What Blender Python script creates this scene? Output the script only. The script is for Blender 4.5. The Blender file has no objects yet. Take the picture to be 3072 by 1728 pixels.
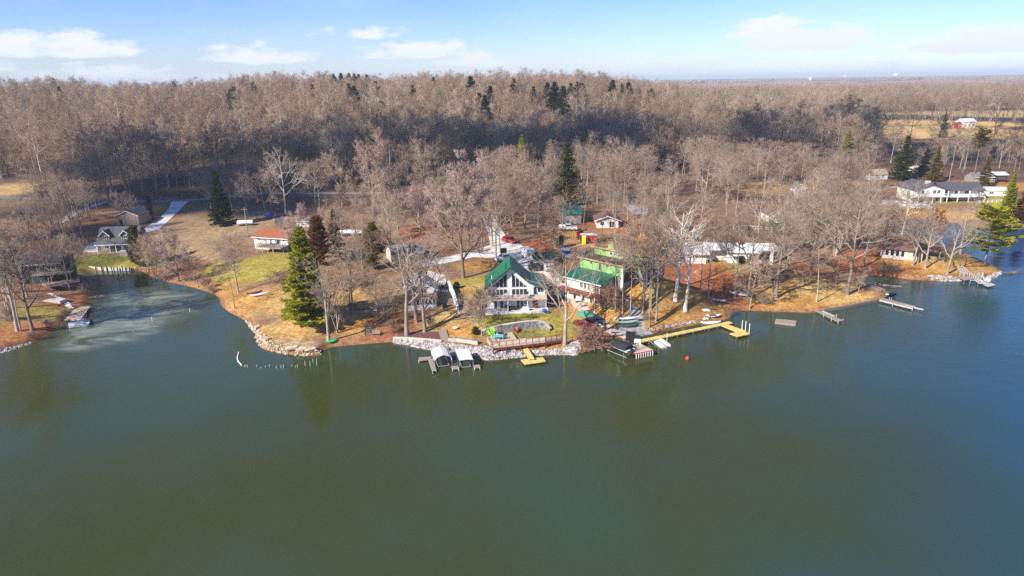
import bpy, math, random
import numpy as np
from mathutils import Vector, Matrix
R = math.radians
rng = random.Random(7)
sc = bpy.context.scene
COL = sc.collection

# ---------------------------------------------------------------- camera
FPX, CW, CH = 1990.0, 3072.0, 1728.0        # focal length and frame in photo pixels
CAM_Z, PITCH, ROLL = 48.0, R(17.25), R(0.87)
cam = bpy.data.cameras.new('camera')
cam_o = bpy.data.objects.new('camera', cam)
COL.objects.link(cam_o)
cam.sensor_fit = 'HORIZONTAL'; cam.sensor_width = 36.0
cam.lens = 36.0 * FPX / CW
cam.clip_start = 0.5; cam.clip_end = 60000
_F = Vector((0, math.cos(PITCH), -math.sin(PITCH)))
_R0 = Vector((1, 0, 0)); _U0 = _R0.cross(_F)
_RT = _R0 * math.cos(ROLL) - _U0 * math.sin(ROLL)
_UP = _U0 * math.cos(ROLL) + _R0 * math.sin(ROLL)
cam_o.matrix_world = Matrix((( _RT.x, _UP.x, -_F.x, 0), (_RT.y, _UP.y, -_F.y, 0), (_RT.z, _UP.z, -_F.z, CAM_Z), (0, 0, 0, 1)))
sc.camera = cam_o

# ---------------------------------------------------------------- light
SUN_EL = R(34); SH = Vector((0.79, 0.61, 0)).normalized()      # direction shadows fall on the ground
SUN_DIR = Vector((-SH.x * math.cos(SUN_EL), -SH.y * math.cos(SUN_EL), math.sin(SUN_EL)))
sl = bpy.data.lights.new('sun', 'SUN'); so = bpy.data.objects.new('sun', sl); COL.objects.link(so)
sl.energy = 5.0; sl.angle = R(0.55); sl.color = (1.0, 0.93, 0.83)
so.rotation_euler = SUN_DIR.to_track_quat('Z', 'Y').to_euler(); so.location = (0, 0, 200)

world = bpy.data.worlds.new('World'); sc.world = world; world.use_nodes = True
wn, wl = world.node_tree.nodes, world.node_tree.links
wn.clear()
w_out = wn.new('ShaderNodeOutputWorld'); w_bg = wn.new('ShaderNodeBackground')
sky = wn.new('ShaderNodeTexSky'); sky.sky_type = 'NISHITA'; sky.sun_disc = False
sky.sun_elevation = SUN_EL
sky.sun_rotation = math.atan2(SUN_DIR.x, SUN_DIR.y)
sky.altitude = 100; sky.air_density = 1.0; sky.dust_density = 0.1; sky.ozone_density = 4.0
w_bg.inputs['Strength'].default_value = 0.077
def wmath(op, a, b=None, clamp=False):
    n = wn.new('ShaderNodeMath'); n.operation = op; n.use_clamp = clamp
    for i, v in enumerate((a, b)):
        if v is None: continue
        if isinstance(v, (int, float)): n.inputs[i].default_value = v
        else: wl.new(v, n.inputs[i])
    return n.outputs[0]
tc = wn.new('ShaderNodeTexCoord'); sep = wn.new('ShaderNodeSeparateXYZ'); wl.new(tc.outputs['Generated'], sep.inputs[0])
az = wmath('ARCTAN2', sep.outputs[0], sep.outputs[1])           # azimuth and elevation of the sky direction, radians
el = wmath('ARCSINE', sep.outputs[2])
cmb = wn.new('ShaderNodeCombineXYZ'); wl.new(az, cmb.inputs[0]); wl.new(wmath('MULTIPLY', el, 2.6), cmb.inputs[1])
def wnoise(scale, detail, rough, off=0.0):
    n = wn.new('ShaderNodeTexNoise'); n.inputs['Scale'].default_value = scale
    n.inputs['Detail'].default_value = detail; n.inputs['Roughness'].default_value = rough
    m = wn.new('ShaderNodeVectorMath'); m.operation = 'ADD'; m.inputs[1].default_value = (off, off * .7, 0)
    wl.new(cmb.outputs[0], m.inputs[0]); wl.new(m.outputs[0], n.inputs['Vector'])
    return n.outputs['Fac']
n_c = wnoise(26.0, 8.0, 0.60, 3.1); n_f = wnoise(4.5, 6.0, 0.62, 11.7)
# cumulus banks: azimuth, elevation of the flat base, half width, height, strength (degrees)
BANKS = [(-33, 2.35, 8.0, 1.9, 1.0), (-38.5, 1.35, 4.5, 1.3, .9), (-29.5, .8, 7, 1.2, .85), (-19.5, 1.9, 5.5, 1.6, .95), (-25, .35, 8, .9, .6), (-7.0, 2.2, 6.5, 1.7, .95), (-11.5, 3.7, 5, 1.0, .65), (-2.8, 1.5, 4.2, 1.2, .95),
         (23.2, 2.2, 6.2, 2.2, 1.15), (20.4, 3.1, 4.2, 1.9, 1.15), (34.5, 1.7, 6.8, 2.0, 1.15), (14, .9, 6.5, 1.0, .65), (8, .5, 6, .9, .6), (-14, .35, 6, .9, .6), (29, .6, 7, .9, .5), (60, 2, 12, 3, .8), (-60, 3, 14, 4, .8)]
mask = None
for a0, e0, hw, ht, st in BANKS:
    dx = wmath('DIVIDE', wmath('SUBTRACT', az, R(a0)), R(hw))
    de = wmath('SUBTRACT', el, R(e0))
    up = wmath('DIVIDE', wmath('MAXIMUM', de, 0.0), R(ht)); dn = wmath('DIVIDE', wmath('MINIMUM', de, 0.0), R(0.45))
    rr = wmath('ADD', wmath('MULTIPLY', dx, dx), wmath('ADD', wmath('MULTIPLY', up, up), wmath('MULTIPLY', dn, dn)))
    m = wmath('MULTIPLY', wmath('SUBTRACT', 1.0, rr, True), st)
    mask = m if mask is None else wmath('MAXIMUM', mask, m)
cover = wmath('MULTIPLY', wmath('SUBTRACT', wmath('ADD', wmath('MULTIPLY', mask, 0.66), wmath('MULTIPLY', n_c, 1.55)), 0.98), 3.0, True)
cover = wmath('MULTIPLY', cover, wmath('MULTIPLY', mask, 4.0, True))
# thin high veil: soft streaks
veil = wmath('MULTIPLY', wmath('SUBTRACT', n_f, 0.46), 1.5, True)
cover = wmath('MAXIMUM', cover, wmath('MULTIPLY', veil, 0.40))
mix = wn.new('ShaderNodeMix'); mix.data_type = 'RGBA'
w_hs = wn.new('ShaderNodeHueSaturation'); w_hs.inputs['Saturation'].default_value = 1.18; wl.new(sky.outputs[0], w_hs.inputs['Color'])
w_wb = wn.new('ShaderNodeMix'); w_wb.data_type = 'RGBA'; w_wb.blend_type = 'MULTIPLY'; w_wb.inputs[0].default_value = 1.0; wl.new(w_hs.outputs[0], w_wb.inputs[6]); w_wb.inputs[7].default_value = (0.98, 1.02, 1.34, 1)
wl.new(cover, mix.inputs[0]); wl.new(w_wb.outputs[2], mix.inputs[6]); mix.inputs[7].default_value = (7.6, 7.9, 8.5, 1)
wl.new(mix.outputs[2], w_bg.inputs['Color']); wl.new(w_bg.outputs[0], w_out.inputs[0])

vs = sc.view_settings
vs.view_transform = 'Standard'; vs.look = 'None'; vs.gamma = 1.0; vs.exposure = 0.75
sc.render.engine = 'CYCLES'
cy = sc.cycles
cy.max_bounces = 4; cy.diffuse_bounces = 2; cy.glossy_bounces = 2; cy.transmission_bounces = 2; cy.transparent_max_bounces = 4; cy.volume_bounces = 0
cy.use_denoising = False; cy.use_adaptive_sampling = False; cy.sample_clamp_indirect = 4.0; cy.caustics_reflective = False; cy.caustics_refractive = False
# ---------------------------------------------------------------- materials
MATS = {}
def mat(name, col, col2=None, scale=3.0, rough=0.8, metal=0.0, bump=0.0, detail=5.0, spec=0.3, var=0.0, coord='Object', stretch=None, ramp=(0.35, 0.65)):
    if name in MATS: return MATS[name]
    m = bpy.data.materials.new(name); m.use_nodes = True
    n, l = m.node_tree.nodes, m.node_tree.links
    b = n['Principled BSDF']
    b.inputs['Roughness'].default_value = rough; b.inputs['Metallic'].default_value = metal
    b.inputs['Specular IOR Level'].default_value = spec
    col2 = col2 or tuple(c * 0.72 for c in col)
    t = n.new('ShaderNodeTexCoord'); nz = n.new('ShaderNodeTexNoise')
    nz.inputs['Scale'].default_value = scale; nz.inputs['Detail'].default_value = detail; nz.inputs['Roughness'].default_value = 0.65
    src = t.outputs[coord]
    if stretch:
        mp = n.new('ShaderNodeMapping'); mp.inputs['Scale'].default_value = stretch; l.new(src, mp.inputs[0]); src = mp.outputs[0]
    l.new(src, nz.inputs['Vector'])
    r = n.new('ShaderNodeValToRGB'); r.color_ramp.elements[0].position, r.color_ramp.elements[1].position = ramp
    r.color_ramp.elements[0].color = (*col, 1); r.color_ramp.elements[1].color = (*col2, 1)
    l.new(nz.outputs['Fac'], r.inputs[0]); out = r.outputs[0]
    if var:
        oi = n.new('ShaderNodeObjectInfo'); hs = n.new('ShaderNodeHueSaturation'); mr = n.new('ShaderNodeMapRange')
        mr.inputs[3].default_value = 1 - var; mr.inputs[4].default_value = 1 + var
        l.new(oi.outputs['Random'], mr.inputs[0]); l.new(mr.outputs[0], hs.inputs['Value']); l.new(out, hs.inputs['Color']); out = hs.outputs[0]
    l.new(out, b.inputs['Base Color'])
    if bump:
        bp = n.new('ShaderNodeBump'); bp.inputs['Strength'].default_value = bump; bp.inputs['Distance'].default_value = 0.05
        l.new(nz.outputs['Fac'], bp.inputs['Height']); l.new(bp.outputs[0], b.inputs['Normal'])
    MATS[name] = m
    return m
def lined(name, col, col2, axis, period, rough=0.75, line=0.14, metal=0.0, spec=0.3, wear=0.25):
    """boards, siding laps or standing seams: thin lines every `period` metres along a local axis"""
    if name in MATS: return MATS[name]
    m = bpy.data.materials.new(name); m.use_nodes = True
    n, l = m.node_tree.nodes, m.node_tree.links; b = n['Principled BSDF']
    b.inputs['Roughness'].default_value = rough; b.inputs['Metallic'].default_value = metal; b.inputs['Specular IOR Level'].default_value = spec
    t = n.new('ShaderNodeTexCoord'); s = n.new('ShaderNodeSeparateXYZ'); l.new(t.outputs['Object'], s.inputs[0])
    d = n.new('ShaderNodeMath'); d.operation = 'DIVIDE'; l.new(s.outputs['xyz'.index(axis)], d.inputs[0]); d.inputs[1].default_value = period
    f = n.new('ShaderNodeMath'); f.operation = 'FRACT'; l.new(d.outputs[0], f.inputs[0])
    c = n.new('ShaderNodeMath'); c.operation = 'LESS_THAN'; l.new(f.outputs[0], c.inputs[0]); c.inputs[1].default_value = line
    fl = n.new('ShaderNodeMath'); fl.operation = 'FLOOR'; l.new(d.outputs[0], fl.inputs[0])
    wn_ = n.new('ShaderNodeTexWhiteNoise'); wn_.noise_dimensions = '1D'; l.new(fl.outputs[0], wn_.inputs['W'])
    nz = n.new('ShaderNodeTexNoise'); nz.inputs['Scale'].default_value = 1.7; nz.inputs['Detail'].default_value = 6; l.new(t.outputs['Object'], nz.inputs['Vector'])
    ad = n.new('ShaderNodeMath'); ad.operation = 'ADD'; l.new(wn_.outputs['Value'], ad.inputs[0]); l.new(nz.outputs['Fac'], ad.inputs[1])
    mr = n.new('ShaderNodeMapRange'); mr.inputs[1].default_value = 0.3; mr.inputs[2].default_value = 1.6; mr.inputs[3].default_value = 1 - wear; mr.inputs[4].default_value = 1 + wear * .4
    l.new(ad.outputs[0], mr.inputs[0])
    mx = n.new('ShaderNodeMix'); mx.data_type = 'RGBA'; l.new(c.outputs[0], mx.inputs[0]); mx.inputs[6].default_value = (*col, 1); mx.inputs[7].default_value = (*col2, 1)
    hs = n.new('ShaderNodeHueSaturation'); l.new(mr.outputs[0], hs.inputs['Value']); l.new(mx.outputs[2], hs.inputs['Color'])
    l.new(hs.outputs[0], b.inputs['Base Color'])
    MATS[name] = m
    return m
def tree_mat(name, cols, rough=0.9, scale=0.6):
    """bark or twig colour: each tree picks its own tint, mottled along it"""
    if name in MATS: return MATS[name]
    m = bpy.data.materials.new(name); m.use_nodes = True
    n, l = m.node_tree.nodes, m.node_tree.links; b = n['Principled BSDF']
    b.inputs['Roughness'].default_value = rough; b.inputs['Specular IOR Level'].default_value = 0.1
    oi = n.new('ShaderNodeObjectInfo'); r = n.new('ShaderNodeValToRGB'); r.color_ramp.elements.remove(r.color_ramp.elements[1])
    for i, c in enumerate(cols):
        e = r.color_ramp.elements[0] if i == 0 else r.color_ramp.elements.new(i / max(1, len(cols) - 1))
        e.position = i / max(1, len(cols) - 1); e.color = (*c, 1)
    l.new(oi.outputs['Random'], r.inputs[0])
    t = n.new('ShaderNodeTexCoord'); nz = n.new('ShaderNodeTexNoise'); nz.inputs['Scale'].default_value = scale; nz.inputs['Detail'].default_value = 4
    l.new(t.outputs['Object'], nz.inputs['Vector'])
    mr = n.new('ShaderNodeMapRange'); mr.inputs[1].default_value = 0.3; mr.inputs[2].default_value = 0.7; mr.inputs[3].default_value = 0.68; mr.inputs[4].default_value = 1.25
    l.new(nz.outputs['Fac'], mr.inputs[0])
    hs = n.new('ShaderNodeHueSaturation'); l.new(mr.outputs[0], hs.inputs['Value']); l.new(r.outputs[0], hs.inputs['Color']); l.new(hs.outputs[0], b.inputs['Base Color'])
    MATS[name] = m
    return m

# ---------------------------------------------------------------- mesh collector
class MB:
    def __init__(s): s.v, s.f, s.m = [], [], []
    def add(s, vs, fs, mi=0):
        o = len(s.v); s.v += [tuple(p) for p in vs]; s.f += [tuple(i + o for i in f) for f in fs]; s.m += [mi] * len(fs); return s
    def box(s, x0, x1, y0, y1, z0, z1, mi=0):
        return s.add([(x, y, z) for z in (z0, z1) for y in (y0, y1) for x in (x0, x1)], [(0, 2, 3, 1), (4, 5, 7, 6), (0, 1, 5, 4), (2, 6, 7, 3), (0, 4, 6, 2), (1, 3, 7, 5)], mi)
    def cham(s, x0, x1, y0, y1, z0, z1, c, mi=0):
        """box with a chamfered top rim and vertical edges"""
        rings = []
        def ring(i, z): return [(x0 + i + c, y0 + i, z), (x1 - i - c, y0 + i, z), (x1 - i, y0 + i + c, z), (x1 - i, y1 - i - c, z), (x1 - i - c, y1 - i, z), (x0 + i + c, y1 - i, z), (x0 + i, y1 - i - c, z), (x0 + i, y0 + i + c, z)]
        vs = ring(0, z0) + ring(0, z1 - c) + ring(c, z1)
        fs = [tuple(range(7, -1, -1)), tuple(range(16, 24))]
        for a in (0, 8):
            fs += [(a + i, a + (i + 1) % 8, a + 8 + (i + 1) % 8, a + 8 + i) for i in range(8)]
        return s.add(vs, fs, mi)
    def slab(s, q, t, mi=0):
        """a quad or polygon extruded by t against its normal"""
        q = [Vector(p) for p in q]; nrm = (q[1] - q[0]).cross(q[2] - q[0]).normalized(); k = len(q)
        lo = [p - nrm * t for p in q]
        return s.add(q + lo, [tuple(range(k)), tuple(range(2 * k - 1, k - 1, -1))] + [(i, k + i, k + (i + 1) % k, (i + 1) % k) for i in range(k)], mi)
    def prism(s, prof, a, b, axis='y', mi=0):
        """profile [(u, z)] swept along axis from a to b"""
        k = len(prof)
        P = (lambda u, w, z: (u, w, z)) if axis == 'y' else (lambda u, w, z: (w, u, z))
        vs = [P(u, a, z) for u, z in prof] + [P(u, b, z) for u, z in prof]
        return s.add(vs, [tuple(range(k)), tuple(range(2 * k - 1, k - 1, -1))] + [(i, k + i, k + (i + 1) % k, (i + 1) % k) for i in range(k)], mi)
    def tube(s, pts, rad, n=6, mi=0, caps=True):
        pts = [Vector(p) for p in pts]
        if not isinstance(rad, (list, tuple)): rad = [rad] * len(pts)
        o = []
        for i, p in enumerate(pts):
            d = (pts[min(i + 1, len(pts) - 1)] - pts[max(i - 1, 0)]).normalized()
            a = d.cross(Vector((0, 0, 1)) if abs(d.z) < 0.9 else Vector((1, 0, 0))).normalized(); b = d.cross(a)
            o += [p + (a * math.cos(6.2832 * k / n) + b * math.sin(6.2832 * k / n)) * rad[i] for k in range(n)]
        fs = []
        for i in range(len(pts) - 1):
            fs += [(i * n + k, i * n + (k + 1) % n, (i + 1) * n + (k + 1) % n, (i + 1) * n + k) for k in range(n)]
        if caps: fs += [tuple(range(n - 1, -1, -1)), tuple((len(pts) - 1) * n + k for k in range(n))]
        return s.add(o, fs, mi)
    def ball(s, c, r, n=8, mi=0, sq=(1, 1, 1)):
        pts, fs = [], []
        for i in range(1, n):
            t = math.pi * i / n
            pts += [(c[0] + r * sq[0] * math.sin(t) * math.cos(6.2832 * k / (n + 2)), c[1] + r * sq[1] * math.sin(t) * math.sin(6.2832 * k / (n + 2)), c[2] + r * sq[2] * math.cos(t)) for k in range(n + 2)]
        m = n + 2
        for i in range(n - 2):
            fs += [(i * m + k, i * m + (k + 1) % m, (i + 1) * m + (k + 1) % m, (i + 1) * m + k)[::-1] for k in range(m)]
        fs += [tuple(range(m)), tuple((n - 2) * m + k for k in range(m - 1, -1, -1))]
        return s.add(pts, fs, mi)
    def build(s, name, mats, parent=None, smooth=False):
        me = bpy.data.meshes.new(name); me.from_pydata(s.v, [], s.f)
        for m in (mats if isinstance(mats, (list, tuple)) else [mats]): me.materials.append(m)
        if any(s.m): me.polygons.foreach_set('material_index', s.m)
        if smooth: me.polygons.foreach_set('use_smooth', [True] * len(me.polygons))
        me.update()
        o = bpy.data.objects.new(name, me); COL.objects.link(o)
        if parent is not None: o.parent = parent
        return o
def tag(o, label=None, cat=None, group=None, kind=None):
    if label: o['label'] = label
    if cat: o['category'] = cat
    if group: o['group'] = group
    if kind: o['kind'] = kind
    return o
def thing(name, label, cat, loc, rz=0.0, group=None):
    o = bpy.data.objects.new(name, None); COL.objects.link(o); o.empty_display_size = 0.3
    o.location = loc; o.rotation_euler = (0, 0, rz)
    return tag(o, label, cat, group)
def kids(o): return [c for c in bpy.data.objects if c.parent is o]
def copy_tree(o, parent=None):
    c = o.copy(); COL.objects.link(c); c.parent = parent
    for ch in KIDS.get(o.name) or kids(o): copy_tree(ch, c)
    return c
KIDS = {}
# ---------------------------------------------------------------- from photo pixels to places on the ground
def ray(px, py): return _F + _RT * ((px - CW / 2) / FPX) + _UP * ((CH / 2 - py) / FPX)
def gz(px, py, z=0.0):
    d = ray(px, py); t = (z - CAM_Z) / d.z
    return Vector((d.x * t, d.y * t, z))
SHORE_PX = [(-420, 1150), (-150, 1090), (0, 1061), (45, 1045), (98, 1028), (134, 1009), (167, 990), (194, 969), (206, 950), (262, 925), (276, 900), (279, 868), (268, 847), (256, 825), (262, 813), (391, 812), (426, 814),
    (462, 835), (507, 847), (543, 854), (581, 863), (626, 876), (656, 891), (665, 918), (686, 936), (721, 954), (752, 972), (757, 986), (767, 1001), (772, 1027), (786, 1046), (817, 1056), (860, 1064), (904, 1066), (941, 1069), (966, 1064),
    (975, 1049), (995, 1041), (1066, 1034), (1156, 1027), (1187, 1027), (1228, 1036), (1265, 1044), (1290, 1048), (1358, 1058), (1413, 1060), (1435, 1068), (1457, 1077), (1470, 1079), (1506, 1074), (1558, 1069), (1610, 1064), (1661, 1062),
    (1705, 1061), (1732, 1065), (1748, 1056), (1780, 1048), (1818, 1028), (1850, 1020), (1890, 1026), (1925, 1008), (2010, 990), (2100, 971), (2180, 958), (2192, 948), (2189, 936), (2230, 932), (2304, 934), (2364, 936), (2432, 938), (2471, 933), (2557, 920),
    (2638, 903), (2672, 886), (2668, 874), (2632, 859), (2590, 838), (2604, 827), (2662, 827), (2721, 838), (2811, 844), (2885, 842), (2945, 838), (2996, 828), (3010, 814), (2987, 802), (2954, 787), (2924, 772), (2885, 757), (2830, 738), (2770, 718),
    (2705, 708), (2680, 690), (2690, 664), (2760, 656), (2850, 667), (2905, 677), (2960, 684), (3036, 681), (3072, 684), (3250, 700), (3500, 730)]
LAKE = [(p.x, p.y) for p in (gz(*q) for q in SHORE_PX)] + [(520, 150), (600, -200), (-700, -200), (-420, 60)]
_P = np.array(LAKE); _Q = np.roll(_P, -1, 0)
def lake_sd(x, y):
    """distance to the shore: positive on land, negative in the lake"""
    x = np.asarray(x, float).ravel(); y = np.asarray(y, float).ravel(); out = np.empty(len(x))
    e = _Q - _P; L2 = (e ** 2).sum(1)
    for a in range(0, len(x), 20000):
        X, Y = x[a:a + 20000, None], y[a:a + 20000, None]
        t = np.clip(((X - _P[:, 0]) * e[:, 0] + (Y - _P[:, 1]) * e[:, 1]) / L2, 0, 1)
        d = np.sqrt(((X - _P[:, 0] - t * e[:, 0]) ** 2 + (Y - _P[:, 1] - t * e[:, 1]) ** 2).min(1))
        c = ((_P[:, 1] > Y) != (_Q[:, 1] > Y)) & (X < (Y - _P[:, 1]) / np.where(e[:, 1] == 0, 1e-9, e[:, 1]) * e[:, 0] + _P[:, 0])
        out[a:a + 20000] = np.where(c.sum(1) % 2 == 1, -d, d)
    return out
def sm(t): t = np.clip(t, 0, 1); return t * t * (3 - 2 * t)
def hill(x, y):
    a = x / np.maximum(y, 1)
    side = 1 - sm((a - 0.10) / 0.22)                     # the ridge dies out to the right, the plain begins
    prof = 0.92 + 0.10 * np.exp(-((a + 0.22) / 0.16) ** 2) - 0.14 * np.exp(-((a + 0.56) / 0.05) ** 2) + 0.05 * np.exp(-((a - 0.0) / 0.1) ** 2)
    up = sm((y - 300) / 400.0) * (1 - 0.8 * sm((y - 900) / 900))
    return (21.5 + 2.2 * np.sin(x / 37.0 + y / 90.0) + 1.5 * np.sin(x / 17.0 - y / 40.0)) * side * prof * up + 2.2 * np.sin(x / 61.0 + 1.3) * np.sin(y / 73.0) * sm((y - 280) / 200) * (1 - sm((y - 2000) / 2000))
MOUND = (30.0, 133.5)
def H(x, y):
    shp = np.shape(x); x = np.asarray(x, float).ravel(); y = np.asarray(y, float).ravel()
    x, y = np.broadcast_arrays(x, y)
    d = np.full(x.shape, 90.0); near = (y < 330) & (np.abs(x) < 700)
    if near.any(): d[near] = lake_sd(x[near], y[near])
    dn = np.maximum(d, 0)
    land = 0.75 * sm(dn / 1.5) + 2.3 * sm(dn / 20.0) + 1.6 * sm((dn - 12) / 70.0) + 0.16 * np.sin(x / 7.3 + 2 * np.sin(y / 9.1)) * np.sin(y / 6.1 + x / 17.0) * sm((dn - 2) / 10)
    land = land + 6.0 * np.exp(-(((x - MOUND[0]) / 12.5) ** 2 + ((y - MOUND[1]) / 9.0) ** 2)) * sm((dn - 1.5) / 6)      # earth bank beside the construction house
    z = np.where(d > 0, land + hill(x, y), np.maximum(-1.8, 0.42 * d))
    return z.reshape(shp) if shp else float(z[0])
def G(px, py, off=0.0):
    """where the sight line through a photo pixel meets the ground (raised by off)"""
    d = ray(px, py); t = np.geomspace(60, 3000, 900)
    z = CAM_Z + d.z * t; h = H(d.x * t, d.y * t) + off
    k = np.argmax(z <= np.maximum(h, 0 if off == 0 else -9))
    if not (z <= np.maximum(h, 0 if off == 0 else -9)).any(): return None
    lo, hi = t[max(k - 1, 0)], t[k]
    for _ in range(14):
        mid = (lo + hi) / 2
        if CAM_Z + d.z * mid <= max(H(d.x * mid, d.y * mid) + off, 0 if off == 0 else -9): hi = mid
        else: lo = mid
    return Vector((d.x * hi, d.y * hi, H(d.x * hi, d.y * hi)))
def ground(x, y): return Vector((x, y, H(x, y)))

# ---------------------------------------------------------------- terrain sheet
ys = np.concatenate([np.arange(-60, 84, 6.0), np.arange(84, 262, 0.7), 262 * np.geomspace(1.003, 85, 190)])
us = np.linspace(-1, 1, 641); us = us * (0.72 + 0.28 * us ** 2)
GX = us[None, :] * (75 + np.maximum(ys, 0)[:, None]) * 1.45; GY = np.repeat(ys[:, None], len(us), 1)
SD = np.full(GX.shape, 90.0); _nr = (GY < 330) & (np.abs(GX) < 700); SD[_nr] = lake_sd(GX[_nr], GY[_nr])
GZ = H(GX, GY)
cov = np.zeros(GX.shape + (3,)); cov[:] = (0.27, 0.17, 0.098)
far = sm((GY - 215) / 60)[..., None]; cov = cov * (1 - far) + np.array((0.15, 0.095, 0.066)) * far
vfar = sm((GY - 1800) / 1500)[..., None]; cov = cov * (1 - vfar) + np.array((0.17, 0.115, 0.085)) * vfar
clr = sm((np.sin(GX / 95.0 + 1.6 * np.sin(GY / 150.0)) * np.sin(GY / 85.0 + GX / 260.0) - .40) / .12) * sm((GY - 650) / 60) * (1 - sm((GY - 2600) / 900)) * sm((GX / np.maximum(GY, 1) - .22) / .05)
clr = clr[..., None]; cov = cov * (1 - clr) + np.array((0.50, 0.35, 0.15)) * clr       # stubble clearings on the plain
wob = np.sin(GX / 3.1 + np.sin(GY / 2.3)) * 0.5 + np.sin(GY / 4.7 + 1.7 * np.sin(GX / 6.0)) * 0.5
TAN, OCH, GRN, OLV, BRF, RED, FLD, RUST = (0.50, 0.33, 0.12), (0.47, 0.26, 0.075), (0.14, 0.16, 0.026), (0.36, 0.31, 0.065), (0.34, 0.245, 0.135), (0.36, 0.13, 0.055), (0.62, 0.43, 0.17), (0.29, 0.12, 0.06)
PATCH = [  # photo pixel, radius across and in depth (m), colour, strength
    (640, 690, 26, 34, BRF, .9), (560, 760, 14, 22, BRF, .8), (760, 800, 16, 11, OLV, .95), (840, 775, 12, 9, OLV, .8), (700, 840, 10, 8, OLV, .5), (830, 900, 15, 12, TAN, .95), (880, 985, 11, 8, TAN, .95), (790, 1000, 5, 7, TAN, .9), (720, 910, 8, 10, OCH, .7),
    (870, 1035, 8, 3, (0.42, 0.33, 0.19), .9), (1090, 905, 14, 12, TAN, .75), (1080, 990, 9, 6, OCH, .8), (1070, 1018, 10, 3.2, (0.42, 0.25, 0.12), .9), (1200, 980, 10, 7, RUST, .8), (1300, 1000, 8, 4, RUST, .8), (1350, 960, 8, 8, TAN, .8), (1385, 995, 5, 4, OCH, .9),
    (1440, 850, 9, 8, OLV, .85), (1420, 800, 8, 6, OCH, .8), (1400, 880, 6, 6, TAN, .8), (1550, 948, 9, 5, GRN, .95), (1590, 995, 9, 4, GRN, .7), (1590, 965, 12, 5, OLV, .6), (1680, 980, 7, 7, OLV, .8), (1660, 1035, 8, 4, OCH, .8), (1790, 930, 7, 8, OCH, .8),
    (1960, 905, 14, 10, OCH, .95), (2060, 925, 16, 8, TAN, .9), (2130, 915, 8, 6, OCH, .8), (2020, 965, 15, 5, OCH, .7), (2100, 840, 14, 14, RED, .95), (2200, 860, 13, 12, RED, .9), (2060, 800, 10, 10, RED, .9), (2280, 800, 12, 12, OLV, .4), (2330, 880, 10, 6, TAN, .7),
    (2420, 900, 14, 7, OCH, .9), (2520, 880, 14, 9, TAN, .9), (2400, 815, 12, 10, RED, .6), (2480, 850, 9, 6, TAN, .8), (2560, 900, 10, 4, TAN, .95), (2600, 790, 12, 9, RED, .8), (2760, 800, 14, 8, OCH, .9), (2840, 780, 12, 9, TAN, .9), (2900, 800, 10, 6, OCH, .9), (2800, 760, 12, 6, OLV, .7),
    (2650, 815, 12, 4, RED, .9), (1720, 760, 9, 12, OCH, .9), (1700, 715, 9, 12, OCH, .85), (1620, 740, 8, 9, RED, .9), (1760, 660, 14, 14, RED, .8), (1850, 700, 12, 10, OCH, .5), (1900, 680, 14, 14, RED, .6), (2000, 720, 12, 16, OCH, .6), (1450, 760, 12, 8, RED, .5), (1250, 700, 18, 18, RED, .5),
    (330, 790, 14, 9, GRN, .9), (380, 795, 6, 6, OLV, .8), (490, 630, 9, 16, (0.15, 0.15, 0.05), .8), (130, 935, 8, 5, OLV, .7), (90, 1000, 10, 6, OCH, .7), (40, 1020, 10, 5, RED, .6), (210, 900, 7, 7, RUST, .8), (150, 990, 6, 4, RED, .8), (240, 700, 30, 30, RUST, .6), (60, 860, 12, 12, RUST, .6),
    (520, 800, 8, 5, RED, .6), (620, 860, 8, 4, OCH, .9), (670, 880, 5, 4, OCH, .9), (60, 570, 30, 26, FLD, .75), (60, 600, 26, 18, (0.2, .17, .08), .8), (620, 432, 40, 30, FLD, .9), (780, 436, 40, 26, FLD, .9), (420, 440, 60, 30, FLD, .7),
    (2440, 560, 20, 16, OCH, .8), (2300, 560, 26, 22, FLD, .5), (2620, 560, 20, 14, OCH, .8), (2700, 625, 18, 8, TAN, .9), (2900, 600, 22, 14, OLV, .8), (2860, 560, 40, 16, RUST, .7), (2980, 560, 30, 14, OCH, .8), (2760, 640, 16, 6, OCH, .9), (2870, 650, 14, 6, TAN, .8), (3030, 640, 14, 8, OCH, .9),
    (2700, 368, 60, 60, FLD, 1.0), (2800, 372, 60, 60, FLD, 1.0), (2890, 378, 55, 55, FLD, 1.0), (2660, 372, 40, 40, FLD, 1.0), (2990, 380, 40, 40, FLD, .9), (2560, 380, 50, 50, FLD, .8), (2760, 395, 70, 40, FLD, .9), (2900, 400, 70, 40, FLD, .9), (2210, 318, 90, 90, FLD, 1.0), (2290, 318, 80, 80, FLD, 1.0), (2400, 330, 60, 60, FLD, .9), (2750, 605, 10, 4, (0.5, 0.4, 0.26), .9),
]
FIELDS = []
for px, py, ra, rd, c, st in PATCH:
    p = gz(px, py, 4.0) if py < 400 else G(px, py)
    q = ((GX - p.x) / ra) ** 2 + ((GY - p.y) / rd) ** 2
    w = (st * (1 - sm((np.sqrt(q) + 0.22 * wob - 0.62) / 0.42)))[..., None]
    cov = cov * (1 - w) + np.array(c) * w
    if c is FLD: FIELDS.append((p.x, p.y, ra, rd))
edge = (1 - sm((SD - 0.3) / 1.6))[..., None] * (SD[..., None] > -3)
cov = cov * (1 - 0.75 * edge) + np.array((0.27, 0.13, 0.065)) * 0.75 * edge      # reddish wet clay at the waterline
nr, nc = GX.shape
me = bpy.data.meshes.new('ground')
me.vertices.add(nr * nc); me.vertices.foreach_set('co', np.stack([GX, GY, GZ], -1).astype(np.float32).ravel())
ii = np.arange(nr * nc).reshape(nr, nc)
quads = np.stack([ii[:-1, :-1], ii[:-1, 1:], ii[1:, 1:], ii[1:, :-1]], -1).reshape(-1, 4)
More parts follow.
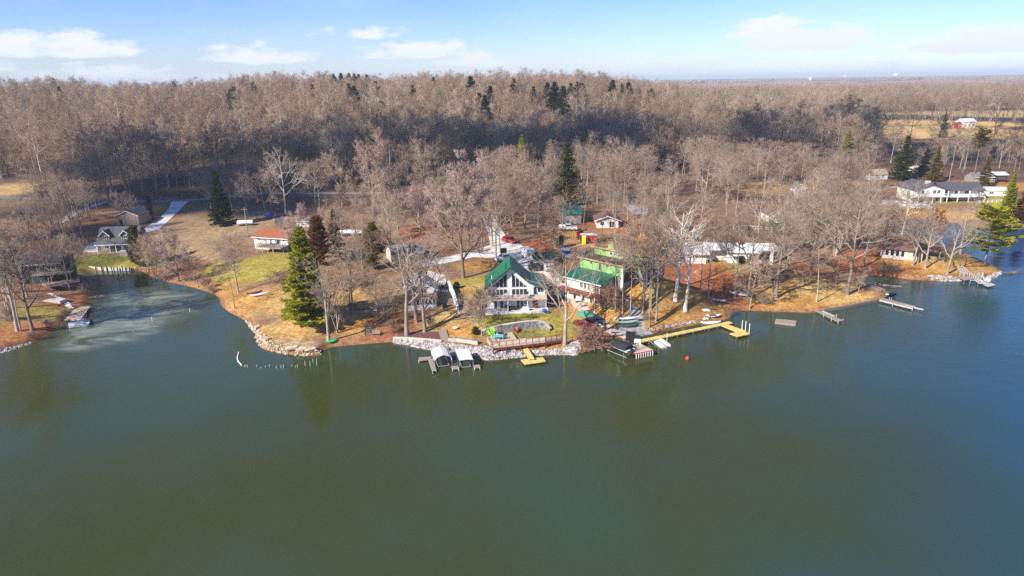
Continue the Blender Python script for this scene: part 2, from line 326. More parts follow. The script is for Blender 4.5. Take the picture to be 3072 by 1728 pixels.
me.loops.add(quads.size); me.loops.foreach_set('vertex_index', quads.astype(np.int32).ravel())
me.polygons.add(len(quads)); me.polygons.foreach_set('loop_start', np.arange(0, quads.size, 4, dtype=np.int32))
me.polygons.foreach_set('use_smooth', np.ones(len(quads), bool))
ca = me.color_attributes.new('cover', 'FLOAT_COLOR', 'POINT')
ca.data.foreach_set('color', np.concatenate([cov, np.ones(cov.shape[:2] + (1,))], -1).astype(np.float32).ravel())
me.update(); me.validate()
g_m = bpy.data.materials.new('ground_cover'); g_m.use_nodes = True
n, l = g_m.node_tree.nodes, g_m.node_tree.links; b = n['Principled BSDF']; b.inputs['Roughness'].default_value = 0.95; b.inputs['Specular IOR Level'].default_value = 0.1
at = n.new('ShaderNodeVertexColor'); at.layer_name = 'cover'
t = n.new('ShaderNodeTexCoord')
def gnoise(scale, detail, lo, hi, a=0.32, z=0.68):
    q = n.new('ShaderNodeTexNoise'); q.inputs['Scale'].default_value = scale; q.inputs['Detail'].default_value = detail; q.inputs['Roughness'].default_value = .7
    l.new(t.outputs['Object'], q.inputs['Vector']); mr = n.new('ShaderNodeMapRange'); mr.inputs[1].default_value = a; mr.inputs[2].default_value = z; mr.inputs[3].default_value = lo; mr.inputs[4].default_value = hi
    l.new(q.outputs['Fac'], mr.inputs[0]); return mr.outputs[0], q.outputs['Fac']
v1, f1 = gnoise(0.09, 6, 0.72, 1.22); v2, f2 = gnoise(1.3, 7, 0.52, 1.46); v3, f3 = gnoise(0.35, 5, 0.0, 1.0, .45, .62); v4, f4 = gnoise(5.0, 3, 0.62, 1.38, .36, .64)
m1 = n.new('ShaderNodeMath'); m1.operation = 'MULTIPLY'; l.new(v1, m1.inputs[0]); l.new(v2, m1.inputs[1])
m2 = n.new('ShaderNodeMath'); m2.operation = 'MULTIPLY'; l.new(m1.outputs[0], m2.inputs[0]); l.new(v4, m2.inputs[1])
hs = n.new('ShaderNodeHueSaturation'); l.new(at.outputs['Color'], hs.inputs['Color']); l.new(m2.outputs[0], hs.inputs['Value'])
mx = n.new('ShaderNodeMix'); mx.data_type = 'RGBA'; mx.blend_type = 'MULTIPLY'; l.new(v3, mx.inputs[0]); l.new(hs.outputs[0], mx.inputs[6]); mx.inputs[7].default_value = (0.86, 0.70, 0.60, 1)
l.new(mx.outputs[2], b.inputs['Base Color'])
bp = n.new('ShaderNodeBump'); bp.inputs['Strength'].default_value = 0.5; bp.inputs['Distance'].default_value = 0.25; l.new(f2, bp.inputs['Height']); l.new(bp.outputs[0], b.inputs['Normal'])
me.materials.append(g_m)
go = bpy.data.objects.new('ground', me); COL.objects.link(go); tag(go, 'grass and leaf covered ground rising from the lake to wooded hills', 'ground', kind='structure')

# ---------------------------------------------------------------- water
wm = bpy.data.materials.new('lake_water'); wm.use_nodes = True
n, l = wm.node_tree.nodes, wm.node_tree.links; b = n['Principled BSDF']
b.inputs['IOR'].default_value = 1.33; b.inputs['Specular IOR Level'].default_value = 0.5
t = n.new('ShaderNodeTexCoord'); mp = n.new('ShaderNodeMapping'); mp.inputs['Scale'].default_value = (1, 1.5, 1); l.new(t.outputs['Object'], mp.inputs[0])
def wnz(scale, detail, src):
    q = n.new('ShaderNodeTexNoise'); q.inputs['Scale'].default_value = scale; q.inputs['Detail'].default_value = detail; l.new(src, q.inputs['Vector']); return q.outputs['Fac']
big = wnz(0.022, 4, t.outputs['Object']); rip = wnz(1.5, 3, mp.outputs[0]); rip2 = wnz(0.32, 2, mp.outputs[0])
cr = n.new('ShaderNodeValToRGB'); cr.color_ramp.elements[0].position = .40; cr.color_ramp.elements[1].position = .60
cr.color_ramp.elements[0].color = (0.043, 0.049, 0.011, 1); cr.color_ramp.elements[1].color = (0.041, 0.062, 0.034, 1)
l.new(big, cr.inputs[0])
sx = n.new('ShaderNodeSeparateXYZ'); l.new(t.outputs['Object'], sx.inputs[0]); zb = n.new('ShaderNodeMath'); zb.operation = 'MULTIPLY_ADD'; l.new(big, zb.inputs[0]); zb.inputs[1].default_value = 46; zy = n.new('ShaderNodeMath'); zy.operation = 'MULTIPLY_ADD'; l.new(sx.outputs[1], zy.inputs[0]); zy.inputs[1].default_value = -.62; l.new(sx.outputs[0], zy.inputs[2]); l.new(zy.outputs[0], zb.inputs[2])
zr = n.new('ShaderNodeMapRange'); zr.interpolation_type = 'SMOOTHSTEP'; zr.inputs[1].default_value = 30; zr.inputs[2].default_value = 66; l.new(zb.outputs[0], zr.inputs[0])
zm = n.new('ShaderNodeMix'); zm.data_type = 'RGBA'; l.new(zr.outputs[0], zm.inputs[0]); zr2 = n.new('ShaderNodeMapRange'); zr2.interpolation_type = 'SMOOTHSTEP'; zr2.inputs[1].default_value = 2; zr2.inputs[2].default_value = 42; l.new(zb.outputs[0], zr2.inputs[0]); zm2 = n.new('ShaderNodeMix'); zm2.data_type = 'RGBA'; l.new(zr2.outputs[0], zm2.inputs[0]); l.new(cr.outputs[0], zm2.inputs[6]); zm2.inputs[7].default_value = (0.026, 0.062, 0.066, 1); l.new(zm2.outputs[2], zm.inputs[6]); zm.inputs[7].default_value = (0.020, 0.068, 0.165, 1); l.new(zm.outputs[2], b.inputs['Base Color'])  # blue sky reflection painted into the water's base colour towards the right
mr = n.new('ShaderNodeMapRange'); mr.inputs[1].default_value = .35; mr.inputs[2].default_value = .65; mr.inputs[3].default_value = 0.025; mr.inputs[4].default_value = 0.07; l.new(big, mr.inputs[0]); l.new(mr.outputs[0], b.inputs['Roughness'])
ad = n.new('ShaderNodeMath'); ad.operation = 'MULTIPLY_ADD'; l.new(rip2, ad.inputs[0]); ad.inputs[1].default_value = 2.0; l.new(rip, ad.inputs[2])
bp = n.new('ShaderNodeBump'); bp.inputs['Distance'].default_value = 0.12; wp = wnz(0.013, 3, mp.outputs[0]); wr = n.new('ShaderNodeMapRange'); wr.inputs[1].default_value = .42; wr.inputs[2].default_value = .62; wr.inputs[3].default_value = .10; wr.inputs[4].default_value = .42; l.new(wp, wr.inputs[0]); l.new(wr.outputs[0], bp.inputs['Strength']); l.new(ad.outputs[0], bp.inputs['Height']); l.new(bp.outputs[0], b.inputs['Normal'])
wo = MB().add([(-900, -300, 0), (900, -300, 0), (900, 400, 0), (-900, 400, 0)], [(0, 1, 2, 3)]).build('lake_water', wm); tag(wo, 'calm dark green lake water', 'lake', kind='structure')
# thin ice over the cove
im = mat('thin_ice', (0.28, 0.31, 0.24), (0.15, 0.18, 0.135), scale=0.16, rough=0.34, detail=7, spec=0.5, stretch=(0.35, 1.8, 1))
n, l = im.node_tree.nodes, im.node_tree.links; t = n.new('ShaderNodeTexCoord'); mp = n.new('ShaderNodeMapping'); mp.inputs['Scale'].default_value = (.5, 1.15, 1); mp.inputs['Rotation'].default_value = (0, 0, .25); l.new(t.outputs['Object'], mp.inputs[0])
q = n.new('ShaderNodeTexNoise'); q.inputs['Scale'].default_value = .16; q.inputs['Detail'].default_value = 8; q.inputs['Roughness'].default_value = .66; q.inputs['Distortion'].default_value = 1.4; l.new(mp.outputs[0], q.inputs['Vector'])
mr = n.new('ShaderNodeMapRange'); mr.inputs[1].default_value = .36; mr.inputs[2].default_value = .56; mr.inputs[3].default_value = .10; mr.inputs[4].default_value = .92; l.new(q.outputs['Fac'], mr.inputs[0])
fa = n.new('ShaderNodeAttribute'); fa.attribute_name = 'fade'; fm_ = n.new('ShaderNodeMath'); fm_.operation = 'MULTIPLY'; l.new(mr.outputs[0], fm_.inputs[0]); l.new(fa.outputs['Fac'], fm_.inputs[1]); l.new(fm_.outputs[0], n['Principled BSDF'].inputs['Alpha'])
def ice_sheet(pts):
    """a skin of ice that thins out towards its ragged edge"""
    P = np.array([(p[0], p[1]) for p in pts]); Q = np.roll(P, -1, 0); e = Q - P; L2 = (e ** 2).sum(1)
    xs, ys2 = np.arange(P[:, 0].min(), P[:, 0].max(), 1.1), np.arange(P[:, 1].min(), P[:, 1].max(), 1.1); X, Y = np.meshgrid(xs, ys2); x, y = X.ravel()[:, None], Y.ravel()[:, None]
    t_ = np.clip(((x - P[:, 0]) * e[:, 0] + (y - P[:, 1]) * e[:, 1]) / L2, 0, 1); d = np.sqrt(((x - P[:, 0] - t_ * e[:, 0]) ** 2 + (y - P[:, 1] - t_ * e[:, 1]) ** 2).min(1))
    c = ((P[:, 1] > y) != (Q[:, 1] > y)) & (x < (y - P[:, 1]) / np.where(e[:, 1] == 0, 1e-9, e[:, 1]) * e[:, 0] + P[:, 0]); d = np.where(c.sum(1) % 2 == 1, d, -d)
    d = d + 1.6 * np.sin(x[:, 0] / 2.1 + np.sin(y[:, 0] / 1.7)) * np.sin(y[:, 0] / 3.3) - .4; fade = np.clip(d / 5.0, 0, 1); k = np.arange(X.size).reshape(X.shape)
    fs = np.stack([k[:-1, :-1], k[:-1, 1:], k[1:, 1:], k[1:, :-1]], -1).reshape(-1, 4); fs = fs[(fade[fs] > 0).any(1)]; used = np.unique(fs); mp_ = -np.ones(X.size, int); mp_[used] = np.arange(len(used))
    me_ = bpy.data.meshes.new('ice_sheet'); me_.from_pydata([(float(X.ravel()[i]), float(Y.ravel()[i]), .006) for i in used], [], mp_[fs].tolist()); me_.materials.append(im)
    a_ = me_.attributes.new('fade', 'FLOAT', 'POINT'); a_.data.foreach_set('value', fade[used].astype(np.float32)); o = bpy.data.objects.new('ice_sheet', me_); COL.objects.link(o); tag(o, 'thin grey green ice skin over the narrow cove', 'ice', kind='structure')
ice_sheet( [gz(*p)[:2] + (0,) for p in [(130, 1022), (200, 985), (290, 950), (275, 905), (300, 880), (410, 868), (470, 850), (540, 862), (610, 880), (640, 905), (600, 930), (590, 950), (545, 975), (500, 1000), (440, 1030), (330, 1055), (240, 1060), (150, 1070), (90, 1048)]])
# ---------------------------------------------------------------- buildings
EX = []      # (x, y, r): kept clear of scattered trees
GLASS = mat('window_glass', (0.018, 0.022, 0.028), (0.03, 0.035, 0.045), scale=.5, rough=.08, spec=.6)
WHITE = lined('white_siding', (.78, .77, .74), (.52, .52, .51), 'z', .22, line=.10, wear=.10)
TRIM = mat('white_trim', (.80, .79, .76), (.70, .69, .66), scale=2, rough=.55)
CONC = mat('concrete', (.68, .65, .60), (.52, .49, .44), scale=.5, rough=.9, detail=9, bump=.1)
GRAVEL = mat('gravel', (.46, .43, .40), (.27, .25, .235), scale=2.2, rough=.95, detail=9, bump=.3)
ASPH = mat('asphalt', (.23, .22, .21), (.16, .155, .15), scale=.8, rough=.95, detail=8)
GREENR = lined('green_metal_roof', (.014, .155, .075), (.008, .10, .05), 'y', .42, rough=.38, line=.12, spec=.5, wear=.12)
GREENX = lined('green_metal_roof_low', (.014, .12, .075), (.008, .07, .045), 'x', .42, rough=.4, line=.12, spec=.5, wear=.15)
TEAL = lined('teal_metal_roof', (.018, .21, .155), (.010, .13, .10), 'x', .45, rough=.4, line=.12, spec=.5, wear=.12)
DKGREEN = lined('dark_green_shed_roof', (.03, .065, .055), (.018, .04, .035), 'x', .5, rough=.5, wear=.2)
SHING = mat('shingle_brown_black', (.075, .055, .048), (.040, .032, .030), scale=2.5, rough=.9, detail=9)
SHGREY = mat('shingle_grey', (.22, .225, .23), (.13, .135, .14), scale=2.5, rough=.9, detail=9)
SHDARK = mat('shingle_slate', (.105, .105, .115), (.065, .065, .075), scale=2.5, rough=.9, detail=9)
SHRUST = mat('shingle_rust', (.36, .125, .060), (.25, .085, .045), scale=2.5, rough=.9, detail=9)
SHBRN = mat('shingle_brown', (.20, .105, .085), (.13, .07, .06), scale=2.0, rough=.9, detail=9)
ROOFW = mat('roof_white_coating', (.80, .80, .76), (.62, .62, .59), scale=.6, rough=.7, detail=8)
SHEATH = lined('green_sheathing', (.28, .55, .17), (.13, .32, .085), 'x', .81, rough=.6, line=.05, wear=.08)
GREYST = mat('pale_stucco', (.80, .80, .785), (.74, .74, .73), scale=.8, rough=.8)
WOODY = mat('weathered_deck', (.37, .30, .24), (.24, .19, .15), scale=3, rough=.85, stretch=(1, 6, 1), detail=7)
WOODR = mat('red_stained_wood', (.235, .05, .035), (.15, .03, .024), scale=3, rough=.7)
RAWWD = mat('raw_lumber', (.58, .38, .15), (.45, .28, .11), scale=2, rough=.7)
BLACK = mat('black_plastic', (.018, .018, .018), (.03, .03, .03), scale=3, rough=.5)
REDP = mat('red_paint', (.42, .02, .02), (.34, .018, .018), scale=1.5, rough=.4, spec=.5)
TAN_S = lined('tan_siding', (.45, .32, .235), (.32, .22, .16), 'z', .25, wear=.10)
GREYS = lined('grey_siding', (.27, .255, .225), (.18, .17, .15), 'z', .22, wear=.12)
DGREEN = lined('dark_green_siding', (.055, .07, .06), (.03, .04, .035), 'z', .25, wear=.2)
CEDARW = mat('brown_gable_shingle', (.17, .135, .115), (.11, .085, .075), scale=3, rough=.9, detail=8)
BRICK = mat('red_brick', (.33, .085, .06), (.22, .06, .045), scale=5, rough=.9)
YELL = lined('yellow_dock_boards', (.78, .58, .19), (.36, .25, .07), 'x', .30, rough=.7, line=.13, wear=.30)
STEEL = mat('galvanised_steel', (.55, .56, .57), (.45, .46, .47), scale=3, rough=.4, metal=.7)
def mpp(p): return (Vector(p) - Vector((0, 0, CAM_Z))).length / FPX
WORN = mat('worn_white_wood', (.56, .54, .50), (.36, .34, .31), scale=2.2, rough=.8, detail=7)
def clear(p, r): EX.append((p.x, p.y, r))
def window(root, x, y, z, w, h, face='f', fm=TRIM, name='window', bars=1, pm=GLASS):
    """a window on the wall at y (f, b) or x (l, r); x, z are its lower left corner along the wall"""
    def P(m, a0, a1, d0, d1, z0, z1):
        if face == 'f': m.box(a0, a1, y - d1, y - d0, z0, z1)
        elif face == 'b': m.box(a0, a1, y + d0, y + d1, z0, z1)
        elif face == 'l': m.box(x - d1, x - d0, a0, a1, z0, z1)
        else: m.box(x + d0, x + d1, a0, a1, z0, z1)
    a = x if face in 'fb' else y; t = .05 if w < .8 else .08; m = MB()
    for a0, a1, z0, z1 in ((a, a + w, z, z + t), (a, a + w, z + h - t, z + h), (a, a + t, z + t, z + h - t), (a + w - t, a + w, z + t, z + h - t)): P(m, a0, a1, -.03, .06, z0, z1)
    for k in range(bars): P(m, a + w * (k + 1) / (bars + 1) - .03, a + w * (k + 1) / (bars + 1) + .03, -.03, .055, z + t, z + h - t)
    o = m.build(name, fm, root); g = MB(); P(g, a + t * .5, a + w - t * .5, -.03, .025, z + t * .5, z + h - t * .5); g.build('pane', pm, o); return o
def door(root, x, y, z, w, h, m_, face='f'):
    o = (MB().box(x, x + w, y - .07, y + .03, z, z + h) if face == 'f' else MB().box(x - .03, x + .07, y, y + w, z, z + h)).build('door', m_, root)
    hd = MB(); hd.ball((x + w * .85, y - .1, z + 1.0) if face == 'f' else (x + .1, y + w * .85, z + 1.0), .05, 5); hd.build('handle', STEEL, o); return o
def rail(m, pts, h=.95, step=1.2, r=.045, mids=(.5,)):
    pts = [Vector(p) for p in pts]
    for a, b in zip(pts, pts[1:]):
        k = max(1, round((b - a).length / step))
        for i in range(k + 1):
            p = a.lerp(b, i / k); m.box(p.x - r, p.x + r, p.y - r, p.y + r, p.z, p.z + h)
        for f in (1.0,) + tuple(mids): m.tube([a + Vector((0, 0, h * f)), b + Vector((0, 0, h * f))], r * (1 if f == 1 else .7), 4)
def roofp(m, line, a, b, t=.18, axis='y'):
    """a roof sheet of thickness t following a ridge profile [(u, z)]"""
    for (u0, z0), (u1, z1) in zip(line, line[1:]): m.prism([(u0, z0), (u1, z1), (u1, z1 - t), (u0, z0 - t)], a, b, axis)
def hip(m, x0, x1, y0, y1, z0, z1, inset, t=.15):
    ym = (y0 + y1) / 2; a, b = (x0 + inset, ym, z1), (x1 - inset, ym, z1)
    c = [(x0, y0, z0), (x1, y0, z0), (x1, y1, z0), (x0, y1, z0)]
    m.add(c + [a, b] + [(p[0], p[1], z0 - t) for p in c], [(0, 1, 5, 4), (1, 2, 5), (2, 3, 4, 5), (3, 0, 4), (0, 6, 7, 1), (1, 7, 8, 2), (2, 8, 9, 3), (3, 9, 6, 0), (6, 9, 8, 7)])
def frame_gable(root, W, D, hw, rise, wall, roof, ridge='x', oh=.5, trim=True, base=-1.8, fascia=TRIM):
    m = MB()
    if ridge == 'x':
        m.prism([(0, base), (D, base), (D, hw), (D / 2, hw + rise), (0, hw)], 0, W, 'x'); s = rise / (D / 2)
        m.build('wall', wall, root); r = MB(); roofp(r, [(-oh, hw - oh * s + .2), (D / 2, hw + rise + .2), (D + oh, hw - oh * s + .2)], -oh * .6, W + oh * .6, axis='x'); ro = r.build('roof', roof, root)
        if trim: f = MB(); f.box(-oh * .6, W + oh * .6, -oh - .06, -oh - .003, hw - oh * s - .02, hw - oh * s + .19); f.build('fascia', fascia, ro)
    else:
        m.prism([(0, base), (W, base), (W, hw), (W / 2, hw + rise), (0, hw)], 0, D, 'y'); s = rise / (W / 2)
        m.build('wall', wall, root); r = MB(); roofp(r, [(-oh, hw - oh * s + .2), (W / 2, hw + rise + .2), (W + oh, hw - oh * s + .2)], -oh * .8, D + oh * .6); ro = r.build('roof', roof, root)
        if trim: f = MB(); roofp(f, [(-oh, hw - oh * s + .2), (W / 2, hw + rise + .2), (W + oh, hw - oh * s + .2)], -oh * .8 - .06, -oh * .8 - .003, .24); f.build('fascia', fascia, ro)
    return ro
def house(name, label, cat, px, py, yaw, W, D, group=None, dz=0.0):
    p = G(px, py); y = R(yaw); c = Vector((math.cos(y), math.sin(y), 0)); d = Vector((-c.y, c.x, 0))
    cen = p + c * W / 2 + d * D / 2; clear(cen, .5 * math.hypot(W, D) + 1.5)
    fr = p + c * W / 2 - d * 4; clear(fr, W * .42)
    return thing(name, label, cat, p + Vector((0, 0, dz)), y, group)

# --- the green roofed lake house
h = house('lake_house', 'white gabled lake house with a steep green metal roof and tall trapezoid windows', 'house', 1463, 926, 1.0, 12.0, 8.0)
prof = [(0, -1.5), (12, -1.5), (12, 4.55), (8.9, 5.35), (4.85, 8.9), (0, 4.8)]
MB().prism(prof, 0, 8, 'y').build('wall', GREYST, h)
r = MB(); roofp(r, [(-.55, 4.55), (4.85, 9.12), (8.95, 5.55)], -.9, 8.5); ro = r.build('roof', GREENR, h)
f = MB(); roofp(f, [(-.55, 4.53), (4.85, 9.10), (8.95, 5.53)], -.97, -.903, .26); f.build('fascia', mat('fascia_green', (.01, .07, .04), (.01, .06, .035), rough=.5), ro)
v = MB(); v.tube([(3.9, .5, 8.2), (3.9, .5, 9.3)], .11, 8); v.tube([(3.9, .5, 9.3), (4.1, .5, 9.45)], .14, 8); v.build('chimney', BLACK, ro)
v = MB(); v.tube([(1.0, 2.2, 5.7), (1.0, 2.2, 6.5)], .09, 7); v.build('vent_pipe', TRIM, ro)
r = MB(); roofp(r, [(8.97, 5.56), (12.45, 4.62)], -1.2, 8.3, .16); r.build('porch_roof', GREENX, h)
sl_ = 2.9 / 2.98
def zt(x): return 4.6 + (x - 1.08) * sl_ if x < 4.6 else 4.6 + (8.18 - x) * sl_
for x0, x1 in ((1.08, 1.75), (1.85, 2.47), (2.62, 3.29), (3.42, 4.06), (5.14, 5.81), (5.97, 6.59), (6.74, 7.39), (7.53, 8.18)):
    a, b_ = max(zt(x0), 4.72), max(zt(x1), 4.72)
    g = MB(); g.slab([(x0, -.03, 4.62), (x1, -.03, 4.62), (x1, -.03, b_), (x0, -.03, a)], .05); wf = MB()
    for p0, p1 in (((x0 - .05, 4.58), (x1 + .05, 4.58)), ((x0 - .05, 4.58), (x0 - .05, a + .03)), ((x1 + .05, 4.58), (x1 + .05, b_ + .03)), ((x0 - .05, a + .04), (x1 + .05, b_ + .04))): wf.tube([(p0[0], -.05, p0[1]), (p1[0], -.05, p1[1])], .026, 4)
    wo_ = wf.build('window', TRIM, h); g.build('pane', GLASS, wo_); wo_['label'] = 'tall trapezoid gable window'
    window(h, x0 - .04, 0, 2.72, x1 - x0 + .08, 1.5, bars=0)
window(h, 9.5, 0, 2.7, .75, 1.85, bars=0); window(h, 10.35, 0, 3.35, 1.35, 1.2); window(h, .25, 0, 2.9, .5, 1.2, bars=0)
for x in (1.35, 2.6, 6.05, 6.8): window(h, x, 0, .12, .66, 1.95, bars=0, name='glass_door')
window(h, 7.6, 0, .8, .8, 1.1)
door(h, 9.4, 0, .05, 1.1, 2.3, REDP)
d_ = MB(); d_.box(-.1, 12.25, -2.3, -.09, 2.38, 2.6); dk = d_.build('deck', mat('deck_rosy', (.47, .33, .29), (.36, .25, .22), scale=2), h)
d_ = MB(); rail(d_, [(0, -2.2, 2.6), (9.7, -2.2, 2.6)], 1.0, 1.6, .035); d_.build('railing', TRIM, dk)
d_ = MB(); d_.box(9.8, 12.15, -2.26, -2.18, 2.6, 3.55); d_.build('panel', mat('tan_panel', (.62, .50, .38), (.55, .44, .33)), dk)
for x in (.1, 4.2, 8.2, 12.0): d_ = MB(); d_.box(x - .07, x + .07, -2.2, -2.06, 0, 2.38); d_.build('post', TRIM, dk)
d_ = MB(); d_.box(12.0, 12.1, -2.2, -2.1, 2.6, 4.6); d_.build('corner_post', TRIM, dk)
pat = MB(); pat.cham(-.4, 12.6, -3.0, -.02, -.8, .06, .05); pat.build('patio_slab', CONC, h)
LH = h

# --- house under construction: three stepped shed tiers
p = G(1700, 893); yaw = -45.0; c = Vector((math.cos(R(yaw)), math.sin(R(yaw)), 0)); dd = Vector((-c.y, c.x, 0))
for a_, b_, r_ in ((5, 3, 7), (6, 10, 8), (9, 14, 8), (12, 7, 6), (4, -4, 4), (10, -2, 5), (14, 3, 5)): clear(p + c * a_ + dd * b_, r_)
h = thing('construction_house', 'half built house in bright green sheathing with stepped roofs and a green metal lower roof', 'house', p, R(yaw))
LG = mat('lime_wall', (.70, .74, .56), (.60, .64, .46), scale=.7); SIDE_SHADE = mat('dark_side_shade', (.055, .055, .05), (.035, .035, .033), scale=.8, rough=.8); BLOCK = mat('grey_block', (.30, .29, .28), (.2, .195, .19), scale=1.5)
m = MB(); m.prism([(0, -2), (4.6, -2), (4.6, 5.9), (0, 4.9)], 0, 8.8, 'x'); m.build('wall', LG, h)
r = MB(); r.prism([(-.7, 4.85), (4.2, 6.0), (4.2, 5.83), (-.7, 4.68)], -.5, 9.6, 'x'); ro = r.build('lower_roof', GREENX, h)
f = MB(); f.box(-.5, 9.6, -.78, -.705, 4.62, 4.83); f.build('fascia', TRIM, ro)
m = MB(); m.prism([(4.2, 5.85), (8.6, 5.85), (8.6, 8.0), (4.2, 8.15)], .2, 11.2, 'x'); m.build('sheathed_wall', SHEATH, h)
m = MB(); m.box(.3, 11.1, 4.7, 8.55, -2, 5.84); m.box(.6, 13.7, 8.7, 15.9, -2, 6.0); m.build('block_base', BLOCK, h)
r = MB(); r.prism([(3.75, 8.36), (8.6, 8.2), (8.6, 8.02), (3.75, 8.18)], -.4, 11.7, 'x'); ro = r.build('middle_roof', SHING, h)
f = MB(); f.box(-.4, 11.7, 3.62, 3.747, 8.10, 8.42); f.build('fascia', RAWWD, ro)
m = MB(); m.prism([(8.62, 6.0), (16, 6.0), (16, 7.2), (8.62, 9.75)], .5, 13.8, 'x'); m.build('clerestory_wall', SHEATH, h)
r = MB(); r.prism([(8.15, 10.0), (16.6, 7.1), (16.6, 6.9), (8.15, 9.8)], -.2, 14.4, 'x'); ro = r.build('upper_roof', SHDARK, h)
f = MB(); f.box(-.2, 14.4, 8.02, 8.147, 9.72, 10.04); f.build('fascia', RAWWD, ro)
m = MB(); m.prism([(4.3, 4.5), (8.56, 4.5), (8.56, 7.98), (4.3, 8.12)], 11.204, 11.25, 'x'); m.prism([(8.7, 4.5), (15.9, 4.5), (15.9, 7.2), (8.7, 9.7)], 13.804, 13.85, 'x'); m.build('side_shade_sheet', SIDE_SHADE, h)  # dark sheets put shade into the colour of the right-hand end walls
m = MB(); m.box(8.9, 9.8, 7.9, 9.0, 8.0, 10.9); m.build('chimney_chase', SHEATH, h)
for x in (4.6, 5.75, 6.9, 8.0): window(h, x, 8.62, 8.55, .85, .8, bars=1)
for x in (11.8, 12.9): window(h, x, 8.62, 7.6, .85, 1.3, bars=1)
for x, w_ in ((2.9, .7), (7.0, .8)): window(h, x, 4.2, 7.2, w_, .6, bars=0)
window(h, 5.2, 4.2, 6.15, .75, 1.7, bars=1)
for x, w_ in ((3.6, .8), (4.6, .8), (5.6, .6)): window(h, x, 0, 3.0, w_, 1.5)
window(h, 7.5, 0, 2.7, .95, 1.9)
for x in (1.8, 4.0, 6.2): window(h, x, 0, .2, .9, 1.9, bars=0, name='glass_door')
d_ = MB(); d_.box(-1.2, 9.2, -2.0, -.08, 2.35, 2.6); dk = d_.build('deck', WOODR, h)
d_ = MB(); rail(d_, [(-1.1, -1.9, 2.6), (9.1, -1.9, 2.6), (9.1, -.2, 2.6)], .95, 1.3, .045, (.35, .65)); d_.build('railing', mat('rosy_rail', (.48, .24, .17), (.38, .18, .13)), dk)
for x in (-1.0, 2.0, 5.5, 9.0): d_ = MB(); d_.box(x - .07, x + .07, -1.95, -1.8, -1.5, 2.35); d_.build('post', TRIM, dk)
s_ = MB()
for k in range(9): s_.box(9.3, 10.3, -2.0 - k * .3, -1.72 - k * .3, 2.3 - (k + 1) * .27, 2.36 - (k + 1) * .27 + .1)
rail(s_, [(10.3, -1.8, 2.4), (10.3, -4.5, .1)], .9, 1.0, .05); s_.build('stairs', WOODR, h)
MB().box(11.26, 11.7, 3.7, 4.15, -1.8, 8.1).build('wrapped_post', TRIM, h); MB().box(13.86, 14.4, 8.1, 8.6, -1.8, 9.75).build('wrapped_post', TRIM, h)
m = MB(); m.box(.2, 1.1, 14, 15.6, 6.0, 9.2); m.prism([(1.2, 7.4), (4.0, 7.4), (1.2, 9.2)], 13.9, 14.1, 'y'); m.build('open_frame_wall', SHEATH, h)
m = MB(); m.tube([(.3, 13.6, 8.4), (5, 11, 9.4)], .14, 4); m.tube([(.3, 15.6, 9.4), (2.5, 13, 8.7)], .12, 4); m.build('loose_rafter', RAWWD, h)
CH_, CHY, CHC, CHD = h, yaw, c, dd; CHP = p

# --- small grey cottage with a glazed lower porch
h = house('cottage', 'small grey cottage with a glazed lower porch and a pale grey gable roof', 'cottage', 1222, 922, 12, 6.1, 8.2)
SHPALE = mat('shingle_pale_grey', (.42, .43, .43), (.30, .31, .31), scale=2.5, rough=.9, detail=9)
LBL = lined('pale_blue_siding', (.78, .79, .79), (.6, .61, .62), 'z', .2, wear=.1)
ro = frame_gable(h, 6.1, 8.2, 3.6, 1.7, LBL, SHPALE, 'y', .55)
m = MB(); m.prism([(-2.0, 2.25), (-.02, 2.75), (-.02, 2.6), (-2.0, 2.1)], -.25, 6.35, 'x'); m.build('porch_roof', SHBRN, h)
m = MB(); m.box(0, 6.1, -1.9, -.02, -1, .85); m.build('porch_base', TRIM, h)
for k in range(7): window(h, .05 + k * .86, -1.9, .88, .8, 1.2, bars=0)
window(h, 3.3, 0, 2.8, 1.0, 1.5, bars=0); window(h, .6, 0, 3.0, .5, 1.0, bars=0); window(h, 0, 2, 2.2, 1.0, 1.0, 'l'); window(h, 0, 5, 2.2, 1.0, 1.0, 'l')

# --- rust roofed ranch house on the field
h = house('ranch_house', 'long white house with a rust brown roof and a raised deck on posts', 'house', 766, 746, -17, 11.2, 8.6)
h.scale = (1.07, 1.07, 1.0)
ro = frame_gable(h, 10.6, 8.0, 3.6, 1.5, WHITE, SHRUST, 'x', .55)
m = MB(); m.prism([(.05, -1), (7.95, -1), (7.95, 3.58), (4, 5.06), (.05, 3.58)], 10.603, 10.64, 'x'); m.build('gable_cladding', CEDARW, h)
for x, w_ in ((1.1, .55), (3.3, .4), (8.9, .6)): window(h, x, 0, 2.6, w_, .7, bars=0)
for x, w_ in ((5.0, .5), (6.6, .35), (7.9, .35)): window(h, x, 0, 1.9, w_, 1.3, bars=0)
door(h, 7.1, 0, 1.75, .75, 1.75, GLASS); window(h, 1.5, 0, .3, 1.6, .9); window(h, 10.64, 2, 2.0, .9, .9, 'r')
d_ = MB(); d_.box(3.4, 10.8, -3.8, -.03, 1.5, 1.72); dk = d_.build('deck', WOODY, h)
d_ = MB(); rail(d_, [(3.5, -.2, 1.72), (3.5, -3.7, 1.72), (8.4, -3.7, 1.72), (10.7, -2.6, 1.72), (10.7, -.2, 1.72)], .95, 1.0, .05, (.2, .45, .7)); d_.build('railing', WOODY, dk)
for x, y_ in ((3.5, -3.7), (5.1, -3.7), (6.8, -3.7), (8.4, -3.7), (10.7, -2.6), (10.7, -.3), (7, -1.5)): d_ = MB(); d_.box(x - .08, x + .08, y_ - .08, y_ + .08, -2.2, 1.5); d_.build('post', RAWWD if y_ < -3 else WOODY, dk)
v = MB(); v.box(6.8, 7.4, 3.2, 3.8, 4.9, 5.6); v.build('chimney', SHRUST, ro)
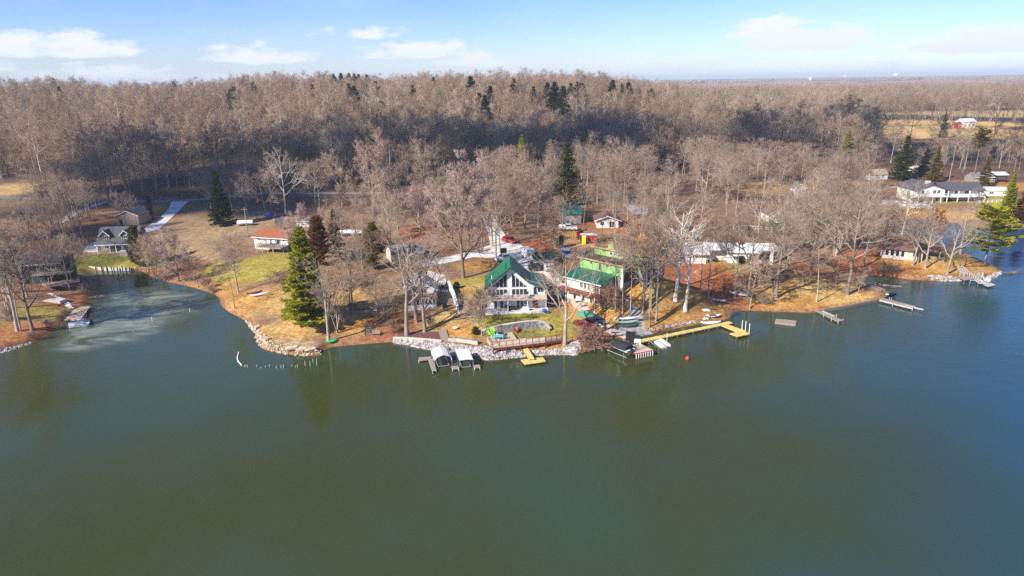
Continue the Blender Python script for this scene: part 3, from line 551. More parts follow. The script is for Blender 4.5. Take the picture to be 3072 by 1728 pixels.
RH = h

# --- grey house with two dormers at the head of the cove
h = house('dormer_house', 'grey house with two gabled dormers and a deep front porch', 'house', 294, 760, 5, 10.8, 8.6)
h.scale = (.92, .92, .92)
m = MB(); m.prism([(2.2, -1), (9.6, -1), (9.6, 3.0), (5.2, 7.2), (2.2, 4.3)], 0, 11.8, 'x'); m.build('wall', GREYS, h)
r = MB(); roofp(r, [(-.35, 2.75), (5.2, 7.4), (10.0, 2.85)], -.4, 12.2, axis='x'); ro = r.build('roof', SHDARK, h)
f = MB(); f.box(-.4, 12.2, -.43, -.353, 2.5, 2.76); f.build('gutter', TRIM, ro)
for x0 in (1.0, 7.2):
    w_ = 2.7; dm = MB(); dm.prism([(x0, 3.2), (x0 + w_, 3.2), (x0 + w_, 5.5), (x0 + w_ / 2, 6.7), (x0, 5.5)], 1.2, 4.6, 'y'); do = dm.build('dormer', GREYS, h)
    r = MB(); roofp(r, [(x0 - .35, 5.35), (x0 + w_ / 2, 6.95), (x0 + w_ + .35, 5.35)], .8, 4.9, .14); r.build('dormer_roof', SHDARK, do)
    f = MB(); roofp(f, [(x0 - .38, 5.34), (x0 + w_ / 2, 6.97), (x0 + w_ + .38, 5.34)], .7, .797, .24); f.build('gable_trim', TRIM, do)
    window(do, x0 + .75, 1.2, 4.25, 1.25, .95)
    for x in (x0 + .42, x0 + 2.02): s_ = MB(); s_.box(x, x + .28, 1.14, 1.2, 4.25, 5.2); s_.build('shutter', BLACK, do)
m = MB(); m.box(0, 11.8, -.2, 2.2, -1, .15); pf = m.build('porch_floor', WOODY, h)
for x in (.1, 3.9, 5.7, 7.6, 9.5, 11.6): m = MB(); m.box(x - .09, x + .09, -.2, -.02, .15, 2.6); m.build('post', TRIM, pf)
m = MB(); rail(m, [(.2, -.1, .15), (5.7, -.1, .15)], .85, 1.0, .035, (.3, .6)); m.build('railing', WOODY, pf)
for x in (1.2, 4.6, 8.9): window(h, x, 2.2, .9, 1.1, 1.3)
door(h, 6.4, 2.2, .2, .95, 2.05, TRIM)
t_ = thing('hot_tub_gazebo', 'square grey covered tub on the grass before the dormer house porch', 'hot tub', G(373, 763), R(5)); m = MB(); m.cham(-1.5, 1.5, -1.2, 1.2, -.3, .75, .05); m.build('tub', WOODY, t_); m = MB(); hip(m, -1.6, 1.6, -1.3, 1.3, .9, 1.35, 1.0); m.build('cover', mat('grey_vinyl', (.38, .37, .36), (.30, .29, .28)), t_)
# --- tan garage behind it
h = house('garage', 'tan windowless garage with a brown door behind the dormer house', 'garage', 352, 676, 3, 7.2, 8.0)
frame_gable(h, 7.2, 8.0, 3.1, 1.6, TAN_S, SHDARK, 'y', .4); door(h, .9, 0, 0, 1.0, 2.0, mat('brown_door', (.09, .04, .03), (.07, .035, .03)))
m = MB(); m.box(3.0, 6.4, -.05, .02, 0, 2.5); m.build('overhead_door', TAN_S, h)
# --- dark green cabin on the left bank
h = house('cabin', 'dark green cabin with two wooden decks over the left bank', 'cabin', 70, 850, 14, 9.0, 8.0)
frame_gable(h, 9.0, 8.0, 4.6, 1.6, DGREEN, SHDARK, 'x', .5); window(h, 6.6, 0, 2.8, 1.1, 1.3); window(h, 3.5, 0, 2.8, 1.4, 1.2)
for x in (4.9, 5.75, 6.6, 7.45): window(h, x, 0, .25, .8, 1.7, bars=0, fm=DGREEN, name='screen')
d_ = MB(); d_.box(3.0, 11.6, -2.6, -.05, 2.2, 2.4); dk = d_.build('upper_deck', WOODY, h)
d_ = MB(); rail(d_, [(3.0, -2.5, 2.4), (11.5, -2.5, 2.4), (11.5, 0, 2.4)], .95, 1.2, .045, (.25, .5, .75)); d_.build('railing', WOODY, dk)
for x in (3.2, 7.2, 11.4): d_ = MB(); d_.box(x - .08, x + .08, -2.5, -2.34, -2, 2.2); d_.build('post', WOODY, dk)
d_ = MB(); d_.slab([(4.6, -2.8, .3), (8.2, -6.6, .3), (13.6, -3.2, .3), (12.2, -.6, .3)], .2); dk = d_.build('lower_deck', WOODY, h)
d_ = MB(); rail(d_, [(5.4, -3.8, .3), (8.2, -6.5, .3), (13.5, -3.2, .3), (12.4, -1, .3)], .95, 1.2, .045, (.3, .6)); d_.build('railing', WOODY, dk)
for x, y_ in ((8.2, -6.4), (13.4, -3.2), (10.8, -4.8), (6.2, -4.6)): d_ = MB(); d_.box(x - .08, x + .08, y_ - .08, y_ + .08, -2.5, .12); d_.build('post', WOODY, dk)
CAB = h
# --- green roofed garages by the drive
h = house('garage', 'grey garage with a teal metal roof standing among the bare trees', 'garage', 1683, 671, 0, 6.4, 9.0)
ro = frame_gable(h, 6.4, 7.5, 3.3, 2.0, mat('grey_metal_wall', (.34, .33, .31), (.29, .28, .265), scale=.6), TEAL, 'x', .5, False)
m = MB(); m.prism([(.05, -1), (7.45, -1), (7.45, 3.28), (3.75, 5.28), (.05, 3.28)], -.04, -.004, 'x'); m.build('gable_cladding', TRIM, h)
h = house('shed', 'low grey shed with a dark green roof beside the white concrete drive', 'shed', 1600, 801, 0, 5.0, 5.0)
frame_gable(h, 5.2, 4.6, 2.3, .8, mat('grey_wall', (.30, .29, .275), (.25, .24, .23), scale=.7), DKGREEN, 'x', .4, False)
h = house('garage', 'weathered grey roofed garage behind the bare trees left of the drive', 'garage', 1180, 792, 24, 8.2, 7.0)
frame_gable(h, 8.2, 7.0, 2.5, 1.5, lined('cream_siding', (.62, .57, .50), (.45, .41, .36), 'z', .2), SHGREY, 'x', .5); door(h, 6.3, 0, 0, 1.6, 2.0, BLACK); window(h, 2.2, 0, .9, 1.2, .9)  # black leaf stands in for the garage's dark opening
# --- brown roofed house in the woods
h = house('bungalow', 'small house with a brown roof and white gable trim behind the tall trunks', 'house', 1790, 684, -4, 6.6, 8.0)
frame_gable(h, 6.6, 8, 2.5, 1.2, mat('white_wall', (.70, .68, .64), (.62, .60, .57), scale=.7), SHBRN, 'y', .9)
window(h, 1.0, 0, .8, 1.3, 1.2); window(h, 3.8, 0, .2, 1.6, 1.9)
# --- white roofed house
h = house('white_roofed_house', 'long low house with a bright white roof and a small red chimney', 'house', 2062, 790, -8, 22.0, 13.0)
WW = mat('white_wall', (.70, .68, .64), (.62, .60, .57), scale=.7)
m = MB(); m.box(0, 4.6, 0, 11, -2, 2.5); m.box(10.2, 17.6, 1.6, 11, -2, 2.5); m.box(4.6, 10.2, 4.5, 11, -2, 2.5); m.box(17.6, 21.4, 4.2, 11, -2, 2.5); m.build('wall', WW, h)
m = MB(); m.slab([(-.7, -.6, 2.55), (5.4, -.6, 2.55), (5.4, 7.0, 3.9), (-.7, 7.0, 3.9)], .2); m.slab([(5.402, 2.4, 3.08), (9.6, 2.4, 3.08), (9.6, 7.0, 3.9), (5.402, 7, 3.9)], .2)
m.slab([(9.602, 1.0, 2.84), (18.2, 1.0, 2.84), (18.2, 7.0, 3.9), (9.602, 7, 3.9)], .2); m.slab([(18.202, 2.6, 3.12), (22.6, 2.6, 3.12), (22.6, 7, 3.9), (18.202, 7, 3.9)], .2); m.slab([(-.7, 7.003, 3.9), (22.6, 7.003, 3.9), (22.6, 11.6, 2.9), (-.7, 11.6, 2.9)], .2); ro = m.build('roof', ROOFW, h)
m = MB(); m.box(13.2, 14.2, 5.6, 6.3, 3.4, 4.9); m.build('chimney', BRICK, ro)
m = MB(); m.box(-.7, 5.4, -.68, -.603, 2.15, 2.52); m.build('fascia', mat('brown_fascia', (.24, .18, .15), (.18, .14, .11)), ro)
m = MB(); m.box(20.6, 21.2, 1.9, 2.5, -1.5, 2.95); m.build('post', TRIM, h)
door(h, 15.3, 1.6, 0, 1.5, 2.1, GLASS); window(h, 11.4, 1.6, .9, 1.4, .9); window(h, 18.6, 4.2, .3, 2.4, 1.9); window(h, 4.6, 1.0, .8, 1.8, 1.2, 'r')
# --- brown hip roofed house on the point
h = house('point_house', 'brown hip roofed house on the grassy point with a railed side deck', 'house', 2640, 772, -32, 9.5, 8.5)
WB = lined('cream_boards', (.52, .46, .39), (.34, .30, .26), 'x', .9, line=.07)
MB().box(0, 9.5, 0, 8.5, -2, 2.7).build('wall', WB, h); m = MB(); hip(m, -.7, 10.2, -.7, 9.2, 2.72, 4.5, 3.2); m.build('roof', SHBRN, h)
for x in (1.0, 2.2, 3.4, 4.6): window(h, x, 0, .7, .9, 1.7, bars=0)
window(h, 7.3, 0, 1.1, 1.3, 1.3); window(h, 9.5, 1.2, 1.1, 1.5, 1.2, 'r', bars=2)
d_ = MB(); d_.box(9.55, 14.5, 2.4, 8.4, -.1, .1); dk = d_.build('deck', WOODY, h); d_ = MB(); rail(d_, [(9.7, 2.5, .1), (14.4, 2.5, .1), (14.4, 8.3, .1)], 1.0, 1.2, .05, (.25, .5, .75)); d_.build('railing', WOODY, dk)
m = MB(); m.prism([(2.6, 2.5), (8.2, 2.5), (8.2, 2.62), (2.6, 2.62)], 9.6, 13.4, 'x'); m.build('porch_roof', SHBRN, h)
for y_ in (2.8, 8.0): m = MB(); m.box(13.2, 13.35, y_, y_ + .15, .1, 2.5); m.build('post', TRIM, h)
# --- long white house on the far bank
h = house('lodge', 'long white two storey house with slate grey roof, terrace and white railings', 'house', 2722, 610, -2, 31.0, 12.0)
m = MB(); m.prism([(2.0, -2), (13.0, -2), (13, 5.4), (7.5, 7.2), (2.0, 5.4)], 0, 12, 'y'); m.box(13.002, 28, 3, 12, -2, 4.6); m.build('wall', WW, h)
r = MB(); roofp(r, [(1.1, 5.3), (7.5, 7.42), (13.9, 5.3)], -1.0, 12.4); roofp(r, [(1.6, 4.3), (7.2, 6.7), (12.6, 4.3)], 13.2, 29.0, axis='x'); ro = r.build('roof', SHDARK, h)
m = MB(); m.box(6.2, 7.9, 1.0, 2.0, 6.4, 8.1); m.build('chimney', mat('pale_stone', (.62, .56, .48), (.45, .4, .34), scale=3), ro)
for x in (3.0, 4.4, 8.6, 10.1): window(h, x, 0, 3.4, 1.2, 1.5)
for x in (3.2, 8.2): window(h, x, 0, .1, 2.8, 2.0, name='glass_door', bars=2)
for x in (15, 18.5, 22): window(h, x, 3, 2.8, 1.6, 1.4)
window(h, 14.5, 3, .2, 3.0, 1.9, bars=2); m = MB(); m.box(19, 24, 2.9, 2.98, 0, 2.2); m.build('overhead_door', TRIM, h)
d_ = MB(); d_.box(0, 13.5, -1.8, -.03, 2.5, 2.8); d_.box(13.502, 27, -1.2, 2.95, 2.3, 2.5); dk = d_.build('terrace', TRIM, h)
d_ = MB(); rail(d_, [(0, -1.7, 2.8), (13.4, -1.7, 2.8)], 1.0, 1.5, .06); rail(d_, [(13.6, -1.1, 2.5), (27, -1.1, 2.5), (27, 2.8, 2.5)], 1.0, 1.5, .06); rail(d_, [(24, -3, .2), (37, -2.4, .2), (40, 3, .2)], 1.2, 1.6, .07, (.3, .6)); d_.build('railing', TRIM, dk)
for x in (.2, 2.8, 5.8, 8, 11, 13.2, 17, 21, 26.8): d_ = MB(); d_.box(x - .11, x + .11, -1.7, -1.48, -1.5, 2.5); d_.build('post', TRIM, dk)
for x in (13.8, 17.5, 21.5): d_ = MB(); d_.box(x - .13, x + .13, -1.0, -.75, 2.5, 4.6); d_.build('column', TRIM, dk)
h = house('pool_house', 'white flat outbuilding at the right end of the long white house', 'outbuilding', 2948, 588, -12, 9.5, 6.0); m = MB(); m.box(0, 9.5, 0, 6, -1.5, 2.2); m.build('wall', WW, h); m = MB(); m.slab([(-.4, -.4, 2.3), (9.9, -.4, 2.3), (9.9, 6.4, 2.7), (-.4, 6.4, 2.7)], .15); m.build('roof', ROOFW, h); window(h, 2, 0, .8, 1.5, .9)
# --- barns and far houses
h = house('barn', 'grey roofed barn with two pale doors at the edge of the woods', 'barn', 2921, 548, 2, 9.6, 6.0); frame_gable(h, 9.6, 6.0, 2.3, 1.5, mat('grey_brown_wall', (.30, .25, .22), (.24, .2, .18)), SHGREY, 'x', .5)
for x in (.6, 4.9): m = MB(); m.box(x, x + 3.1, -.06, -.003, 0, 1.9); m.build('overhead_door', mat('pale_door', (.55, .5, .46), (.5, .45, .42)), h)
h = house('carport', 'open sided carport with a pale roof beside the grey barn', 'carport', 2985, 548, 2, 4.8, 5.0); m = MB(); roofp(m, [(-.5, 3.2), (2.5, 4.2), (5.5, 3.2)], -.5, 5.2, .15, 'x'); m.build('roof', ROOFW, h)
for x in (.1, 4.6):
    for y_ in (.1, 4.8): m = MB(); m.box(x, x + .2, y_, y_ + .2, -.8, 3.2); m.build('post', BLACK, h)
FH = [(2455, 536, 6, 10, 8, 'x', mat('pink_roof', (.46, .25, .21), (.36, .19, .16)), 'cottage with a faded pink roof in the right hand woods'), (2385, 584, 0, 4.0, 5, 'y', SHGREY, 'tiny white shed on the orange clearing'), (2418, 676, -10, 9, 8, 'y', SHBRN, 'white gabled house half hidden by the dense bare crowns'), (2490, 672, -10, 7, 8, 'y', SHBRN, 'white gabled house right of the half hidden one'),
      (2306, 668, 0, 5, 7, 'y', SHBRN, 'white cottage gable seen between trunks behind the white rail fence'), (2610, 540, 4, 8, 6, 'x', mat('tan_roof', (.42, .33, .22), (.35, .27, .18)), 'tan shed left of the tallest conifer'), (2745, 528, 4, 12, 6, 'x', mat('tan_roof', (.42, .33, .22), (.35, .27, .18)), 'long low shed behind the tallest conifer')]
for px, py, yw, W, D, rg_, rm, lb in FH:
    h = house('farm_house' if W > 4.5 else 'garden_shed', lb, 'house' if W > 4.5 else 'shed', px, py, yw, W, D); frame_gable(h, W, D, 2.6, 1.5, WW, rm, rg_, .4); window(h, W * .3, 0, .9, 1.1, 1.1); window(h, W * .62, 0, .9, 1.1, 1.1)
def far_house(px, py, y_, W, D, hh, rm, lb, wall=WW):
    q = ray(px, py); x_ = q.x / q.y * y_; p = ground(x_, y_); clear(p + Vector((W / 2, 0, 0)), W * .6); clear(p + Vector((W / 2, -18, 0)), W * .6); clear(p + Vector((W / 2, -40, 0)), W * .6)
    h = thing('farm_building', lb, 'building', p); frame_gable(h, W, D, hh, 2.0, wall, rm, 'x', .5)
    for k in range(3): window(h, W * (.15 + .3 * k), 0, 1, W * .1, hh * .4)
far_house(2147, 316, 900, 16, 10, 5, ROOFW, 'white farm building at the edge of the far tan field'); far_house(2205, 308, 960, 14, 10, 6, ROOFW, 'white farmhouse on the far plain right of the farm building')
far_house(2535, 356, 700, 26, 12, 5, SHGREY, 'long pale roofed barn on the far plain'); far_house(2883, 398, 560, 11, 9, 5, ROOFW, 'white building beyond the tan field'); far_house(2870, 399, 550, 3.6, 5, 3, SHRUST, 'red shed in front of the white building beyond the field', REDP); far_house(1700, 258, 2600, 60, 30, 12, ROOFW, 'white block far out on the plain'); far_house(2010, 258, 2500, 40, 30, 12, ROOFW, 'small white block on the hazy plain')
# --- water towers on the horizon
def tower(px, y_, hh, rad, label, bulb):
    q = ray(px, 240); p = ground(q.x / q.y * y_, y_); t_ = thing('water_tower', label, 'water tower', p); prf = [(0, rad), (hh * .97, rad), (hh, rad * .55)] if not bulb else [(0, rad * .5), (hh * .55, rad * .42), (hh * .66, rad * .95), (hh * .8, rad * 1.1), (hh * .94, rad * .8), (hh, rad * .15)]
    cut = 2 if not bulb else 2
    MB().tube([(0, 0, z) for z, _ in prf[:cut]], [r_ for _, r_ in prf[:cut]], 14).build('shaft', TRIM, t_, True); MB().tube([(0, 0, z) for z, _ in prf[cut - 1:]], [r_ for _, r_ in prf[cut - 1:]], 14).build('tank', TRIM, t_, True)
tower(2431, 4300, 46, 8, 'plain pale standpipe water tower on the horizon', False); tower(2686, 5200, 66, 17, 'bulb topped white water tower on the horizon', True); tower(2533, 7000, 62, 8, 'faint slim water tower between the two bright ones', True)
# ---------------------------------------------------------------- drives, roads, paths, walls and rock
import bmesh
def drape(name, px_pts, m_, label, cat, lift=.07, kind='structure', thick=0.0):
    """a paved or gravelled area following the ground"""
    pts = []; q = [G(*p) for p in px_pts]
    for a, b in zip(q, q[1:] + q[:1]):
        k = max(1, int((b - a).length / 1.5)); pts += [a.lerp(b, i / k) for i in range(k)]
    bm = bmesh.new(); bm.faces.new([bm.verts.new((p.x, p.y, 0)) for p in pts]); bmesh.ops.triangulate(bm, faces=bm.faces[:])
    for _ in range(5):
        es = [e for e in bm.edges if e.calc_length() > 1.6]
        if not es: break
        bmesh.ops.subdivide_edges(bm, edges=es, cuts=1); bmesh.ops.triangulate(bm, faces=bm.faces[:])
    co = np.array([v.co[:2] for v in bm.verts]); z = H(co[:, 0], co[:, 1])
    for v, zz in zip(bm.verts, z): v.co.z = zz + lift
    me_ = bpy.data.meshes.new(name); bm.to_mesh(me_); bm.free(); me_.materials.append(m_); o = bpy.data.objects.new(name, me_); COL.objects.link(o)
    for p in pts[::3]: EX.append((p.x, p.y, 1.6))
    cx = sum((p for p in q), Vector()) / len(q); EX.append((cx.x, cx.y, 2.5))
    return tag(o, label, cat, kind=kind)
def strip_px(pts, w):
    """outline of a strip of ground width w (m) along photo points, back in world order"""
    q = [G(*p) for p in pts]; L_, R_ = [], []
    for i, p in enumerate(q):
        d = (q[min(i + 1, len(q) - 1)] - q[max(i - 1, 0)]); d.z = 0; d.normalize(); s = Vector((-d.y, d.x, 0)) * w / 2; L_.append(p + s); R_.append(p - s)
    return L_ + R_[::-1]
def drape_w(name, wpts, *a, **k):
    global G
    g0 = G
    try:
        G = lambda x, y: Vector((x, y, 0)); return drape(name, [(p.x, p.y) for p in wpts], *a, **k)
    finally: G = g0
drape('concrete_drive', [(1420, 752), (1470, 736), (1466, 702), (1450, 662), (1440, 640), (1472, 636), (1484, 656), (1506, 690), (1518, 712), (1545, 722), (1580, 748), (1590, 775), (1606, 806), (1660, 800), (1712, 850), (1738, 900), (1700, 885), (1655, 845), (1630, 822), (1590, 815), (1560, 800), (1515, 782), (1480, 775), (1420, 772), (1340, 790), (1270, 800), (1240, 790), (1310, 775)], CONC, 'white concrete drive and parking apron behind the lake house', 'driveway')
drape('concrete_pad', [(1280, 812), (1335, 826), (1340, 850), (1345, 876), (1303, 876), (1300, 850), (1282, 830)], CONC, 'pale concrete parking pad beside the cottage', 'driveway', lift=.09)
drape('lower_pad', [(1304, 879), (1346, 878), (1362, 908), (1330, 915), (1306, 905)], mat('shaded_brown_paving', (.17, .13, .11), (.12, .095, .08), scale=1.5), 'brown paved area with painted cottage shadow below the white retaining wall', 'paving', lift=.09)  # the cottage's shadow is put into the pad's dark colour
drape('driveway', [(515, 603), (566, 603), (548, 622), (512, 656), (474, 690), (425, 702), (436, 684), (482, 652), (506, 626)], CONC, 'pale driveway curving down to the dormer house', 'driveway')
drape('side_drive', [(262, 735), (293, 722), (296, 745), (290, 757), (250, 757)], CONC, 'grey parking pad left of the dormer house', 'driveway')
drape_w('road', strip_px([(-100, 588), (60, 594), (200, 600), (330, 603), (450, 605), (540, 603), (640, 595), (768, 579), (950, 580), (1100, 580), (1280, 584), (1440, 590)], 5.0), ASPH, 'grey road running along the foot of the woods', 'road')
drape_w('lane', strip_px([(170, 672), (215, 646), (240, 632), (290, 615), (330, 604)], 3.0), GRAVEL, 'gravel lane climbing through the shaded woods to the road', 'lane')
drape('gravel_drive', [(1868, 612), (1905, 616), (1946, 626), (1940, 646), (1902, 641), (1880, 626)], GRAVEL, 'pale gravel turning place in the woods', 'driveway')
drape('gravel_path', [(1868, 893), (1893, 903), (1926, 945), (1938, 980), (1962, 1004), (1925, 1013), (1872, 1018), (1842, 1000), (1882, 965), (1884, 930)], GRAVEL, 'grey gravel path running down to the long dock', 'path')
drape('paved_path', [(1692, 872), (1738, 896), (1768, 928), (1856, 994), (1838, 1010), (1764, 958), (1716, 916)], mat('pale_paving', (.55, .45, .37), (.42, .34, .28), scale=1.2), 'pale stepped path beside the green construction house', 'path', lift=.08)
drape('umbrella_patio', [(1722, 962), (1790, 950), (1830, 985), (1800, 1000), (1750, 990), (1716, 972)], mat('mulch_red', (.17, .075, .06), (.11, .05, .045), scale=2), 'dark red mulch bed under the green umbrella', 'mulch bed', lift=.08)
drape('mulch_bed', [(1190, 1012), (1200, 992), (1268, 998), (1318, 994), (1326, 1018), (1250, 1013)], mat('mulch_red', (.17, .075, .06), (.11, .05, .045), scale=2), 'dark red mulch bed above the white rocks', 'mulch bed', lift=.06)
drape('earth_yard', [(1690, 700), (1735, 712), (1790, 735), (1770, 752), (1720, 770), (1660, 745), (1660, 705)], mat('bare_earth', (.50, .30, .13), (.36, .20, .09), scale=.5), 'orange bare earth yard of the construction site', 'yard', lift=.06)
drape_w('far_drive', strip_px([(2540, 592), (2620, 572), (2690, 560), (2780, 551), (2870, 552), (2960, 560)], 3.2), GRAVEL, 'pale drive behind the long white house', 'driveway')
drape('terrace_paving', [(2640, 598), (2720, 606), (2790, 614), (2800, 626), (2720, 622), (2650, 612)], CONC, 'pale paving in front of the long white house', 'paving')
drape('burnt_ground', [(830, 632), (856, 628), (850, 672), (836, 682), (824, 672)], mat('dark_gravel', (.09, .085, .085), (.06, .06, .06), scale=1), 'dark gravel track behind the rust roofed house', 'track', lift=.06)
# walls -----------------------------------------------------------
def wall_run(name, pts, hs, thick, m_, label, cat='wall', cap=None, sink=1.2):
    """a wall following ground points with a height at each; the cap is a part"""
    o = thing(name, label, cat, pts[0]); org = pts[0]; m = MB(); cp = MB()
    for (a, ha), (b, hb) in zip(zip(pts, hs), list(zip(pts, hs))[1:]):
        d = (b - a); d.z = 0; s = Vector((-d.y, d.x, 0)).normalized() * thick / 2; a_, b_ = a - org, b - org
        lo = min(a_.z, b_.z) - sink
        vs = [a_ - s, b_ - s, b_ + s, a_ + s]
        m.add([(v.x, v.y, lo) for v in vs] + [(v.x, v.y, zz) for v, zz in zip(vs, (a_.z + ha, b_.z + hb, b_.z + hb, a_.z + ha))], [(0, 3, 2, 1), (4, 5, 6, 7), (0, 1, 5, 4), (1, 2, 6, 5), (2, 3, 7, 6), (3, 0, 4, 7)])
        if cap:
            s2 = s * 1.25; vs = [a_ - s2, b_ - s2, b_ + s2, a_ + s2]; zs = (a_.z + ha, b_.z + hb, b_.z + hb, a_.z + ha)
            cp.add([(v.x, v.y, zz + .003) for v, zz in zip(vs, zs)] + [(v.x, v.y, zz + .12) for v, zz in zip(vs, zs)], [(0, 3, 2, 1), (4, 5, 6, 7), (0, 1, 5, 4), (1, 2, 6, 5), (2, 3, 7, 6), (3, 0, 4, 7)])
    m.build('wall_body', m_, o)
    if cap: cp.build('cap', cap, o)
    return o
FSTONE = mat('field_stone', (.33, .31, .29), (.12, .115, .11), scale=2.6, rough=.9, detail=6, bump=.8, ramp=(.42, .56))
PALEB = mat('pale_block', (.62, .56, .49), (.42, .36, .31), scale=2.2, rough=.9, detail=6, bump=.4)
wall_run('stone_wall', [G(*p) for p in ((1446, 999), (1475, 997), (1505, 995), (1536, 992), (1565, 988), (1590, 985), (1615, 983), (1636, 985), (1652, 993))], [.5, 1.0, 1.35, 1.5, 1.5, 1.5, 1.45, 1.2, .4], .5, FSTONE, 'curved grey field stone wall below the lake house lawn', cap=PALEB)
wall_run('retaining_wall', [G(*p) for p in ((1346, 862), (1356, 884), (1366, 908), (1374, 932))], [1.6, 1.6, 1.5, .9], .45, TRIM, 'white retaining wall slanting down beside the cottage pad')
wall_run('block_wall', [G(*p) for p in ((1345, 1024), (1372, 1024), (1400, 1028), (1434, 1034))], [.7, .7, .7, .7], .35, PALEB, 'low pale block wall right of the timber steps', cap=FSTONE)
wall_run('beam_wall', [G(*p) for p in ((1180, 1016), (1220, 1017), (1265, 1021), (1325, 1027))], [.35, .4, .45, .5], .3, PALEB, 'low pale beam along the top of the white rocks')
wall_run('seawall', [gz(*p, 0.0) + Vector((0, .2, 0)) for p in ((268, 809), (300, 812), (345, 813), (392, 812))], [.9, .9, .9, .9], .3, mat('pale_panel', (.66, .63, .56), (.5, .47, .42), scale=1.2), 'pale panelled seawall with dark piles at the head of the cove', 'seawall')
for i, (px, py) in enumerate(((290, 811), (308, 812), (323, 812), (338, 813), (355, 813), (370, 813), (391, 812))):
    p = gz(px, py, 0); t_ = MB().tube([(0, 0, -1.5), (0, 0, 1.5 if i % 2 else 1.1)], .14, 7).build('mooring_pile', mat('dark_timber', (.05, .04, .035), (.035, .03, .028)), None); t_.location = p - Vector((0, .25, 0)); tag(t_, 'dark timber pile standing against the pale seawall', 'pile', 'piles along the seawall')
wall_run('bulkhead', [gz(*p, 0.0) + Vector((0, .1, 0)) for p in ((2471, 934), (2510, 929), (2557, 921), (2600, 912), (2640, 904), (2662, 893), (2674, 886))], [.55] * 7, .3, mat('grey_timber', (.26, .21, .17), (.18, .15, .12), scale=2), 'low timber bulkhead edging the middle lawn', 'bulkhead')
o = wall_run('rail_fence', [G(*p) for p in ((2200, 688), (2240, 690), (2290, 694), (2340, 698))], [0.01] * 4, .05, TRIM, 'white double rail fence behind the white roofed house', 'fence', sink=.3)
q = [G(*p) - o.location for p in ((2200, 688), (2240, 690), (2290, 694), (2340, 698))]; m = MB(); rail(m, q, 1.3, 2.2, .08, (.55,)); m.build('rails', TRIM, o)
# steps and stones -------------------------------------------------
o = thing('timber_steps', 'timber steps climbing from the white rocks beside the mulch bed', 'steps', G(1336, 1022)); m = MB()
a, b = G(1337, 1024) - o.location, G(1328, 994) - o.location
for k in range(8): p = a.lerp(b, k / 7); m.box(p.x - .75, p.x + .75, p.y - .3, p.y + .3, p.z - .5, p.z + .14 + .02 * k)
m.build('tread', WOODY, o)
for k in range(9):
    f = k / 8; p = G(1722 + (1846 - 1722) * f, 893 + (1000 - 893) * f); s_ = MB(); s_.box(-.75, .75, -.13, .13, -.15, .13); t_ = s_.build('path_timber', BLACK, None); t_.location = p + Vector((0, 0, .1)); t_.rotation_euler = (0, 0, R(8)); tag(t_, 'dark timber laid across the pale stepped path', 'step', 'timbers across the stepped path')
SP = [(152, 882), (162, 886), (171, 890), (178, 894), (184, 898), (190, 902), (195, 906), (199, 909), (203, 913), (206, 917), (209, 920), (212, 924)]
for i, (px, py) in enumerate(SP):
    s_ = MB(); s_.cham(-.75, .75, -.26, .26, -.15, .08, .03); t_ = s_.build('stepping_stone', CONC, None); t_.location = G(px, py) + Vector((0, 0, .05)); t_.rotation_euler = (0, 0, R(-12 + i)); tag(t_, 'flat concrete stepping slab leading down to the tan dock', 'step', 'stepping slabs to the tan dock')
t_ = MB().slab([(-2.2, -.9, .5), (1.9, -1.1, .5), (2.3, .6, .5), (.8, 1.3, .5), (-1.6, .9, .5)], .7).build('stone_terrace', PALEB); t_.location = G(165, 905); tag(t_, 'small pale stone terrace beside the stepping slabs', 'terrace')
# rocks ------------------------------------------------------------
def rock_verts(rg, s):
    b = [(1, 0, 0), (-1, 0, 0), (0, 1, 0), (0, -1, 0), (0, 0, 1), (0, 0, -1)]
    v = [(x * s * rg.uniform(.6, 1.25), y * s * rg.uniform(.6, 1.25), z * s * rg.uniform(.5, .95)) for x, y, z in b]; a = rg.uniform(0, 6.28); ca, sa = math.cos(a), math.sin(a)
    t = rg.uniform(-.7, .7); ct, st = math.cos(t), math.sin(t); v = [(x, y * ct - z * st, y * st + z * ct) for x, y, z in v]
    return [(x * ca - y * sa, x * sa + y * ca, z) for x, y, z in v]
_OF = [(0, 2, 4), (2, 1, 4), (1, 3, 4), (3, 0, 4), (2, 0, 5), (1, 2, 5), (3, 1, 5), (0, 3, 5)]
def riprap(px_poly, n_, smin, smax, m_, label, seed):
    rg = random.Random(seed); poly = [G(*p) for p in px_poly]; pl = [(p.x, p.y) for p in poly]; xs, ys2 = [p[0] for p in pl], [p[1] for p in pl]; m = MB(); k = 0
    while k < n_:
        x, y = rg.uniform(min(xs), max(xs)), rg.uniform(min(ys2), max(ys2))
        c = False
        for i in range(len(pl)):
            (x0, y0), (x1, y1) = pl[i], pl[(i + 1) % len(pl)]
            if (y0 > y) != (y1 > y) and x < (y - y0) / (y1 - y0) * (x1 - x0) + x0: c = not c
        if not c: continue
        s = rg.uniform(smin, smax); z = max(H(x, y), -.3) + s * .12
        m.add([(x + a, y + b, z + c_) for a, b, c_ in rock_verts(rg, s)], _OF); k += 1
    o = m.build('riprap', m_, None); return tag(o, label, 'rocks', kind='stuff')
RW = mat('white_rock', (.58, .53, .50), (.17, .14, .13), scale=1.5, rough=.9, detail=3); RT = mat('tan_rock', (.62, .50, .36), (.34, .23, .15), scale=.9, rough=.9, detail=3)
riprap([(1180, 1018), (1230, 1019), (1320, 1030), (1345, 1032), (1435, 1042), (1470, 1040), (1478, 1048), (1550, 1052), (1575, 1055), (1578, 1070), (1510, 1078), (1460, 1080), (1435, 1070), (1410, 1062), (1350, 1060), (1290, 1050), (1230, 1038), (1180, 1028)], 2300, .12, .46, RW, 'white riprap rocks along the shore below the lake house', 1)
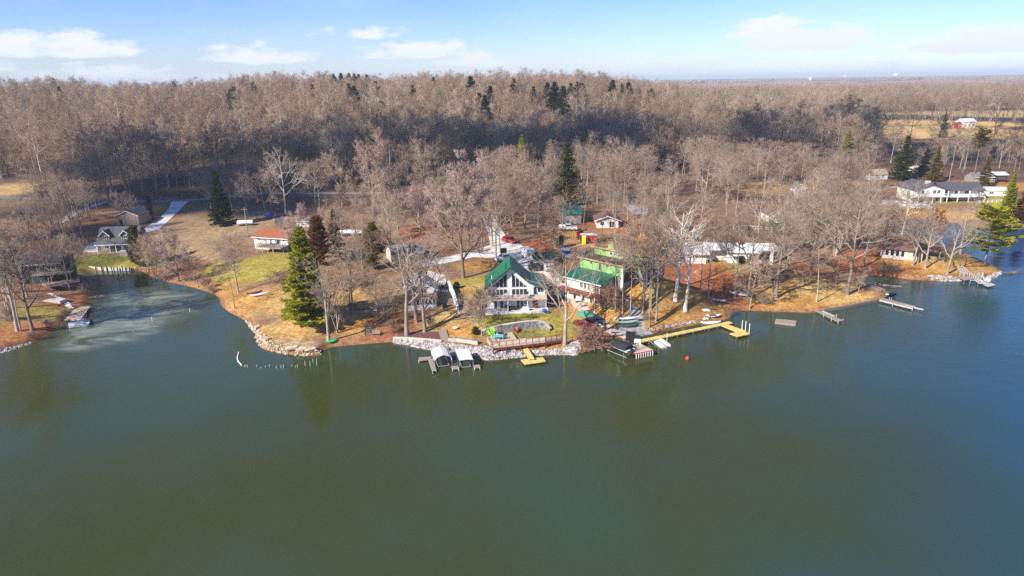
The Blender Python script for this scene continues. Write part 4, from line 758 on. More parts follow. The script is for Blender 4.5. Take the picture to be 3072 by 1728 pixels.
riprap([(1598, 1052), (1660, 1050), (1700, 1042), (1722, 1025), (1738, 1022), (1742, 1050), (1730, 1066), (1660, 1065), (1600, 1067)], 950, .12, .44, RW, 'white riprap rocks right of the yellow gangway', 2)
riprap([(754, 982), (772, 985), (800, 1010), (835, 1035), (880, 1050), (960, 1052), (968, 1064), (900, 1068), (820, 1058), (772, 1034), (764, 1005)], 340, .14, .46, RT, 'tan broken rock along the tip of the slope', 3)
riprap([(-10, 1052), (45, 1040), (92, 1026), (98, 1030), (45, 1049), (-10, 1064)], 160, .15, .35, RW, 'white rocks at the waterline of the left bank', 4)
riprap([(2782, 826), (2830, 828), (2870, 832), (2890, 842), (2840, 846), (2790, 838)], 240, .15, .34, RW, 'white rocks below the point lawn', 5); riprap([(2945, 832), (2980, 822), (3002, 812), (3006, 822), (2985, 834), (2948, 842)], 130, .15, .4, RW, 'white rocks around the tip of the point', 6)
riprap([(1372, 926), (1382, 926), (1386, 945), (1374, 946)], 26, .2, .4, RW, 'heap of white rocks at the foot of the retaining wall', 7); riprap([(1930, 1000), (2000, 985), (2090, 968), (2085, 962), (1990, 978), (1925, 994)], 130, .12, .3, RW, 'white rocks along the shore under the long dock', 8)
riprap([(735, 962), (752, 968), (760, 985), (754, 990), (742, 972)], 40, .2, .5, RT, 'tan rocks at the cove mouth', 9)
for px, py, w_, d__, rz, lb in ((874, 1049, 2.4, 1.2, 12, 'largest pale slab lying in the tan rocks'), (905, 1052, 1.7, 1.3, -20, 'square pale slab right of the largest one'), (930, 1054, 2.2, .8, 30, 'narrow pale slab nearest the dark bank'), (772, 985, 1.2, .9, 50, 'pale slab at the cove side of the tip'), (797, 1022, 1.5, 1.2, 70, 'pale slab on the left curve of the tip')):
    t_ = MB().slab([(-w_ / 2, -d__ / 2, .25), (w_ / 2 * .9, -d__ / 2 * 1.1, .3), (w_ / 2, d__ / 2 * .8, .5), (-w_ / 2 * .8, d__ / 2, .45)], .3).build('stone_slab', RT); t_.location = G(px, py) + Vector((0, 0, .12)); t_.rotation_euler = (0, 0, R(rz)); tag(t_, lb, 'stone slab')
# ---------------------------------------------------------------- tree meshes
def seg_mesh(segs, n):
    """segs: list of (p0, p1, r0, r1) -> tapered n-sided tubes, all at once"""
    if not segs: return np.zeros((0, 3)), np.zeros((0, 4), int)
    a = np.array([(*s[0], *s[1]) for s in segs]); r = np.array([(s[2], s[3]) for s in segs])
    p0, p1 = a[:, :3], a[:, 3:]; d = p1 - p0; d /= np.maximum(np.linalg.norm(d, axis=1, keepdims=True), 1e-6)
    up = np.where(np.abs(d[:, 2:3]) < 0.9, np.array([[0, 0, 1.0]]), np.array([[1.0, 0, 0]]))
    u = np.cross(d, up); u /= np.linalg.norm(u, axis=1, keepdims=True); w = np.cross(d, u)
    th = np.arange(n) * 2 * math.pi / n
    ring = u[:, None, :] * np.cos(th)[None, :, None] + w[:, None, :] * np.sin(th)[None, :, None]
    v = np.concatenate([p0[:, None] + ring * r[:, 0][:, None, None], p1[:, None] + ring * r[:, 1][:, None, None]], 1).reshape(-1, 3)
    b0 = (np.arange(len(segs)) * 2 * n)[:, None]; k = np.arange(n)[None, :]
    f = np.stack([b0 + k, b0 + (k + 1) % n, b0 + n + (k + 1) % n, b0 + n + k], -1).reshape(-1, 4)
    return v, f
def twig_mesh(segs):
    """thin three-sided spikes for the finest twigs"""
    a = np.array([(*s[0], *s[1]) for s in segs]); r = np.array([s[2] for s in segs])
    p0, p1 = a[:, :3], a[:, 3:]; d = p1 - p0; d /= np.maximum(np.linalg.norm(d, axis=1, keepdims=True), 1e-6)
    up = np.where(np.abs(d[:, 2:3]) < 0.9, np.array([[0, 0, 1.0]]), np.array([[1.0, 0, 0]]))
    u = np.cross(d, up); u /= np.linalg.norm(u, axis=1, keepdims=True); w = np.cross(d, u)
    th = np.arange(3) * 2 * math.pi / 3
    ring = p0[:, None] + (u[:, None, :] * np.cos(th)[None, :, None] + w[:, None, :] * np.sin(th)[None, :, None]) * r[:, None, None]
    v = np.concatenate([ring, p1[:, None]], 1).reshape(-1, 3); b0 = (np.arange(len(segs)) * 4)[:, None]
    f = np.concatenate([b0 + np.array([[0, 1, 3]]), b0 + np.array([[1, 2, 3]]), b0 + np.array([[2, 0, 3]])], 0)
    return v, f
def np_mesh(name, chunks, mats, smooth=False):
    """chunks: (verts, faces, material index)"""
    vs, ls, ln, mi, o = [], [], [], [], 0
    for v, f, m in chunks:
        if not len(v): continue
        vs.append(v); ls.append((f + o).ravel()); ln.append(np.full(len(f), f.shape[1])); mi.append(np.full(len(f), m)); o += len(v)
    v = np.concatenate(vs).astype(np.float32); ls = np.concatenate(ls).astype(np.int32); ln = np.concatenate(ln); mi = np.concatenate(mi).astype(np.int32)
    me = bpy.data.meshes.new(name); me.vertices.add(len(v)); me.vertices.foreach_set('co', v.ravel())
    me.loops.add(len(ls)); me.loops.foreach_set('vertex_index', ls)
    me.polygons.add(len(ln)); me.polygons.foreach_set('loop_start', np.concatenate([[0], np.cumsum(ln)[:-1]]).astype(np.int32))
    me.polygons.foreach_set('material_index', mi)
    if smooth: me.polygons.foreach_set('use_smooth', np.ones(len(ln), bool))
    for m in mats: me.materials.append(m)
    me.update(); me.validate(); return me
def rdir(rg, d, ang):
    """d turned by ang about a random perpendicular"""
    a = Vector((rg.gauss(0, 1), rg.gauss(0, 1), rg.gauss(0, 1))); a = (a - d * a.dot(d)).normalized()
    return (d * math.cos(ang) + a * math.sin(ang)).normalized()
def grow(seed, Ht, trunk_r, first, counts, ratios, angs, up=0.12, wob=0.10, stems=1, lean=0.0, twig_r=0.025, top=0.92, limb_decay=0.5):
    """a bare deciduous tree: returns trunk segments, branch segments, twig segments"""
    rg = random.Random(seed); trunk, br, tw = [], [], []
    def branch(p, d, L, r, lev):
        n = 4 if lev < 2 else (3 if lev == 2 else 2)
        nodes = [(p, r)]; dd = d
        for i in range(n):
            dd = (rdir(rg, dd, rg.gauss(0, wob)) + Vector((0, 0, up * (0.6 if lev > 2 else 1)))).normalized()
            p2 = p + dd * (L / n); r2 = r * (1 - 0.62 * (i + 1) / n)
            (trunk if lev == 1 and i < 3 and r > trunk_r * .22 else br).append((p, p2, r * (1 - 0.62 * i / n), r2)); p = p2; nodes.append((p, r2, dd))
        if lev >= len(counts): return
        for k in range(counts[lev]):
            f = rg.uniform(0.22, 1.0) if k else 1.0; i = min(n - 1, int(f * n)); q = nodes[i][0].lerp(nodes[i + 1][0], f * n - i)
            cd = rdir(rg, nodes[i + 1][2], R(rg.uniform(*angs[lev])) if k else R(8)); cl = L * ratios[lev] * rg.uniform(0.7, 1.2) * (1.15 - 0.45 * f)
            if lev == len(counts) - 1:
                e = q + (cd + Vector((0, 0, up * .5))).normalized() * cl; tw.append((q, e, twig_r))
                for _ in range(2):
                    s_ = q.lerp(e, rg.uniform(.25, .8)); tw.append((s_, s_ + rdir(rg, cd, R(rg.uniform(25, 55))) * cl * .55, twig_r * .75))
            else: branch(q, cd, cl, nodes[i][1] * 0.68, lev + 1)
    for s in range(stems):
        d = Vector((lean + rg.gauss(0, .03), rg.gauss(0, .03), 1)).normalized()
        if stems > 1: d = rdir(rg, Vector((0, 0, 1)), R(rg.uniform(6, 17)))
        p = Vector((0, 0, -0.4)) if stems == 1 else Vector((rg.uniform(-.3, .3), rg.uniform(-.3, .3), -0.4)); n = 9; tl = Ht * top / n; nodes = []
        for i in range(n):
            dd = rdir(rg, d, rg.gauss(0, .05 + wob * .3)); d = (d * .6 + dd * .4 + Vector((0, 0, .05))).normalized(); p2 = p + d * tl
            r0, r1 = (trunk_r * (1 - 0.86 * (k / n) ** 0.8) for k in (i, i + 1))
            if i == 0: trunk.append((p, p.lerp(p2, .25), r0 * 1.55, r0 * 1.05)); trunk.append((p.lerp(p2, .25), p2, r0 * 1.05, r1))
            else: trunk.append((p, p2, r0, r1))
            nodes.append((p, p2, r0, d)); p = p2
        for k in range(counts[0]):
            f = first + (1 - first) * (k + rg.random() * .8) / counts[0]; f = min(f, .99); i = min(n - 1, int(f * n)); q = nodes[i][0].lerp(nodes[i][1], f * n - i)
            cd = rdir(rg, nodes[i][3], R(rg.uniform(*angs[0]))); cl = Ht * ratios[0] * rg.uniform(.75, 1.15) * (1 - limb_decay * (f - first) / (1 - first))
            branch(q, cd, cl, nodes[i][2] * 0.55, 1)
    return trunk, br, tw
BARK = tree_mat('bark_grey_brown', [(0.30, 0.24, 0.19), (0.42, 0.345, 0.275), (0.21, 0.165, 0.135), (0.46, 0.385, 0.31)])
TWIG = tree_mat('twigs_tan', [(0.34, 0.24, 0.17), (0.40, 0.285, 0.20), (0.28, 0.195, 0.145), (0.37, 0.255, 0.19)])
BARKW = tree_mat('bark_white', [(0.62, 0.57, 0.49), (0.70, 0.65, 0.57)], scale=0.9)
TWIGP = tree_mat('twigs_pinkish', [(0.44, 0.30, 0.255), (0.40, 0.28, 0.24)])
TWIGR = tree_mat('twigs_reddish', [(0.36, 0.18, 0.12), (0.30, 0.16, 0.11), (0.40, 0.22, 0.16)])
FBARK = tree_mat('forest_bark', [(0.17, 0.13, 0.105), (0.36, 0.30, 0.235), (0.14, 0.11, 0.09), (0.22, 0.17, 0.135), (0.52, 0.46, 0.38), (0.16, 0.125, 0.10)])
FTWIG = tree_mat('forest_twigs', [(0.31, 0.20, 0.125), (0.42, 0.30, 0.19), (0.21, 0.14, 0.10), (0.37, 0.255, 0.165), (0.27, 0.165, 0.11), (0.45, 0.345, 0.235), (0.24, 0.175, 0.125)])
KINDS_ = {   # look: heights are nominal, each placed tree is scaled to its own
    'oak':   dict(Ht=18, trunk_r=.31, first=.30, counts=[12, 7, 6, 4], ratios=[.44, .56, .54, .75], angs=[(42, 78), (30, 65), (28, 65), (22, 65)], wob=.18, up=.06),
    'tall':  dict(Ht=20, trunk_r=.22, first=.52, counts=[11, 6, 5, 4], ratios=[.30, .56, .55, .78], angs=[(32, 70), (28, 62), (28, 62), (22, 65)], wob=.17, up=.07),
    'vase':  dict(Ht=19, trunk_r=.36, first=.22, counts=[11, 7, 6, 4], ratios=[.50, .50, .48, .75], angs=[(24, 54), (24, 56), (22, 55), (18, 55)], wob=.11, up=.11, limb_decay=.35),
    'multi': dict(Ht=15, trunk_r=.20, first=.25, counts=[8, 6, 5, 5], ratios=[.42, .54, .54, .75], angs=[(28, 62), (28, 60), (28, 60), (22, 60)], wob=.15, up=.08, stems=3),
    'sparse': dict(Ht=19, trunk_r=.44, first=.24, counts=[10, 6, 4, 3], ratios=[.48, .50, .50, .8], angs=[(28, 62), (28, 60), (26, 60), (22, 60)], wob=.17, up=.09),
    'dome': dict(Ht=17, trunk_r=.30, first=.14, counts=[16, 9, 7, 6], ratios=[.48, .50, .50, .75], angs=[(28, 66), (24, 58), (22, 56), (18, 55)], wob=.10, up=.10, limb_decay=.45),
    'small': dict(Ht=9,  trunk_r=.13, first=.18, counts=[12, 6, 6, 5], ratios=[.44, .52, .5, .65], angs=[(34, 68), (30, 62), (28, 60), (22, 60)], wob=.15, up=.08, twig_r=.02),
    'shrub': dict(Ht=3.2, trunk_r=.05, first=.06, counts=[9, 6, 5], ratios=[.55, .55, .55], angs=[(22, 60), (25, 55), (20, 55)], wob=.16, up=.10, stems=4, twig_r=.020),
}
PROTO = {}
def bare_proto(key, seed, bark, twig):
    k = (key, seed, bark.name, twig.name)
    if k not in PROTO:
        t, b, w = grow(seed, **KINDS_[key]); n6, n3 = seg_mesh(t, 7), seg_mesh(b, 4)
        PROTO[k] = (np_mesh('trunk', [(*n6, 0)], [bark], True), np_mesh('crown', [(*n3, 0), (*twig_mesh(w), 1)], [bark, twig]), KINDS_[key]['Ht'])
    return PROTO[k]
STYLES = {'oak': ('oak', 4, BARK, TWIG), 'tall': ('tall', 4, BARK, TWIG), 'vase': ('vase', 2, BARK, TWIG), 'multi': ('multi', 3, BARK, TWIG), 'small': ('small', 3, BARK, TWIG), 'pink': ('dome', 1, BARK, TWIGP), 'sparse': ('sparse', 3, BARK, TWIG), 'dome': ('dome', 2, BARK, TWIG),
          'sycamore': ('sparse', 2, BARKW, TWIG), 'white_oak': ('oak', 2, BARKW, TWIG), 'shrub': ('shrub', 2, BARK, TWIG), 'red_shrub': ('shrub', 2, BARK, TWIGR), 'red_small': ('small', 1, BARK, TWIGR)}
N_BARE = [0]
def plant_bare(style, p, ht, label, group=None, name='bare_tree', cat='tree', rz=None, lean=0.0, wide=1.0):
    key, nv, bark, twig = STYLES[style]
    tm, cm, h0 = bare_proto(key, 11 + rng.randrange(nv) * 7, bark, twig); s = ht / h0
    o = thing(name, label, cat, p, rng.uniform(0, 6.28) if rz is None else rz, group)
    if lean: o.rotation_euler = (0, lean, 0)
    o.scale = (s * wide, s * wide, s)
    for nm, m in (('trunk', tm), ('crown', cm)):
        c = bpy.data.objects.new(nm, m); COL.objects.link(c); c.parent = o
    N_BARE[0] += 1
    return o

# evergreens: whorled limbs carrying flat sprays of needles
def conifer(seed, Ht, base, width, shape, n_wh, per, tuft, tuft_l, droop, trunk_r, gap=0.0):
    rg = random.Random(seed); tr, br, tv, tf = [], [], [], []
    n = 8
    for i in range(n): tr.append((Vector((0, 0, Ht * i / n - (.4 if i == 0 else 0))), Vector((0, 0, Ht * (i + 1) / n)), trunk_r * (1 - .92 * i / n), trunk_r * (1 - .92 * (i + 1) / n)))
    for wI in range(n_wh):
        f = (wI + rg.random() * .7) / n_wh; z = base + (Ht - base) * f
        for k in range(per):
            if rg.random() < gap: continue
            a = rg.uniform(0, 6.283); L = width * shape(f) * rg.uniform(.55, 1.12) + .25
            d = Vector((math.cos(a), math.sin(a), rg.uniform(-.05, .22) + .35 * f)).normalized(); p = Vector((0, 0, z)); e = p + d * L + Vector((0, 0, -droop * L))
            br.append((p, e, trunk_r * .16 * (1 - f) + .02, .012))
            side = Vector((-math.sin(a), math.cos(a), 0)); m = int(tuft * L) + 3
            for j in range(m):
                t = 1 - .82 * rg.random() ** 1.35; c = p.lerp(e, t) + side * rg.gauss(0, .15 * L * (1.05 - .55 * t)) + Vector((0, 0, rg.gauss(.06, .10)))
                o = (d * rg.uniform(.2, 1) + side * rg.uniform(-1, 1) + Vector((0, 0, rg.uniform(-.1, .55)))).normalized() * tuft_l * rg.uniform(.6, 1.3)
                w = o.cross(Vector((rg.gauss(0, .4), rg.gauss(0, .4), 1))).normalized() * tuft_l * rg.uniform(.12, .26)
                b0 = len(tv); tv += [c - o * .4 - w * .3, c + w, c + o * .6, c - w]; tf.append((b0, b0 + 1, b0 + 2, b0 + 3))
    return seg_mesh(tr, 7), seg_mesh(br, 3), (np.array([tuple(v) for v in tv]), np.array(tf))
def leaf_mat(name, c1, c2, scale=0.35):
    m = mat(name, c1, c2, scale=scale, rough=.7, detail=6, spec=.2, ramp=(.42, .66)); n, l = m.node_tree.nodes, m.node_tree.links
    tb, mx = n.new('ShaderNodeBsdfTranslucent'), n.new('ShaderNodeMixShader'); src = n['Principled BSDF'].inputs['Base Color'].links[0].from_socket
    l.new(src, tb.inputs['Color']); mx.inputs[0].default_value = .45; l.new(n['Principled BSDF'].outputs[0], mx.inputs[1]); l.new(tb.outputs[0], mx.inputs[2]); l.new(mx.outputs[0], n['Material Output'].inputs['Surface']); return m
PINE = leaf_mat('needles_yellow_green', (0.50, 0.46, 0.028), (0.26, 0.30, 0.024)); DARK = leaf_mat('needles_dark', (0.045, 0.072, 0.026), (0.022, 0.040, 0.018))
OLIVE = leaf_mat('needles_olive', (0.32, 0.24, 0.025), (0.13, 0.13, 0.022)); RUSTY = leaf_mat('needles_rusty', (0.28, 0.125, 0.02), (0.09, 0.07, 0.02)); LEAFO = leaf_mat('leaves_orange', (0.42, 0.155, 0.05), (0.28, 0.10, 0.045), .8)
MIDG = leaf_mat('needles_mid_green', (0.13, 0.16, 0.026), (0.06, 0.09, 0.022))
pb = mat('bark_pine', (0.26, 0.20, 0.16), (0.15, 0.11, 0.09), scale=4)
pine_shape = lambda f: (1 - f) ** .82 * (.90 + .10 * math.sin(f * 40)); cone_shape = lambda f: (1 - f) ** .9; col_shape = lambda f: (.35 + .65 * math.sin(min(1, f * 1.2 + .25) * math.pi * .62)) * (1 - f) ** .35
top_shape = lambda f: math.sin(min(1, f + .12) * math.pi * .9) ** .7
CSPEC = {   # nominal height, then the grower's arguments
    'plume_pine': (20, dict(base=1.6, width=5.4, shape=pine_shape, n_wh=30, per=10, tuft=44, tuft_l=.92, droop=.02, trunk_r=.34, gap=.1)),
    'spruce': (16, dict(base=.6, width=4.2, shape=cone_shape, n_wh=26, per=9, tuft=24, tuft_l=.62, droop=.12, trunk_r=.26)),
    'cedar': (9, dict(base=.4, width=1.9, shape=col_shape, n_wh=24, per=9, tuft=34, tuft_l=.42, droop=-.25, trunk_r=.15)),
    'column': (6.5, dict(base=.1, width=1.15, shape=col_shape, n_wh=24, per=9, tuft=26, tuft_l=.26, droop=-.4, trunk_r=.10)),
    'open_pine': (15, dict(base=4.0, width=6.2, shape=top_shape, n_wh=13, per=7, tuft=26, tuft_l=.78, droop=-.02, trunk_r=.30, gap=.18)),
    'flat_top': (20, dict(base=13.5, width=3.6, shape=top_shape, n_wh=11, per=7, tuft=24, tuft_l=.7, droop=.0, trunk_r=.26, gap=.1)),
}
def plant_conifer(kind, needles, p, ht, label, group=None, name='conifer', seed=3, wide=1.0, rz=None):
    if ht > 8 and not group: EX.append((p.x, p.y, 5.0)); EX.append((p.x * .955, p.y * .955, 6.0))
    h0, a = CSPEC[kind]; k = (kind, needles.name, seed)
    if k not in PROTO:
        t, b, w = conifer(seed, h0, **a); PROTO[k] = (np_mesh('trunk', [(*t, 0)], [pb], True), np_mesh('crown', [(*b, 0), (*w, 1)], [pb, needles]))
    o = thing(name, label, 'tree', p, rng.uniform(0, 6.28) if rz is None else rz, group); s = ht / h0; o.scale = (s * wide, s * wide, s)
    for nm, m in zip(('trunk', 'crown'), PROTO[k]):
        c = bpy.data.objects.new(nm, m); COL.objects.link(c); c.parent = o
    return o

# ---------------------------------------------------------------- the trees one can tell apart (photo pixel of the base, height, look, label)
NEAR = []
HAND = [
    (53, 993, 21, 'oak', 'tall bare tree forking at its foot on the left bank'), (63, 993, 17, 'tall', 'thin straight bare trunk beside the forked left bank tree'), (98, 993, 20, 'vase', 'straight bare tree on the left bank nearest the tan dock'),
    (20, 925, 18, 'oak', 'bare tree behind the forked tree at the left edge'), (238, 841, 12, 'oak', 'spreading bare tree at the cove edge beside the timber seawall'), (465, 834, 10, 'multi', 'dark bare tree leaning over the cove beside the tall evergreen'),
    (537, 845, 12, 'pink', 'rounded fine twigged tree on the right bank of the cove'), (596, 862, 7, 'red_small', 'low reddish tree bending over the cove water'), (704, 924, 13, 'tall', 'slender bare tree alone at the waterline of the slope'),
    (716, 878, 15, 'oak', 'bare tree on the slope left of the big yellow green pine'), (857, 640, 22, 'white_oak', 'tall pale open branched tree behind the rust roofed house'), (690, 660, 15, 'tall', 'thin bare tree beside the utility pole on the brown field'), (745, 668, 16, 'tall', 'bare tree by the white object on the brown field'),
    (800, 655, 17, 'oak', 'dark trunked tree beside the blue tarps'), (1027, 622, 18, 'dome', 'bare vase shaped tree on the far lawn left of the tallest one'), (1121, 640, 23, 'dome', 'tallest bare tree on the far lawn with a pale rounded crown'), (1197, 600, 15, 'oak', 'ragged bare tree with broken limbs on the far lawn'),
    (1293, 625, 19, 'dome', 'twin stemmed bare tree on the far lawn behind the pinkish one'), (985, 1023, 16, 'sparse', 'slim bare tree at the water beside the big pine'), (1010, 1000, 11, 'multi', 'grey many stemmed tree right of the big pine'), (1060, 939, 15, 'oak', 'bare tree on the tan lawn right of the big pine'), (1050, 920, 16, 'tall', 'dark straight tree behind the one right of the big pine'),
    (1221, 1006, 21, 'sparse', 'big bare tree with a dark forked trunk above the white rocks'), (1250, 967, 19, 'sparse', 'straight bare tree in front of the small grey cottage'), (1275, 996, 18, 'sparse', 'pale barked bare tree between the cottage and the timber steps'), (1160, 975, 10, 'multi', 'tangled low tree on the red mulch left of the cottage'),
    (1130, 940, 9, 'small', 'small bare tree on the tan lawn left of the cottage'), (1391, 834, 26, 'pink', 'large pinkish many stemmed tree on the lawn behind the cottage'), (1418, 990, 8, 'small', 'small bare tree left of the curved stone wall'), (1446, 1008, 10, 'small', 'small bare tree beside the end of the curved stone wall'),
    (1694, 1034, 19, 'sparse', 'big grey forked tree at the right end of the red boardwalk'), (1615, 799, 17, 'tall', 'pale curved trunk beside the dark roofed shed'), (1688, 741, 15, 'oak', 'bare tree behind the white van'), (1782, 930, 15, 'tall', 'thin bare tree beside the green umbrella'), (1847, 960, 18, 'tall', 'thin bare tree left of the canoes'),
    (1868, 966, 20, 'tall', 'dark double trunk beside the green canoes'), (1888, 961, 17, 'tall', 'thin dark trunk right of the green canoes'), (1927, 933, 18, 'sparse', 'bare tree on the orange slope right of the gravel path'), (1949, 981, 18, 'tall', 'clustered dark trunks on the grass above the long dock'), (1967, 963, 21, 'tall', 'straight dark tree behind the clustered trunks'), (1953, 925, 17, 'tall', 'bare tree between the gravel path and the white sycamores'),
    (2055, 927, 19, 'sycamore', 'white barked sycamore leaning right on the orange lawn'), (2025, 897, 20, 'sycamore', 'straight white barked sycamore beside the leaning one'), (2100, 879, 15, 'tall', 'thin bare tree in the red leaves right of the sycamores'), (2125, 894, 18, 'tall', 'thin bare trunk beside the silver canoe'), (2204, 891, 18, 'oak', 'bare tree beside the upturned grey boat'),
    (2243, 897, 22, 'oak', 'stout bare tree above the orange bank with its shadow on the leaves'), (2249, 927, 12, 'small', 'leaning sapling at the orange bank'), (2317, 888, 16, 'tall', 'thin trunk paired with a stouter tree on the middle lawn'), (2328, 894, 20, 'sparse', 'stout tree with flared roots on the middle lawn'), (2450, 906, 16, 'tall', 'dark trunk nearest the floating platform shore'),
    (2432, 826, 19, 'oak', 'bare tree at the back of the middle lawn'), (2508, 853, 20, 'tall', 'pale trunk on the middle lawn beside the timber walkway'), (2540, 884, 22, 'sparse', 'large dark forked tree leaning over the inlet'), (2574, 879, 6, 'small', 'broken stump tree beside the timber walkway'), (2739, 795, 14, 'sparse', 'pair trunk left on the point lawn before the deck'),
    (2752, 790, 14, 'sparse', 'second of the twin trunks on the point lawn'), (2775, 805, 14, 'sparse', 'thin pale trunk with a long shadow on the point'), (2841, 822, 16, 'sparse', 'pale leaning trunk on the point above the white dock'), (2706, 704, 16, 'sparse', 'dark leaning tree on the shore of the back inlet'), (2881, 762, 13, 'sparse', 'bare tree at the far edge of the point near the pine'),
    (2800, 752, 9, 'sparse', 'bare tree behind the deck of the point house'), (2590, 800, 16, 'oak', 'bare tree in the brush left of the brown roofed point house'), (2650, 770, 15, 'multi', 'bare clump in front of the brown roofed point house'), (380, 690, 11, 'vase', 'dark bare tree in front of the tan garage'), (150, 860, 14, 'oak', 'bare tree in front of the dark green cabin'), (446, 812, 10, 'multi', 'dark tangle of bare stems right of the dull evergreen'), (488, 834, 9, 'multi', 'bare clump at the cove edge left of the rounded tree'),
    (1500, 760, 17, 'oak', 'bare tree beside the white concrete drive'), (1180, 800, 17, 'vase', 'bare tree behind the olive cedar'), (1010, 770, 14, 'multi', 'bare clump between the big pine and the olive cedar'), (900, 760, 12, 'pink', 'pinkish tree behind the rust roofed house gable'), (1090, 830, 14, 'oak', 'bare tree below the olive cedar'),
]
for px, py, ht, st, lb in HAND:
    p = G(px, py)
    plant_bare(st, p, ht, lb, lean=(0.10 if 'leaning' in lb else 0.0)); NEAR.append((p.x, p.y))
plant_conifer('plume_pine', PINE, G(928, 974), 20, 'big yellow green pine towering over the slope point', name='pine_tree', rz=1.0, wide=1.05)
plant_conifer('cedar', RUSTY, G(962, 795), 12.5, 'rust coloured dying conifer behind the big pine', wide=1.1, name='cedar_tree')
plant_conifer('spruce', DARK, G(1010, 770), 13, 'dark conifer behind the rust coloured one', wide=.9)
plant_conifer('cedar', OLIVE, G(1122, 806), 11.5, 'olive cedar between the brown lawn and the lake house drive', wide=1.2, name='cedar_tree', seed=5)
plant_conifer('spruce', DARK, G(668, 676), 18, 'dark green conifer at the top of the brown field', seed=8)
plant_conifer('column', DARK, G(453, 649), 7, 'dark columnar evergreen beside the pale driveway', name='arborvitae')
plant_conifer('cedar', MIDG, G(420, 800), 11, 'dull green evergreen in front of the grey house porch', wide=1.1, name='cedar_tree', seed=4)
plant_conifer('spruce', MIDG, G(1700, 610), 22, 'green conifer among the bare trees behind the teal roofed garage', seed=9, wide=1.2)
plant_conifer('spruce', PINE, G(1567, 560), 22, 'yellow green conifer standing up through the bare crowns', seed=6, wide=1.0)
plant_conifer('spruce', PINE, G(2533, 512), 19, 'yellow green conifer behind the pink roofed house', seed=6, wide=1.25)
plant_conifer('spruce', MIDG, G(2706, 540), 19, 'tallest dark green conifer behind the long white house', seed=9, wide=1.25)
plant_conifer('spruce', DARK, G(2769, 530), 13, 'dim dark conifer between the two tall ones', seed=8)
plant_conifer('spruce', OLIVE, G(2800, 545), 15, 'brownish green conifer with a bare pale lower trunk', seed=9)
plant_conifer('flat_top', OLIVE, G(2919, 545), 22, 'tall bare trunked pine with a yellow green tuft', name='pine_tree')
plant_conifer('spruce', OLIVE, G(2950, 560), 12, 'olive conifer beside the tall bare trunked pine', seed=6)
plant_conifer('spruce', MIDG, G(2826, 415), 19, 'lone conifer at the edge of the tan field', seed=9, wide=.7)
plant_conifer('open_pine', PINE, G(2952, 799), 15.5, 'layered bright pine at the tip of the point', name='pine_tree', rz=.4)
plant_conifer('plume_pine', PINE, G(3015, 668), 16, 'yellow green pine in front of the long white house', name='pine_tree', seed=5, wide=.8)
plant_conifer('spruce', RUSTY, G(3066, 668), 13, 'brown conifer at the right edge above the far shore', seed=8, wide=1.3)
plant_conifer('cedar', MIDG, G(1678, 745), 4, 'small green bush beside the construction yard', wide=1.6, name='evergreen_bush', seed=4)
plant_bare('red_small', G(2795, 735), 9, 'orange leaved oak behind the point house deck')
# orange leaves still on one oak by the point
def leafy(p, ht, wd, mt, label, nleaf, name='leafy_tree'):
    rg = random.Random(int(p.x * 7)); t, b_, w = grow(31, Ht=9, trunk_r=.14, first=.2, counts=[10, 5, 5], ratios=[.4, .5, .5], angs=[(35, 65), (28, 58), (25, 55)])
    tv, tf = [], []
    for q, e, _ in w:
        for _k in range(nleaf):
            c = q.lerp(e, rg.random()); a = Vector((rg.gauss(0, 1), rg.gauss(0, 1), rg.gauss(0, 1))).normalized(); u = a.cross(Vector((.3, .2, 1))).normalized() * .17; v = a.cross(u).normalized() * .15; k = len(tv)
            tv += [c - u, c - v, c + u, c + v]; tf.append((k, k + 1, k + 2, k + 3))
    o = thing(name, label, 'tree', p, 0); s = ht / 9; o.scale = (s * wd, s * wd, s)
    for nm, m in (('trunk', np_mesh('trunk', [(*seg_mesh(t, 6), 0)], [BARK])), ('crown', np_mesh('crown', [(*seg_mesh(b_, 3), 0), (np.array([tuple(v) for v in tv]), np.array(tf), 1)], [BARK, mt]))):
        c = bpy.data.objects.new(nm, m); COL.objects.link(c); c.parent = o
leafy(G(2808, 728), 10, .8, LEAFO, 'small oak still holding bright orange leaves on the point', 6)
leafy(G(2420, 790), 6, .9, LEAFO, 'little tree with orange leaves in the woods', 5)
